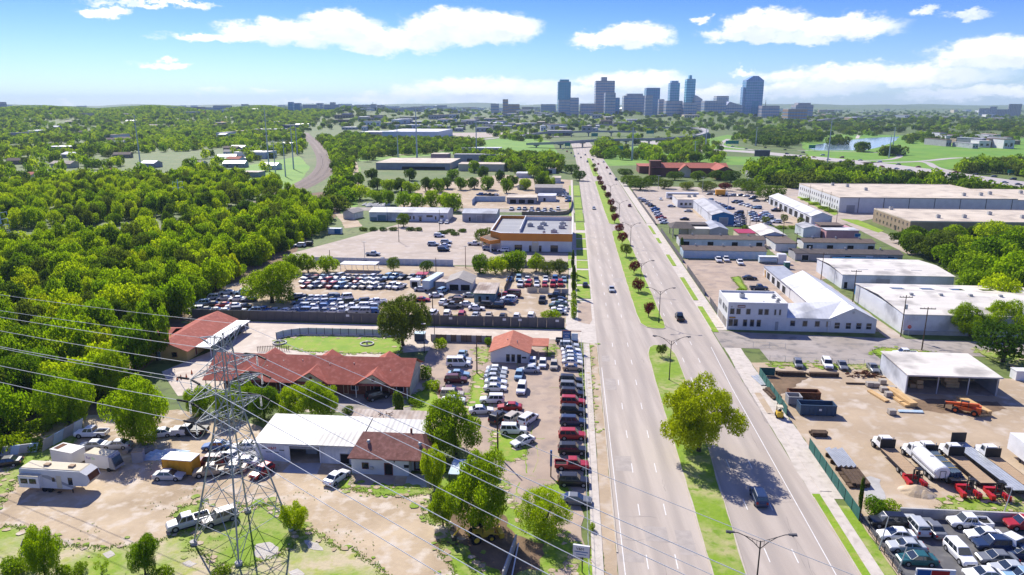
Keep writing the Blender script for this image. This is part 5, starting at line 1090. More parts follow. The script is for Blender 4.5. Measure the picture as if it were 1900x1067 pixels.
    for i,(px,py)in enumerate(((822,434),(834,431),(845,436),(857,430))):tree('bush1',G(px,py),2.2,3.2,ORD[i]+' dark shrub on the island of the parking field',group='dark island shrubs')
    T('bush2',850,592,1.5,2.6,'weedy bush inside the impound wall');T('bush2',1020,588,2.4,3.4,'yellow green bush at the right end of the impound wall')
    for i,v in enumerate((188,196,206,219,232)):tree('bush0',W(1.2,v),4.0,1.5,ORD[i]+' shrub along the avenue side of the impound lot',group='shrubs beside the footway')
    tree('cedar',W(1.0,212),9,1.6,'thin palm like tree at the impound lot corner');tree('cedar',W(.8,241),8,1.5,'thin dark tree at the back corner of the impound lot')
    # right side
    T('oak0',1861,672,8.4,7.6,'round dark tree beside the right end of the side street');T('near1',1800,624,8,6.4,'dark tree against the front of the near white warehouse',rz=2);T('near1',1868,622,8.5,7.4,'large dark tree at the right end of the near white warehouse',rz=1)
    T('bush0',1622,952,3.0,2.6,'leafy bush at the left end of the retaining wall');T('bush2',1645,950,2.2,2.2,'lower bush beside it on the retaining wall')
    T('cedar',1265,465,5,1.7,'small cedar at the street end of the storage rows')
    T('bush0',1375,545,2.4,2.0,'bush on the grass strip behind the white office')
    rt=[(1700,470,8,8,'wood5'),(1735,482,10,11,'wood4'),(1690,462,7,6,'wood3'),(1765,500,9,8,'wood1'),(1800,520,9,8,'wood3'),(1830,540,10,9,'wood1'),(1870,545,12,10,'wood0'),(1900,520,12,10,'wood1'),(1840,505,12,9,'wood1'),(1880,490,12,9,'wood3'),(1790,478,8,7,'wood3'),
          (1840,452,9,7,'wood0'),(1900,560,10,8,'wood3'),(1940,540,12,9,'wood1'),(1815,495,9,7,'wood0'),(1722,452,6,5,'wood1'),(1668,452,5,5,'wood5'),(1755,462,7,7,'wood4'),(1850,570,9,7,'wood0'),(1805,555,8,6,'wood3'),
          (1698,450,7,6,'wood5'),(1768,447,7,6,'wood1'),(1803,446,6,5,'wood5'),(1882,446,6,6,'wood3'),(1742,448,5,5,'wood4')]
    for i,(px,py,h,r,k)in enumerate(rt):T(k,px,py,h,r,'%s tree of the grove behind the white warehouses, %s from its left end'%({'wood0':'lime','wood1':'green','wood3':'leafy green','wood4':'olive','wood5':'dark'}[k],ORD[sorted(rt).index((px,py,h,r,k))]),group='grove behind the warehouses')
    dk=[(1170,345,7,9,'oak0'),(1188,352,7,10,'oak0'),(1210,342,6,8,'oak0'),(1232,350,6,7,'oak1'),(1275,352,5,6.5,'oak1'),(1310,354,6,8,'oak1'),(1345,354,5,6.5,'myrtle2'),(1380,352,7,9,'oak0'),(1395,358,7,9,'oak0'),(1428,372,8.5,10.5,'oak0'),(1356,338,8,9,'oak0'),(1330,334,7,8,'oak0'),(1295,336,7,8,'oak0'),(1160,328,6,8,'oak0'),(1252,334,6,8,'oak0')]
    for i,(px,py,h,r,k)in enumerate(dk):T(k,px,py,h,r,'rounded %s tree in the row behind the dealer lot, %s from the avenue'%({'oak0':'dark','oak1':'olive','myrtle2':'bronze'}[k],ORD[i]),group='rounded trees behind the dealer lot')
    for i,(px,py)in enumerate(((1420,416),(1454,412),(1484,418))):T('oak1',px,py,3.6,2.2,ORD[i]+' little tree along the back of the storage rows',group='little trees behind the storage rows')
    for i,px in enumerate((1385,1405,1430,1450,1470)):T('bush0',px,424,2,3,ORD[i]+' hedge bush from the left behind the storage rows',group='hedge behind the storage rows')
    for i,(px,py)in enumerate(((1496,372),(1512,380),(1528,388),(1540,393))):T('bush0',px,py,2.2,4,ORD[i]+' bush along the left wall of the long white warehouse',group='bushes along the long white warehouse')
    T('oak0',1075,335,7,7,'round street tree left of the avenue, nearer one');T('oak0',1060,322,7,8,'round street tree left of the avenue, farther one')
    # belt left of the avenue behind the work yards
    bl=[(700,352),(722,356),(745,354),(762,358),(790,354),(812,356),(830,350),(855,352),(880,350),(905,352),(700,375),(722,380),(750,384),(775,386),(800,384),(825,386),(950,345),(975,352),(1000,350),(1020,350),(760,335),(840,335),(900,330),(990,330),(960,322),(880,320),(690,335),(665,345),(650,372),(645,350),(668,370),(940,358),(840,392),(1010,338),(930,338)]
    for i,(px,py)in enumerate(bl):
        k=('wood5','wood3','wood5','wood1')[i%4] if py<370 else('wood0','wood7','wood3')[i%3]
        T(k,px,py,rnd.uniform(7,10),rnd.uniform(5,7.5),('bright' if py>365 else 'deep green')+' tree of the belt behind the work yards, %s from the railway lane'%ORD2(sorted(bl).index((px,py))),group='tree belt behind the work yards')
named_trees()
# woods too far and dense to count: one object each, crowns borrowed from the standing trees
def woodland(name,pts,kinds,h=(7,11),r=(4,6.5),seed=0):
    q=np.random.default_rng(seed);n=len(pts);me=bpy.data.meshes.new(name)
    co=np.array([(p[0],p[1],hz(p[0],p[1]))for p in pts],np.float32);me.vertices.add(n);me.vertices.foreach_set('co',co.reshape(-1))
    rr=q.uniform(*r,n);hh=q.uniform(*h,n);sc=np.stack([rr,rr*q.uniform(.9,1.15,n),hh],1).astype(np.float32)
    at=me.attributes.new('size','FLOAT_VECTOR','POINT');at.data.foreach_set('vector',sc.reshape(-1))
    at=me.attributes.new('turn','FLOAT','POINT');at.data.foreach_set('value',q.uniform(0,6.28,n).astype(np.float32))
    at=me.attributes.new('pick','INT','POINT');at.data.foreach_set('value',q.integers(0,len(kinds),n).astype(np.int32))
    o=link(name,me);o['kind']='stuff'
    ng=bpy.data.node_groups.new(name,'GeometryNodeTree');ng.interface.new_socket('Geometry',in_out='INPUT',socket_type='NodeSocketGeometry');ng.interface.new_socket('Geometry',in_out='OUTPUT',socket_type='NodeSocketGeometry')
    N=ng.nodes;L=ng.links;gi=N.new('NodeGroupInput');go=N.new('NodeGroupOutput');ip=N.new('GeometryNodeInstanceOnPoints');j=N.new('GeometryNodeJoinGeometry')
    for k in reversed(kinds):
        ob=next(x for x in COL.objects if x.data==CR[k][0]);oi=N.new('GeometryNodeObjectInfo');oi.inputs[0].default_value=ob;oi.inputs['As Instance'].default_value=True;L.new(oi.outputs['Geometry'],j.inputs[0])
    def attr(nm,t):
        a=N.new('GeometryNodeInputNamedAttribute');a.data_type=t;a.inputs[0].default_value=nm;return a.outputs[0]
    L.new(gi.outputs[0],ip.inputs['Points']);L.new(j.outputs[0],ip.inputs['Instance']);ip.inputs['Pick Instance'].default_value=True;L.new(attr('pick','INT'),ip.inputs['Instance Index'])
    cx=N.new('ShaderNodeCombineXYZ');L.new(attr('turn','FLOAT'),cx.inputs[2]);L.new(cx.outputs[0],ip.inputs['Rotation']);L.new(attr('size','FLOAT_VECTOR'),ip.inputs['Scale']);L.new(ip.outputs[0],go.inputs[0])
    md=o.modifiers.new('trees','NODES');md.node_group=ng;return o
def far_woods():
    for i,(px,py)in enumerate(((420,338),(455,340),(405,352),(492,318))):T('far%d'%i,px,py,9,6,ORD[i]+' lone tree beside the sheds left of the railway bend',group='lone trees by the railway sheds')
    keep=lambda pts:[p for p in pts if inview(p,150)]
    woodland('woodland',keep(REST),('wood0','wood1','wood3','wood7','wood4','wood5','wood2'),(5.5,11),(2.8,6.4),1)
    woodland('undergrowth',keep(scatter(ZONES[0][0],5.6,77)),('bush0','bush2','bush2','bush0'),(3.0,6.4),(2.0,3.8),9)
    a=keep(scatter([(-500,360),(0,352),(330,345),(400,318),(470,300),(560,285),(572,268),(560,250),(575,236),(640,226),(640,214),(300,211),(-200,213),(-600,260)],13.5,7))
    q=random.Random(2)
    def thin(p):
        w=math.sin(p[0]*.011+1.3*math.sin(p[1]*.004))*math.sin(p[1]*.0085+p[0]*.003);return q.random()<.66+.4*w
    # clearings with roofs and roads
    a=[p for p in a if thin(p)]
    hs,cl=[],[(q.uniform(0,560),q.uniform(216,330),q.uniform(14,34))for _ in range(13)];keepers=[]
    for i in range(58):x=q.uniform(5,565);hs.append((x,213+105*q.random()**1.7))
    hw=[G(x,y)for x,y in hs];cw=[(G(x,y),r*(1+(330-y)/70))for x,y,r in cl]
    def open_(p):
        for h in hw:
            dx,dy=p[0]-h.x,p[1]-h.y
            if abs(dx)<15+h.y*.006 and-(16+h.y*.016)<dy<14:return False
        return all(((p[0]-c.x)/r)**2+((p[1]-c.y)/(r*1.5))**2>1 for c,r in cw)
    a=[p for p in a if open_(p)]
    for i,h in enumerate(sorted(hw,key=lambda h:h.x)):
        h.z=hz(h.x,h.y)-.2;w,d=q.uniform(11,20)*(1+h.y/2500),q.uniform(9,13);wm,rm=q.choice((('white_wall','metal_roof_v'),('cream_wall','flat_roof'),('white_wall','shingle_grey'),('tan_brick','shingle_umber'),('white_wall','shingle_rust'),('grey_wall','white_paint')))
        t=thing('house','%s roofed house in a gap of the far left woods, %s from the left'%({'metal_roof_v':'pale','flat_roof':'tan','shingle_grey':'grey','shingle_umber':'brown','shingle_rust':'orange','white_paint':'white'}[rm],ORD2(i)),'house',h,q.uniform(-.4,.4),'houses in the far left woods');walls(t,w,d,4.2,wm,'u',2.2);gable(t,w,d,4.2,2.2,rm,'u',.5)
        for k in(.15,.6):opening(t,'f',w*k,1,2.2,1.8)
    woodland('distant_woodland',a,('far0','far3','far1','far3','far2','far0'),(6,12),(4,8),2)
    b=keep(scatter([(648,345),(640,300),(612,268),(640,250),(720,262),(860,262),(900,268),(870,280),(780,288),(700,292),(690,300),(655,300)],12,8));b=[p for p in b if q.random()<.8]
    b+=keep(scatter([(606,395),(628,340),(622,300),(606,276),(590,258),(612,258),(640,300),(652,350),(640,392)],8.5,21))
    c=keep(scatter([(940,318),(850,290),(900,288),(1000,292),(1045,300),(1050,318),(1000,326)],11,9))
    woodland('trackside_trees',b+c,('far1','far2','far0'),(7,11),(5,7.5),3)
    d=keep(scatter([(1430,306),(1470,304),(1640,330),(1790,352),(1940,372),(1940,380),(1700,352),(1560,350),(1470,352),(1420,345),(1380,328)],11,10));d=[p for p in d if q.random()<.72]
    e=keep(scatter([(1760,322),(1800,308),(1900,306),(2000,320),(2000,340),(1870,326)],12,11))
    f=keep(scatter([(1100,292),(1108,268),(1128,262),(1150,280),(1140,296)],12,12))+keep(scatter([(1195,300),(1205,280),(1225,288),(1222,306)],12,13))+keep(scatter([(1255,285),(1270,262),(1296,272),(1290,290)],12,18))
    woodland('highway_trees',d+e+f,('far2','far1','far0'),(7,12),(6,9),4)
    g=[]
    for k,(x,y,w,h,n)in enumerate(((1480,258,60,11,70),(1410,250,50,10,60),(1440,268,40,8,30),(1590,246,40,5,26),(1740,262,60,8,50),(1830,262,60,8,40),(1560,238,70,5,40),(1700,232,80,5,60),(1850,240,60,6,40),(1640,245,50,3,20),(1890,250,40,8,30),(1560,268,18,4,8),(1655,288,24,3,8),(1600,282,10,3,4))):
        for i in range(n):g.append(tuple(G(x+q.gauss(0,w*.45),y+q.gauss(0,h*.4))[:2]))
    woodland('riverside_trees',keep(g),('far2','far1','far2'),(8,13),(7,11),5)
    g=[]
    for i in range(90):
        x,y,n=q.uniform(900,1900),q.uniform(214,262),q.randrange(3,13)
        for k in range(n):
            p=G(x+q.gauss(0,16),y+q.gauss(0,2.2));u,v=p.x*ca-p.y*sa,p.x*sa+p.y*ca
            if abs(u-16)>40 and not(1490<x<1680 and 250<y<280):g.append((p.x,p.y))
    for i in range(40):
        x,y=q.uniform(1120,1330),q.uniform(264,304)
        for k in range(q.randrange(1,6)):
            p=G(x+q.gauss(0,10),y+q.gauss(0,2));u=p.x*ca-p.y*sa
            if u>52:g.append((p.x,p.y))
    woodland('meadow_trees',keep(g),('far2','far1','far0','far3'),(6,11),(4,8),8)
    s=[]
    for i in range(2600):
        px=q.uniform(560,1960);py=203+42*q.random()**1.6
        if 1300<px and py>246:continue
        s.append(tuple(G(px,py)[:2]))
    woodland('town_trees',s,('far2','far1','far2','far0'),(8,13),(6,12),6)
far_woods()

# ------------------------------------------------------------------ vehicles: +x is the nose, wheels on z = 0
SPEC={  # length, half width, stations of the lower body (x, top, bottom), greenhouse (x front low, x rear low, x front top, x rear top, z low, z roof), wheel radius, axle x
    'sedan':(4.8,.90,[(2.4,.62,.34),(2.22,.76,.22),(1.15,.92,.20),(.9,.95,.2),(-1.5,1.0,.2),(-1.75,1.02,.2),(-2.2,.98,.24),(-2.4,.72,.34)],(1.12,-1.78,.30,-1.02,.93,1.44),.33,(1.45,-1.40)),
    'hatch':(4.3,.88,[(2.15,.64,.34),(1.98,.80,.22),(1.05,.96,.20),(-1.6,1.0,.2),(-2.0,1.0,.26),(-2.15,.74,.34)],(1.15,-2.02,.35,-1.62,.95,1.50),.33,(1.32,-1.28)),
    'suv':(4.9,.96,[(2.45,.72,.42),(2.3,.96,.30),(1.15,1.08,.28),(-1.9,1.10,.28),(-2.32,1.10,.34),(-2.45,.84,.42)],(1.12,-2.36,.50,-2.12,1.06,1.80),.39,(1.5,-1.45)),
    'minivan':(5.1,.98,[(2.55,.66,.36),(2.35,.88,.24),(1.45,1.04,.22),(-2.2,1.08,.22),(-2.45,1.06,.3),(-2.55,.8,.36)],(1.62,-2.46,.70,-2.25,1.02,1.78),.36,(1.62,-1.5)),
    'van':(5.6,1.0,[(2.8,.74,.42),(2.62,1.02,.30),(1.75,1.16,.28),(-2.6,1.18,.28),(-2.76,1.1,.34),(-2.8,.84,.42)],(1.78,-2.72,1.05,-2.62,1.14,2.15),.39,(1.85,-1.75)),
    'pickup':(5.6,.98,[(2.8,.76,.46),(2.62,1.02,.34),(1.45,1.12,.32),(1.4,1.12,.32),(-.72,1.14,.32),(-.74,.78,.4),(-2.72,.78,.42),(-2.8,.76,.46)],(1.42,-.70,.82,-.55,1.10,1.84),.41,(1.78,-1.72)),
    'coupe':(4.6,.90,[(2.3,.58,.34),(2.12,.74,.22),(1.0,.90,.20),(-1.4,.97,.2),(-2.1,.94,.24),(-2.3,.70,.34)],(1.0,-1.85,.15,-.95,.9,1.34),.33,(1.38,-1.36)),
}
CARM={}
def car_meshes(kind):
    if kind in CARM:return CARM[kind]
    Lg,hw,st,gh,wr,ax=SPEC[kind];body=MB()
    def ring(x,zt,zb,w):
        zm=zb+(zt-zb)*.55
        return [(x,-w*.93,zb),(x,-w,zm),(x,-w*.97,zt-.07),(x,-w*.86,zt),(x,w*.86,zt),(x,w*.97,zt-.07),(x,w,zm),(x,w*.93,zb)]
    rs=[]
    for i,(x,zt,zb)in enumerate(st):
        w=hw*(.86 if i in(0,len(st)-1)else .95 if i in(1,len(st)-2)else 1);rs.append(ring(x,zt,zb,w)[::-1])
    body.loft(rs)
    xf,xr,tf,tr,zl,zr=gh;wl,wt=hw*.93,hw*.76
    lo=lambda x,y:Vector((x,y,zl));hi=lambda x,y:Vector((x,y,zr))
    c=[lo(xf,-wl),lo(xf,wl),lo(xr,wl),lo(xr,-wl)];t=[hi(tf,-wt),hi(tf,wt),hi(tr,wt),hi(tr,-wt)]
    body.hexa([c[3],c[0],c[1],c[2],t[3],t[0],t[1],t[2]])
    ro=[Vector((p.x*(.86 if abs(p.x)>.3 else 1),p.y*.86,zr+.05))for p in t]
    body.hexa([t[3],t[0],t[1],t[2],ro[3],ro[0],ro[1],ro[2]])
    def face(a,b,cc,d,s0,s1,h0,h1,off):      # pane on the quad a-b (low) d-c (high)
        n=(b-a).cross(d-a).normalized()*off
        P=lambda s,h:a.lerp(b,s).lerp(d.lerp(cc,s),h)+n
        return [P(s0,h0),P(s1,h0),P(s1,h1),P(s0,h1)]
    ws=MB();ws.quad(*face(c[0],c[1],t[1],t[0],.025,.975,.03,.97,.012))
    rw=MB();rw.quad(*face(c[2],c[3],t[3],t[2],.05,.95,.12 if kind not in('suv','van','minivan')else .3,.9,.012))
    sw=[]
    for a,b,d2,d1 in((c[3],c[0],t[0],t[3]),(c[1],c[2],t[2],t[1])):
        m=MB();fl=a.x>b.x;cuts=((.05,.30),(.33,.62),(.65,.90))if kind in('suv','minivan')else((.06,.47),(.52,.92))if kind not in('van',)else((.66,.93),(.36,.62),(.06,.32))
        for s0,s1 in cuts:
            if fl:s0,s1=1-s1,1-s0
            m.quad(*face(a,b,d2,d1,s0,s1,.1,.88,.012))
        sw.append(m)
    hl,tl=[],[]
    x0,z0,_=st[0];x1,z1,_=st[1]
    for s in(-1,1):
        m=MB();m.hexa([(x0-.10,s*hw*.50,z0-.10),(x0+.015,s*hw*.50,z0-.10),(x0+.0,s*hw*.84,z0-.10),(x0-.22,s*hw*.92,z0-.10),(x0-.16,s*hw*.50,z0+.06),(x0-.03,s*hw*.50,z0+.05),(x0-.05,s*hw*.84,z0+.05),(x0-.25,s*hw*.92,z0+.08)]);hl.append(m)
        xb,zb,_=st[-1];zt=zb+.02;m=MB();hgt=.34 if kind in('suv','minivan','van')else .2
        m.box(xb-.02,min(s*hw*.60,s*hw*.88),zt-.12,xb+.12,max(s*hw*.60,s*hw*.88),zt-.12+hgt);tl.append(m)
    # wheel with tyre and rim
    wh=MB();wh.tube((0,-.11,0),(0,.11,0),wr,n=14,mi=0);wh.tube((0,-.118,0),(0,.118,0),wr*.62,n=10,mi=1)
    arch=MB()                                      # black arches, sills and bumper inserts
    for x in ax:
        for s in(-1,1):arch.tube((x,s*(hw-.30),wr),(x,s*(hw+.004),wr),wr*1.16,n=14)
    arch.box(-Lg/2+.35,-hw*.9,.16,Lg/2-.35,hw*.9,.30)
    arch.box(Lg/2-.03,-hw*.52,st[0][2]+.05,Lg/2+.012,hw*.52,st[0][1]-.08)
    bed=None
    if kind=='pickup':
        bed=MB();w=hw*.99;bed.box(-2.76,-w,.70,-.76,-w+.12,1.12);bed.box(-2.76,w-.12,.70,-.76,w,1.12);bed.box(-2.78,-w,.70,-2.70,w,1.12);bed.box(-.84,-w+.12,.70,-.76,w-.12,1.12)
    fl=MB()
    if kind=='pickup':fl.box(-2.70,-hw*.87,.785,-.84,hw*.87,.80)
    r=dict(body=body,ws=ws,rw=rw,sw=sw,hl=hl,tl=tl,wh=wh,arch=arch,bed=bed,floor=fl,wr=wr,ax=ax,hw=hw)
    me={k:r[k].mesh(n,m)for k,n,m in(('body','body','paint_white_car'),('ws','windshield','glass_car'),('rw','rear_window','glass_car'),('arch','trim','tyre'))}
    me['wh']=wh.mesh('wheel',('tyre','rim'));me['sw']=[m.mesh('side_window','glass_car')for m in sw];me['hl']=[m.mesh('headlight','lamp_lens')for m in hl];me['tl']=[m.mesh('taillight','tail_red')for m in tl]
    if bed:me['bed']=bed.mesh('cargo_bed','paint_white_car');me['floor']=fl.mesh('bed_floor','tyre')
    one=MB();one.add(body,0)
    if bed:one.add(bed,0)
    for m in(ws,rw,*sw):one.add(m,1)
    one.add(arch,2)
    for x in ax:
        for s in(-1,1):
            w2=MB();w2.v=[(a+x,b+s*(hw-.1),c2+wr)for a,b,c2 in wh.v];w2.f=wh.f;w2.m=wh.m;one.add(w2,2)
    for m in hl:one.add(m,3)
    for m in tl:one.add(m,4)
    r['one']=one;me['one']=one.mesh('car',('paint_white_car','glass_car','tyre','lamp_lens','tail_red'))
    CARM[kind]=(me,r);return CARM[kind]
def painted(o,paint):
    o.material_slots[0].link='OBJECT';o.material_slots[0].material=PM(paint);return o
NAME=dict(sedan='parked_car',hatch='parked_car',suv='parked_car',coupe='parked_car',minivan='minivan',van='van',pickup='pickup_truck')
CATG=dict(sedan='car',hatch='car',suv='car',coupe='car',minivan='minivan',van='van',pickup='pickup truck')
FARC={}
def far_stuff(kind,paint,p,hd,group):                     # past the count of single cars: joined
    one=car_meshes(kind)[1]['one'];a=math.radians(hd)-A;c,s=math.cos(a),math.sin(a);mb,ms=FARC.setdefault(group,(MB(),['glass_car','tyre','lamp_lens','tail_red']))
    pn='paint_'+paint+'_car'
    if pn not in ms:ms.append(pn)
    n=len(mb.v);mb.v+=[(p[0]+x*c-y*s,p[1]+x*s+y*c,z+.05)for x,y,z in one.v];mb.f+=[tuple(i+n for i in f)for f in one.f];mb.m+=[ms.index(pn)if m==0 else m-1 for m in one.m]
def car(kind,paint,p,hd,label,group=None,detail=True,z=.05,name=None):
    """hd: heading in degrees in the road frame (0 right, 90 away)"""
    if group in('cars queueing by the overpass','cars on the strip of small businesses','cars on the distant highway'):return far_stuff(kind,paint,p,hd,group)
    me,r=car_meshes(kind);rz=math.radians(hd)-A;p=(p[0],p[1],z)
    nm=name or NAME[kind]
    if not detail:
        o=link(nm,me['one'],loc=p,rz=rz);painted(o,paint);return tag(o,label,CATG[kind],group)
    t=thing(nm,label,CATG[kind],p,rz,group)
    painted(link('body',me['body'],t),paint);link('windshield',me['ws'],t);link('rear_window',me['rw'],t);link('trim',me['arch'],t)
    for m in me['sw']:link('side_window',m,t)
    for m in me['hl']:link('headlight',m,t)
    for m in me['tl']:link('taillight',m,t)
    for x in r['ax']:
        for s in(-1,1):link('wheel',me['wh'],t,loc=(x,s*(r['hw']-.1),r['wr']))
    if 'bed' in me:painted(link('cargo_bed',me['bed'],t),paint);link('bed_floor',me['floor'],t)
    return t
def C(kind,paint,px,py,hd,label,group=None,detail=True,zc=.7):return car(kind,paint,G(px,py,zc),hd,label,group,detail)
def sales_lot_cars():
    g='cars lined up in the used car lot by the avenue'
    R=[  # right-hand file, nose to the footway fence, from the sign down
        ('pickup','navy',1052,632,'dark blue pickup right under the motel sign'),('suv','silver',1056,641,'silver wagon parked next to the dark blue pickup under the sign'),('sedan','white',1059,649,'white sedan third from the motel sign along the footway fence'),
        ('sedan','white',1061,657,'white sedan fourth from the motel sign along the footway fence'),('sedan','silver',1062,664,'silver sedan fifth from the motel sign along the footway fence'),('sedan','white',1062,671,'white sedan sixth from the motel sign along the footway fence'),
        ('coupe','tan',1063,681,'tan car with red top at the end of the pale cars by the fence'),('suv','black',1059,705,'black car heading the file of dark cars by the footway fence'),('suv','grey',1060,717,'dark grey car second in the file of dark cars by the fence'),
        ('suv','black',1062,730,'black car just above the first red one by the fence'),('suv','red',1063,745,'red wagon among the black cars by the fence, farthest red one'),('suv','black',1063,762,'black SUV just below the farthest red wagon by the fence'),
        ('suv','navy',1063,782,'blue black SUV just above the middle red SUV by the fence'),('suv','red',1062,807,'large red SUV between two black SUVs by the fence'),('suv','black',1062,834,'black SUV between the large red SUV and the red pickup'),
        ('pickup','red',1061,862,'red crew cab pickup near the blue post in the car lot'),('suv','black',1064,892,'black SUV with chrome wheels just below the red pickup'),('sedan','grey',1068,926,'dark grey car last in the file, half behind the feathery tree')]
    for k,c,x,y,l in R:C(k,c,x,y,rnd.uniform(-3,3),l,g)
    M_=[('sedan','white',922,684,4,'white sedan first in the middle file below the orange roofed office'),('sedan','silver',920,691,2,'silver sedan second in the middle file below the office'),('sedan','silver',918,699,3,'silver sedan third in the middle file below the office'),
          ('sedan','white',920,708,2,'white sedan fourth in the middle file below the office'),('sedan','white',919,719,3,'white sedan fifth in the middle file below the office'),('suv','white',913,741,184,'white crossover at the near end of the middle file'),
          ('sedan','white',893,760,10,'white sedan half hidden by the tree beside the car lot'),('sedan','red',946,754,183,'bright red sedan in the middle of the car lot'),('suv','black',926,774,62,'dark SUV left of the beige one, angled to the red sedan'),
          ('suv','beige',953,775,62,'beige SUV angled between the dark SUV and the white minivan'),('minivan','white',980,777,62,'white minivan angled right of the beige SUV'),('suv','white',953,797,2,'white SUV on the grass edge below the beige SUV'),
          ('coupe','white',970,817,222,'white convertible nearest the grass in the car lot'),('hatch','skyblue',963,695,268,'light blue car facing the camera in the middle of the lot'),('suv','white',968,721,268,'white crossover alone behind the light blue car'),
          ('sedan','silver',982,685,184,'silver sedan slanted in front of the orange roofed office'),('hatch','white',988,672,270,'white car at the right corner of the orange roofed office'),('hatch','white',1007,674,270,'white hatchback between the office and the fence file, left one'),
          ('hatch','beige',1028,677,270,'pale beige hatchback between the office and the fence file, right one')]
    for k,c,x,y,h,l in M_:C(k,c,x,y,h,l,g)
    L_=[('sedan','skyblue',858,656,88,'blue grey car at the head of the gravel lane file'),('sedan','silver',856,666,4,'silver sedan just behind the white van on the gravel lane'),('van','white',851,674,3,'white van in the file on the gravel lane'),('sedan','skyblue',851,693,3,'bluish sedan between the white van and the maroon SUV'),
          ('suv','maroon',846,704,3,'maroon SUV in the file on the gravel lane'),('sedan','maroon',836,723,4,'dark maroon car below the maroon SUV on the gravel lane'),('suv','beige',839,731,3,'beige SUV near the end of the gravel lane file'),('sedan','white',841,741,3,'white car last in the gravel lane file, by the tree')]
    for k,c,x,y,h,l in L_:C(k,c,x,y,h,l,'cars parked on the gravel lane')
sales_lot_cars()
def yard_cars():
    C('sedan','white',625,884,68,'white sedan parked before the white metal garage')
    C('sedan','silver',313,881,4,'silver sedan in front of the yellow box container');C('pickup','silver',349,967,218,'silver pickup on the grass edge left of the pylon foot');C('suv','beige',408,960,222,'old pale van parked right behind the pylon leg')
    C('pickup','tan',393,873,200,'rusty tan flat nosed pickup by the yellow box');C('sedan','tan',430,868,190,'tan sedan under the pylon beside the rusty pickup');C('suv','maroon',388,856,185,'brown camper wagon behind the rusty pickup');C('sedan','white',425,845,170,'white car in the shade behind the pylon');C('sedan','white',452,856,188,'whitish car with a faded hood under the pylon arms')
    C('hatch','red',486,873,250,'red hatchback at the left corner of the garage');C('pickup','white',170,803,186,'pale pickup facing the concrete slabs in the junk yard');C('sedan','silver',172,825,187,'silver sedan behind the plain white box body');C('sedan','silver',217,824,187,'silver sedan right of the other one behind the parcel van')
    C('sedan','white',296,803,200,'white car in the shade under the tall yard tree');C('pickup','black',348,800,180,'black utility pickup under the trees of the junk yard');C('suv','black',700,734,40,'black SUV parked in front of the motel rooms')
    C('sedan','black',10,857,200,'dark wreck at the left edge of the junk yard');C('sedan','white',455,827,190,'white wreck behind the pylon, nearest the trees');C('sedan','blue',402,826,190,'blue wreck in the shade left of the garage')
yard_cars()
def moving_cars():
    def on(k,c,x,y,h,l,det=True):C(k,c,x,y,h,l,'cars driving on the avenue',det)
    on('suv','navy',1408,921,88,'dark blue SUV driving through the shade of the sycamore');on('sedan','silver',1135,536,270,'silver car coming down the left carriageway');on('pickup','black',1261,588,90,'black open off roader driving away on the right carriageway')
    on('sedan','silver',1102,386,270,'silver car far up the left carriageway, level with the shop');on('sedan','maroon',1168,381,90,'dark red car far up the right carriageway');C('sedan','black',1086,528,90,'dark car stopped in the bay beside the left footway')
    q=random.Random(21);pal=('white','silver','black','grey','red','navy')
    spots=[(1132,322),(1143,333),(1090,300),(1100,296),(1110,304),(1120,300),(1078,292),(1066,290),(1073,285),(1086,287),(1098,288),(1052,281),(1044,276),(1126,311),(1060,284),(1108,291)]
    for i,(x,y)in enumerate(spots):C(q.choice(('sedan','suv')),q.choice(pal),x,y,270 if x<1095 else 90,ORD[i]+' car of the distant queue where the avenue meets the overpass','cars queueing by the overpass',False)
moving_cars()
def corner_lot():
    g='cars on the black tarmac sales lot'
    D=[('suv','black',1647,967,181,'black SUV in the corner by the rail fence and retaining wall'),('suv','silver',1699,974,92,'silver estate with roof rails, tail to the camera'),('sedan','grey',1731,978,92,'dark grey sedan right of the silver estate, tail to the camera'),('sedan','white',1664,991,180,'white sedan by the rail fence, upper of the two pale ones'),
         ('sedan','silver',1682,1012,180,'silver white sedan by the rail fence, lower of the two pale ones'),('sedan','teal',1702,1036,181,'old dark teal sedan above the lot sign'),('pickup','white',1799,969,181,'white pickup along the retaining wall'),('sedan','white',1827,991,181,'white sedan just below the white pickup'),
         ('suv','navy',1844,1010,181,'dark blue SUV between the white and the grey sedans'),('sedan','grey',1850,1034,181,'charcoal sedan below the dark blue SUV'),('suv','white',1781,1026,274,'white wagon facing the camera in the middle of the tarmac lot'),('sedan','silver',1874,1054,181,'silver sedan at the lower right corner of the view'),
         ('coupe','white',1826,1064,181,'white car cut by the lower edge right of the wagon'),('suv','red',1900,972,181,'red SUV at the right edge by the retaining wall'),('sedan','navy',1896,1024,181,'dark blue sedan at the right edge'),('sedan','skyblue',1896,1066,181,'light blue sedan at the lower right edge')]
    for k,c,x,y,h,l in D:C(k,c,x,y,h,l,g)
    for k,c,x,y,h,l in(('hatch','grey',1481,674,262,'blue grey car on the asphalt lot, leftmost'),('suv','white',1535,675,262,'white SUV on the asphalt lot by the side street'),('sedan','grey',1563,677,262,'dark sedan right of the white SUV on the asphalt lot'),('sedan','grey',1620,682,265,'grey car behind the rusty heap'),('pickup','white',1680,656,180,'white pickup behind the open timber shed'),
                             ('pickup','navy',1408,534,2,'blue black pickup behind the white office'),('sedan','black',1391,515,2,'dark sedan by the fence behind the white office'),('pickup','white',1333,482,268,'white pickup facing out, left of the pair at the storage row'),('pickup','white',1347,481,268,'white pickup facing out, right of the pair at the storage row'),('pickup','white',1373,487,266,'white work truck near the white tank at the storage row')):C(k,c,x,y,h,l)
corner_lot()
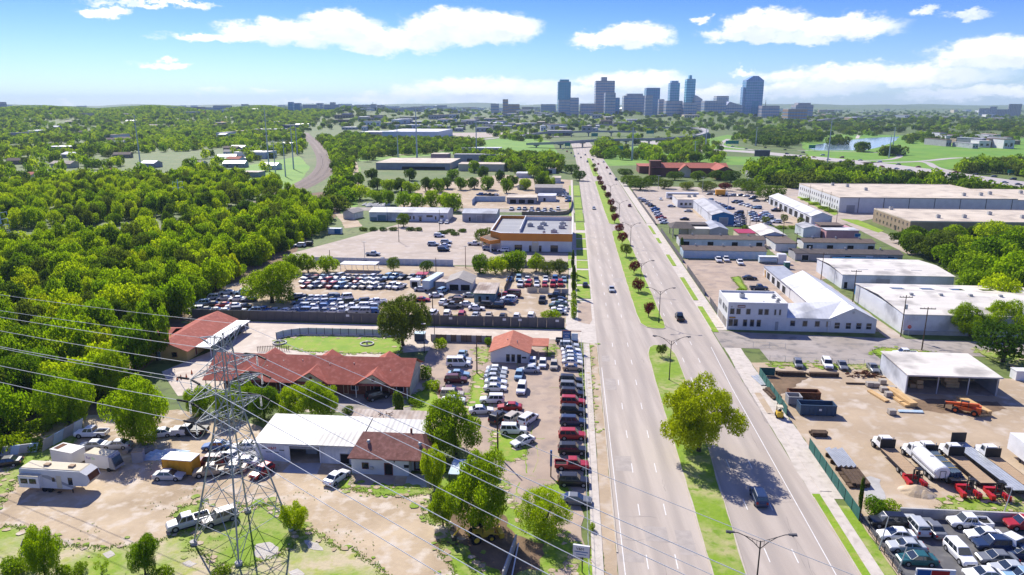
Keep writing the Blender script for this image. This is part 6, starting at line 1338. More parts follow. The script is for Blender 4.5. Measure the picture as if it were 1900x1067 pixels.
def far_lots():
    q=random.Random(77);pal=['white']*5+['silver']*5+['grey','grey','black','black','navy','red','skyblue','beige','blue'];kd=['sedan']*5+['suv','suv','hatch','coupe','pickup']
    def row(px0,py0,px1,py1,n,hd,place,end,group,pal=pal,skip=()):
        for i in range(n):
            if i in skip:continue
            t=i/max(1,n-1);k,c=q.choice(kd),q.choice(pal);kn=CATG[k] if k not in('suv',)else 'SUV'
            C(k,c,px0+(px1-px0)*t+q.uniform(-1,1),py0+(py1-py0)*t+q.uniform(-.8,.8),hd+q.uniform(-6,6),'%s %s, %s from %s in %s'%(c.replace('skyblue','pale blue'),kn,ORD[min(i,29)],end,place),group,False)
    g='cars crowded in the impound lot'
    row(569,514,780,513,15,248,'the back row of the impound lot','the tree clump',g);row(566,521,706,521,11,246,'the second row of the impound lot','the tree clump',g)
    row(568,529,742,531,12,246,'the third row of the impound lot','the big tree',g)
    row(548,552,640,551,8,200,'the middle row of the impound lot','the big tree',g);row(556,560,700,560,11,205,'the row behind the middle of the impound lot','the big tree',g)
    row(560,568,690,569,8,190,'the second row from the impound wall','the big tree',g);row(472,576,690,577,13,186,'the row nearest the impound wall','the wall bend',g,pal+['blue']*6)
    row(362,574,450,577,6,200,'the shaded left end of the impound lot','the wood',g);row(375,563,452,568,5,195,'the second shaded row at the left end of the impound lot','the wood',g);row(392,552,462,556,4,195,'the third shaded row at the left end of the impound lot','the wood',g,pal+['orange','red']);row(420,541,452,542,2,200,'the farthest shaded row of the impound lot','the wood',g)
    row(805,582,985,587,8,88,'the file close behind the impound wall','the olive tree',g,pal+['red','red'])
    E=[('sedan','silver',782,536,4,'silver sedan before the blue trailer'),('suv','skyblue',822,539,70,'pale blue SUV beside the two bay shop'),('coupe','red',784,555,2,'low red convertible in the impound yard'),('coupe','white',809,547,15,'low white car behind the red convertible'),('sedan','white',823,559,80,'white sedan tail left of the dark wagons'),('sedan','black',846,552,172,'black sedan below the two bay shop'),
         ('suv','bronze',845,558,176,'bronze SUV in the cluster left of the teal office'),('pickup','grey',840,567,178,'two tone grey pickup nearest the impound wall'),('sedan','white',867,564,2,'white sedan behind the two tone pickup'),('sedan','white',884,571,2,'white sedan in front of the teal office'),('suv','black',897,565,172,'black SUV left of the teal office door'),('suv','black',921,567,176,'black SUV at the corner of the teal office'),
         ('coupe','silver',872,547,10,'silver wreck between the shop and the teal office'),('sedan','navy',940,560,170,'dark blue sedan right of the teal office'),('suv','white',943,555,172,'white SUV second right of the teal office'),('sedan','silver',946,552,172,'silver sedan third right of the teal office'),('van','maroon',950,546,172,'maroon van by the low fence right of the teal office'),('sedan','red',936,546,172,'red car beside the maroon van'),('pickup','black',1006,556,268,'black truck alone on the impound drive'),
         ('pickup','black',1033,548,178,'black pickup at the top of the file by the shrubs'),('sedan','black',1037,555,178,'black sedan second in the file by the shrubs'),('sedan','silver',1038,561,178,'silver sedan third in the file by the shrubs'),('pickup','green',1036,567,178,'dark green pickup in the file by the shrubs'),('sedan','white',1038,572,178,'white sedan fifth in the file by the shrubs'),('sedan','white',1036,578,178,'white sedan last in the file by the shrubs')]
    for k,c,x,y,h,l in E:C(k,c,x,y,h,l,g,False)
    row(945,517,1046,518,7,268,'the back file right of the teal office','the teal office',g,['blue','skyblue','navy','white']);row(967,526,1040,527,6,268,'the front file right of the teal office','the teal office',g,['white','white','white','red'])
    P=[('suv','white',556,455,184,'white SUV at the wood edge of the parking field'),('suv','black',570,453,184,'dark SUV beside it at the wood edge'),('pickup','silver',692,471,2,'silver pickup alone on the parking field'),('pickup','black',710,484,178,'black pickup on the parking field, near the carport'),('sedan','silver',676,486,178,'silver car at the back of the white carport'),('suv','white',815,437,2,'white SUV by the dark shrub island'),
         ('suv','silver',804,453,2,'silver SUV on the parking field, left of the four'),('suv','silver',828,449,2,'silver SUV, farthest of the four together'),('sedan','white',826,455,2,'white sedan, second of the four together'),('sedan','black',822,459,2,'black sedan, third of the four together'),('suv','black',823,463,2,'black SUV, nearest of the four together'),('hatch','white',818,412,270,'white hatchback left at the white metal office'),('hatch','white',829,412,270,'white hatchback right at the white metal office'),
         ('pickup','white',880,452,2,'white pickup left of the orange canopy'),('suv','silver',906,461,2,'pale SUV under the orange canopy'),('suv','white',934,464,175,'white SUV right of the orange canopy')]
    for k,c,x,y,h,l in P:C(k,c,x,y,h,l,'cars on the big parking field',False)
    g2='cars in the dealer lot right of the avenue'
    row(1190,368,1217,386,5,12,'the upper fence file of the dealer lot','the avenue end',g2);row(1214,388,1232,412,7,12,'the lower fence file of the dealer lot','the upper end',g2)
    row(1317,360,1400,364,7,200,'the back row of the dealer lot','the white bus',g2);row(1318,371,1354,386,6,190,'the first slanted row behind the blue fronted building','the back',g2);row(1364,374,1405,386,7,190,'the second slanted row behind the blue fronted building','the back',g2);row(1396,368,1404,372,2,190,'the pair at the middle of the dealer lot','the left',g2)
    row(1425,370,1456,388,8,195,'the row before the open bay shed','the back',g2);row(1372,394,1376,415,5,185,'the first block right of the blue front','the back',g2);row(1395,394,1402,408,4,185,'the second block right of the blue front','the back',g2);row(1418,396,1440,412,6,185,'the third block right of the blue front','the back',g2);row(1408,401,1424,414,5,185,'the fourth block right of the blue front','the back',g2);row(1365,399,1370,418,4,185,'the block against the blue front','the back',g2)
    for k,c,x,y,h,l in(('sedan','silver',1246,382,2,'silver car in the middle of the dealer lot'),('sedan','silver',1277,391,178,'silver car before the white flat office'),('sedan','black',1270,406,178,'black car in the middle of the dealer lot'),('sedan','silver',1303,415,170,'silver car left of the blue front'),('sedan','white',1226,369,270,'white car near the white bus'),('pickup','black',1440,390,178,'black truck before the open bay shed')):C(k,c,x,y,h,l,g2,False)
    g3='cars on the strip of small businesses'
    row(950,387,1035,388,8,265,'the lot behind the orange banded shop','the left',g3);row(984,392,1024,393,3,178,'the near row behind the orange banded shop','the left',g3);row(1044,352,1056,372,6,180,'the file by the avenue in the strip of businesses','the far end',g3);row(1000,362,1040,362,5,180,'the row before the grey shop','the left',g3);row(890,361,920,361,4,180,'the scrap row under the tree belt','the left',g3)
    h='cars on the distant highway'
    row(1360,272,1890,342,22,350,'the near lanes of the far highway','the overpass',h,['white','black','grey','red','silver'],(3,9));row(1420,274,1880,332,14,170,'the far lanes of the far highway','the overpass',h,['white','black','grey','red','silver'])
far_lots()
for g_,(mb_,ms_)in FARC.items():o_=mb_.build('distant_traffic' if 'strip' not in g_ else 'distant_parked_cars',ms_);o_['kind']='stuff'

# ------------------------------------------------------------------ pylon, cables, lamps, poles, fences
def zat(p,y):
    k=(CY-y)/F;return H+p[1]*(k*cP-sP)/(cP+k*sP)
def pylon():
    c0=Vector((-36.6,84.7,0));ang=math.radians(-30);t=thing('transmission_pylon','steel lattice transmission pylon standing on the near grass','pylon',c0,ang)
    prof=[(0,4.45),(6.2,3.35),(11.2,2.45),(15.2,1.70),(18.2,1.22),(21.2,1.05),(24.2,.92),(27.0,.8),(28.9,.62)]
    sg=[(-1,-1),(1,-1),(1,1),(-1,1)]
    P=lambda i,k:Vector((sg[i][0]*prof[k][1],sg[i][1]*prof[k][1],prof[k][0]))
    for i in range(4):
        m=MB()
        for k in range(len(prof)-1):m.tube(P(i,k),P(i,k+1),.115 if k<4 else .08,n=4)
        m.build('leg','lattice_steel',t);f=MB();a=P(i,0);f.tube((a.x,a.y,-.1),(a.x,a.y,.45),.48,n=10);f.build('footing','concrete',t)
    for k in range(len(prof)-1):
        m=MB();r=.05 if k<3 else .04
        for i in range(4):
            j=(i+1)%4;a,b,c,d=P(i,k),P(j,k),P(j,k+1),P(i,k+1)
            if k==0:                                      # K-bracing near the ground with secondary struts
                mid=(c+d)/2;m.tube(a,mid,r);m.tube(b,mid,r);m.tube(d,c,r)
                for s,e in((a,d),(b,c)):q=s.lerp(mid,.5);m.tube(q,s.lerp(e,.5),.042);m.tube(q,s.lerp(e,.95),.042);m.tube(q,s.lerp(e,.25),.036)
                m.tube(a.lerp(mid,.5),b.lerp(mid,.5),.042)
            else:
                m.tube(a,c,r);m.tube(b,d,r);m.tube(d,c,r)
                if k<4:
                    o=(a+b+c+d)/4;m.tube(a.lerp(d,.5),o,.036);m.tube(b.lerp(c,.5),o,.036)
        if k in(0,1,3,5):m.tube(P(0,k+1),P(2,k+1),.042);m.tube(P(1,k+1),P(3,k+1),.042)
        o=m.build('bracing','lattice_steel',t)
    tips=[]
    for z,L,b in((18.9,5.0,1.18),(21.9,5.5,1.03),(24.7,5.0,.9)):
        for s in(-1,1):
            m=MB();tip=Vector((0,s*L,z));tips.append((z,s,tip));up=1.25
            for x in(-b,b):
                m.tube((x,s*b,z),tip,.062);m.tube((x,s*b,z+up),tip,.055)
                for q in(.3,.6):m.tube(Vector((x,s*b,z)).lerp(tip,q),Vector((x,s*b,z+up)).lerp(tip,q),.036);m.tube(Vector((x,s*b,z)).lerp(tip,q-.3),Vector((x,s*b,z+up)).lerp(tip,q),.036)
            for q in(.0,.3,.6):m.tube(Vector((-b,s*b,z)).lerp(tip,q),Vector((b,s*b,z)).lerp(tip,min(1,q+.3)),.036);m.tube(Vector((b,s*b,z)).lerp(tip,q),Vector((-b,s*b,z)).lerp(tip,q),.036)
            m.build('crossarm','lattice_steel',t)
            m=MB();m.tube(tip+Vector((0,0,0)),tip-Vector((0,0,1.7)),.05,n=5)
            for k in range(7):m.tube(tip-Vector((0,0,.25+k*.2)),tip-Vector((0,0,.33+k*.2)),.12,n=8)
            m.build('insulator','hvac',t)
    for s in(-1,1):
        m=MB();tip=Vector((0,s*3.1,29.5));tips.append((29.5,s,tip))
        for x in(-.62,.62):m.tube((x,s*.62,28.9),tip,.055);m.tube((x,s*.8,27.2),tip,.05);m.tube(Vector((x,s*.62,28.9)).lerp(tip,.5),Vector((x,s*.8,27.2)).lerp(tip,.5),.036)
        m.build('earthwire_peak','lattice_steel',t)
    R=Matrix.Rotation(ang,3,'Z');lev={18.9:'lower',21.9:'middle',24.7:'upper',29.5:'topmost'}
    for z,s,tip in tips:
        w0=c0+R @ tip
        for nm,dv in(('running off over the wood on the left',Vector((-.90,.435,0))),('running out over the avenue',Vector((.78,-.63,0)))):
            end=c0+dv*230+R @ tip;m=MB();n=26;pts=[]
            for k in range(n+1):
                q=(k/n)**1.5;p=w0.lerp(end,q);p=p+Vector((0,0,-4*3.2*q*(1-q)));pts.append(p)
            st=w0.lerp(pts[1],min(1,2.4/max(.1,(pts[1]-w0).length)))
            rr=.026 if z>29 else .040
            for a,b in zip(pts[:-1],pts[1:]):
                if(a.y*cP+(H-a.z)*sP)>1:m.tube(a,b,rr,n=5,cap=False)
            o=m.build('power_cable','cable');tag(o,'%s cable %s, from the %s arm of the pylon'%(lev[z],nm,'far' if s>0 else 'near'),'cable','transmission cables')
            if z<29:
                d=(pts[2]-w0).normalized();g=MB();g.tube(w0+d*.2,w0+d*2.3,.075,n=6)
                for k in range(9):g.tube(w0+d*(.4+k*.2),w0+d*(.48+k*.2),.14,n=8)
                iv=g.build('insulator_string','black_metal',o)
        if z<29:                                          # jumper loop under the arm
            a,b=w0+Vector((-.90,.435,-.1))*2.2,w0+Vector((.78,-.63,-.1))*2.2;m=MB();pr=a
            for k in range(1,9):q=k/8;p=a.lerp(b,q)+Vector((0,0,-4*1.7*q*(1-q)));m.tube(pr,p,.035,n=5,cap=False);pr=p
            L_=m.build('jumper','cable',t);L_.matrix_parent_inverse=(Matrix.Translation(c0)@ Matrix.Rotation(ang,4,'Z')).inverted()
pylon()
def lamp_mesh():
    P=MB();P.tube((0,0,0),(0,0,.5),.17,.15,8);P.tube((0,0,.5),(0,0,8.9),.11,.075,8)
    A_=[]
    for s in(-1,1):
        m=MB();q=[(0,0,7.9),(s*.8,0,8.75),(s*1.8,0,9.5),(s*2.6,0,9.85),(s*3.1,0,9.9)];q2=[(0,0,8.8),(s*1.0,0,9.2),(s*1.8,0,9.52)]
        for a,b in zip(q[:-1],q[1:]):m.tube(a,b,.05,n=5)
        for a,b in zip(q2[:-1],q2[1:]):m.tube(a,b,.035,n=5)
        for f in(.4,.9,1.4):m.tube((s*f,0,7.9+f*.95),(s*f*1.05,0,8.8+f*.38),.025,n=4)
        A_.append(m.mesh('arm','black_metal'))
    Hd=[]
    for s in(-1,1):m=MB();m.hexa([(s*3.0,-.14,9.86),(s*3.95,-.2,9.84),(s*3.95,.2,9.84),(s*3.0,.14,9.86),(s*3.0,-.1,10.0),(s*3.9,-.14,10.06),(s*3.9,.14,10.06),(s*3.0,.1,10.0)]);m.tube((s*3.5,0,9.72),(s*3.5,0,9.86),.14,n=10);Hd.append(m.mesh('lamp_head','dark_fence'))
    return P.mesh('pole','black_metal'),A_,Hd
def lamps():
    pm,am,hm=lamp_mesh()
    locs=[(G(1399,1128),'black double arm street lamp at the lower edge of the view'),(G(1241.5,706),'black double arm street lamp on the near median behind the sycamore'),(G(1223,605)+Vector((.4,2.5,0)),'double arm lamp at the near tip of the long median'),(G(1188,540),'double arm lamp by the crimson crape myrtle'),(W(24.6,292),'double arm lamp half way up the long median'),(W(24.2,362),'double arm lamp just past the upper turning gap'),(W(23.5,440),'double arm lamp farther up the median')]
    for p,l in locs:
        t=thing('street_lamp',l,'street lamp',p,-A,'double arm lamps on the median');link('pole',pm,t)
        for m in am:link('arm',m,t)
        for m in hm:link('lamp_head',m,t)
    def pole(px,by,ty,label,m='wood_pole',r=.16,arms=(),head=None,nm='utility_pole',cat='pole',lean=0.0,transformer=False):
        p=G(px,by);h=zat(p,ty);t=thing(nm,label,cat,p,-A);q=MB();q.tube((0,0,-.1),(lean,0,h),r,r*.62,8);q.build('shaft',m,t)
        for z,w in arms:bx(t,'crossarm',m,-w,-.07,h-z-.09,w,.07,h-z+.09);q=MB();[q.tube((x,0,h-z+.09),(x,0,h-z+.32),.07,n=6)for x in(-w*.9,-w*.45,w*.45,w*.9)];q.build('insulators','hvac',t)
        if transformer:q=MB();q.tube((.42,0,h-3.6),(.42,0,h-2.4),.3,n=10);q.build('transformer','galv',t)
        if head:bx(t,'lamp_head','hvac',-head,-.16,h-.05,head,.16,h+.12)
        return t
    pole(885,693,632,'dark wooden pole on the grass strip left of the middle car file');pole(923.6,846,765,'brown wooden pole at the near grass of the car lot');pole(1671,624.7,548,'wooden pole with transformer at the stop sign',arms=((.5,1.6),),transformer=True);pole(1710,650.6,570,'wooden pole with crossarm behind the open timber shed',arms=((.4,1.8),));pole(1582,560,501,'wooden pole in the alley between the white warehouses',arms=((.4,1.5),));pole(1523,520,469,'wooden pole at the corner of the farther white warehouse',arms=((.4,1.3),));pole(1451,455,411,'dark pole at the white house behind the storage rows');pole(1475,478,432,'dark pole at the end of the near storage rows',arms=((.4,1.2),))
    pole(787.5,655,601,'black lamp post beside the dark storage shed','black_metal',.1,head=.5,nm='lamp_post',cat='lamp post');pole(806.5,628,571,'thin pole by the impound fence right of the olive tree','black_metal',.09);pole(803,580,542,'wooden pole in the middle of the impound yard');pole(787,528,498,'pole beside the pale blue trailer');pole(809.5,517,478,'tall pole behind the pale blue trailer');pole(864,498,457,'tall steel light pole near the orange canopy','rust',.14,head=.6,nm='lamp_post',cat='lamp post');pole(931,571,538,'white lamp post at the corner of the teal office','white_paint',.12,head=.4,nm='lamp_post',cat='lamp post')
    pole(740.3,449,407,'tall light pole in the middle of the big parking field','black_metal',.14,head=1.0,nm='lamp_post',cat='lamp post');pole(677,482,449,'light pole near the silver pickup on the parking field','galv',.13,head=.9,nm='lamp_post',cat='lamp post');pole(613,492,464,'brown pole at the bushes beside the white carport');pole(816,429,389,'light pole at the dark shrub island','black_metal',.14,nm='lamp_post',cat='lamp post');pole(719,410,385,'dark blue pole against the white metal office','dumpster_blue',.14)
    for i,(x,b,tp)in enumerate(((1221,352,326),(1303,358,329),(1385,356,331),(1350,391,359),(1206,388,372))):pole(x,b,tp,ORD[i]+' light pole of the dealer lot, counted from the avenue corner','galv',.16,head=1.4,nm='lamp_post',cat='lamp post')
    for i,(x,b,tp)in enumerate(((1377,425,391),(1384,425,390),(1391,422,388),(1373,428,398),(1402,426,402))):pole(x,b,tp,ORD[i]+' dark pole of the pole cluster right of the blue fronted hall','wood_pole',.14)
    for i,(x,b,tp)in enumerate(((1500,384,342),(1522,386,350),(1538,396,356),(1551,420,386))):pole(x,b,tp,ORD[i]+' slim pole along the access road of the huge white warehouse','wood_pole',.13)
    for i,(x,b,tp)in enumerate(((1637,1020,958),(1672,1062,1014),(1866,958,904))):pole(x-6,b,tp,('left','lower','right')[i]+' pale lamp post of the tarmac sales lot','galv',.09,head=.35,nm='lamp_post',cat='lamp post',lean=.6)
    # blue-topped post in the car lot
    p=G(1022,885);t=thing('sign_post','post with a narrow tall blue panel in the car lot','sign post',p,-A);h=zat(p,836);bx(t,'post','wood_pole',-.09,-.09,0,.09,.09,h*.42);bx(t,'panel','blue_sign',-.16,-.16,h*.42,.16,.16,h)
    # tall steel transmission poles far off
    far=[(774,297,200,1.0,'thick steel pole behind the tan warehouses'),(738.6,292,231,.8,'thinner steel pole left of the thick one behind the tan warehouses'),(884,290,217,.8,'steel pole behind the grey warehouse with rooftop units'),(500,318,199,.7,'tall dark pole in the clearing left of the railway bend'),(512,330,260,.6,'grey pole with brackets nearest the railway bend'),(530,328,258,.6,'grey pole just left of the railway bend'),(545,314,230,.7,'left one of the twin steel poles by the rails'),(552,288,228,.7,'right one of the twin steel poles by the rails'),(262,316,213,.7,'tall thin pole alone in the left wood'),
           (1534,314,223,.7,'tall thin pole right of the billboard'),(1657,270,236,.9,'right pole at the river bank'),(1649,293,251,.7,'pole beside the cycle path near the river'),(1172.6,297,236,1.2,'pale steel pole by the curved flyover'),(1309,276,238,.9,'pole at the end of the curved flyover'),(1289,291,262,.7,'short pole on the meadow by the flyover'),(1402,271,236,.9,'pole in front of the tree mass by the highway')]
    for x,b,tp,r,l in far:
        p=G(x,b);h=zat(p,tp);t=thing('steel_pole',l,'pole',p,0);q=MB();q.tube((0,0,0),(0,0,h),r,r*.45,8);q.build('shaft','galv',t);q=MB()
        for z in(.97,.88,.79):q.tube((-3,0,h*z),(3,0,h*z),.14,n=4)
        q.build('crossarm','galv',t)
    for px,b,tp,l in((335,388,333,'blue grey bracketed pole rising from the left wood'),(9,455,389,'blue grey bracketed pole at the left edge of the wood')):
        p=G(px,b);h=zat(p,tp);t=thing('steel_pole',l,'pole',p,.4);q=MB();q.tube((0,0,0),(0,0,h),.38,.2,8);q.build('shaft','tarp_blue',t)
        for z in(.9,.72,.55,.38):q=MB();q.tube((-2.6,0,h*z+.5),(0,0,h*z),.11,n=5);q.tube((2.6,0,h*z+.5),(0,0,h*z),.11,n=5);q.tube((-2.6,0,h*z+.5),(-2.6,0,h*z-.9),.13,n=5);q.tube((2.6,0,h*z+.5),(2.6,0,h*z-.9),.13,n=5);q.build('crossarm','tarp_blue',t)
lamps()
def fences():
    def rail_fence(label,P,step,h,m,bars=(),pr=.035,br=.022,mesh=None,nm='wire_fence',infill=None):
        f=thing(nm,label,'fence')
        for a,b in zip(P[:-1],P[1:]):
            n=max(1,int((b-a).length/step))
            for k in range(n+1):p=a.lerp(b,k/n);q=MB();q.tube(p,p+Vector((0,0,h)),pr,n=5);q.build('post',m,f)
            for z in bars:q=MB();q.tube(a+Vector((0,0,z)),b+Vector((0,0,z)),br,n=4);q.build('rail',m,f)
            if infill:                                    # separate upright bars / panels
                for k in range(n):
                    p,r=a.lerp(b,(k+.04)/n),a.lerp(b,(k+.96)/n);q=MB()
                    if infill=='panel':s=Vector((-(r-p).y,(r-p).x,0)).normalized()*.025;z0,z1=Vector((0,0,.08)),Vector((0,0,h-.03));q.hexa([p-s+z0,r-s+z0,r+s+z0,p+s+z0,p-s+z1,r-s+z1,r+s+z1,p+s+z1])
                    else:
                        c=max(2,int((r-p).length/infill))
                        for j in range(c+1):w=p.lerp(r,j/c);q.tube(w+Vector((0,0,.12)),w+Vector((0,0,h-.06)),.014,n=3,cap=False)
                    q.build('panel',mesh or m,f)
        return f
    rail_fence('long wire fence between the car lot and the left footway',[W(3.1,62),W(3.1,110),W(3.0,166)],2.6,1.6,'galv',(1.58,.12),.03,.02)
    g=41.35
    def gv(px,py):return UV(px,py)[1]
    rail_fence('green screened fence beside the timber yard, far piece',[W(g,gv(1462,772)),W(g,gv(1404,697))],2.6,2.0,'black_metal',(),.04,.02,'green_screen',infill='panel');rail_fence('green screened fence beside the timber yard, near piece',[W(g,gv(1593,968)),W(g,gv(1494,832))],2.6,2.0,'black_metal',(),.04,.02,'green_screen',infill='panel')
    q=thing('screen_panel','short green screen across the far corner of the timber yard','fence',W(g,gv(1404,697)),-A);bx(q,'panel','green_screen',.1,-.03,.1,3.3,.03,1.9)
    rail_fence('black rail fence along the tarmac sales lot',[W(41.7,50),W(41.7,97)],2.4,1.25,'black_metal',(1.2,.7,.2),.05,.03,infill=.5);rail_fence('dark picket fence along the sand yard, near piece',[W(41.4,gv(1333,590)),W(41.4,gv(1318,563))],2.4,2.0,'black_metal',(1.95,.2),.05,.03,infill='panel',mesh='dark_fence');rail_fence('dark picket fence along the sand yard, middle piece',[W(41.4,gv(1311,549)),W(41.4,gv(1281,502))],2.4,2.0,'black_metal',(1.95,.2),.05,.03,infill='panel',mesh='dark_fence');rail_fence('dark fence before the storage rows and the station',[W(41.6,gv(1268,488)),W(41.4,gv(1226,430))],3,2.0,'black_metal',(1.95,.2),.05,.03,infill='panel',mesh='dark_fence');rail_fence('dark fence along the dealer lot footway',[W(41.0,gv(1222,418)),W(40.4,gv(1184,358))],4,1.8,'black_metal',(1.75,.2),.06,.03,infill='panel',mesh='dark_fence')
    rail_fence('wire fence along the edge of the asphalt lot',[W(46,157.2),W(70,156.3)],3.2,1.4,'galv',(1.35,),.04,.02);rail_fence('wire fence by the corner of the asphalt lot',[W(44.5,166.5),W(52,166.2)],2.6,1.5,'galv',(1.45,.2),.04,.02);rail_fence('wire fence left of the teal office',[W(-20.5,213),W(-20,238)],3,2.0,'wood_pole',(1.9,.3),.06,.04,infill='panel',mesh='wood_fence');rail_fence('low tan panel fence right of the teal office',[W(-13.5,214),W(-6.5,214)],2.4,1.7,'black_metal',(),.05,.02,infill='panel',mesh='cream_wall');rail_fence('low pale panel fence by the shrubs of the impound lot',[W(-5.0,213),W(-.5,213)],2.2,1.7,'black_metal',(),.05,.02,infill='panel',mesh='grey_wall')
    # retaining wall, slabs and corrugated scraps
    t=thing('retaining_wall','long grey retaining wall above the tarmac sales lot','wall',W(47.6,93.8),-A);
    for k in range(22):bx(t,'wall_panel','concrete',k*3.0,0,-.1,k*3.0+2.97,.3,1.45)
    for(a,b,hh,l)in(((0,846),(68,838),1.5,'low whitish slab wall at the left edge of the junk yard'),((78,838),(152,795),2.0,'leaning pale concrete slabs running to the wood edge')):
        A0,B0=G(*a),G(*b);t=thing('slab_wall',l,'wall');n=4
        for k in range(n):p,r=A0.lerp(B0,k/n),A0.lerp(B0,(k+.97)/n);s=Vector((.35,-.5,0));z=Vector((.3,.45,hh));q=MB();q.hexa([p,r,r+s*.4,p+s*.4,p+z,r+z,r+z+s*.4,p+z+s*.4]);q.build('slab','tarp_blue' if k%2 else 'concrete',t)
    t=thing('slab_wall','single pale slab standing beside the backhoe under the near trees','wall');p,r=G(930,1085),G(955,1015);q=MB();z=Vector((.1,0,1.9));s=Vector((.2,.05,0));q.hexa([p,r,r+s,p+s,p+z,r+z,r+z+s,p+z+s]);q.build('slab','concrete',t)
    t=thing('barrier_pole','white pole lying slanted beside the pale slab','pole');q=MB();q.tube(G(948,1085)+Vector((0,0,.6)),G(962,1020)+Vector((0,0,1.0)),.09);q.build('bar','white_paint',t)
    # roadside sign bottom of the car lot
    p=G(1077,1062);t=thing('sign','white business sign on a post at the near end of the car lot','sign',p,math.radians(-14));q=MB();q.tube((.2,0,0),(.2,0,2.5),.08,n=6);q.build('post','black_metal',t);o=bx(t,'panel','white_wall',-1.0,-.14,2.3,1.1,.14,3.9);bx(t,'frame','brick_maroon',1.1,-.15,2.28,1.16,.15,3.92)
    text(o,'V&M',.5,(-.1,-.15,3.42),'black_metal');q=MB();q.box(-.8,-.155,2.98,.9,-.145,3.1);q.box(-.6,-.155,2.62,.7,-.145,2.72);q.build('print','blue_sign',o)
    p=G(1685,624);t=thing('stop_sign','red octagonal stop sign at the corner of the side street','sign',p,-A);q=MB();q.tube((0,0,0),(0,0,2.3),.04,n=6);q.build('post','galv',t);q=MB();q.tube((0,-.03,2.5),(0,-.06,2.5),.5,n=8);o=q.build('plate','red_paint',t);text(o,'STOP',.3,(0,-.07,2.5),'white_paint')
    p=G(1732,1085);t=thing('sign','sales lot sign with a white edge at the lower view border','sign',p,-A);o=bx(t,'panel','white_paint',-2.3,-.1,.9,2.3,.1,2.2);q=MB();q.box(-2.15,-.13,.95,-.6,-.105,2.05);q.build('left_field','navy_field' if 'navy_field' in MATS else 'blue_sign',o);bx(o,'right_field','red_paint',-.5,-.13,.95,1.6,-.105,2.05)
    for x in(-1.9,1.9):bx(t,'post','galv',x-.06,-.06,0,x+.06,.06,.9)
    p=G(1300,1020)
    for k,(px,py,l)in enumerate(((505,702,'orange traffic cone nearest the motel drive corner'),(329,706,'orange traffic cone by the left shade of the motel drive'),(336,703,'orange traffic cone beside the leftmost cone'),(346,701,'dark orange cone in the middle of the motel drive'),(356,694,'far orange cone on the motel drive'))):
        if k==0:continue
        t=thing('traffic_cone',l,'cone',G(px,py));q=MB();q.tube((0,0,.04),(0,0,1.0),.22,.05,8);q.build('body','orange_paint',t);bx(t,'base','black_metal',-.3,-.3,0,.3,.3,.04)
fences()
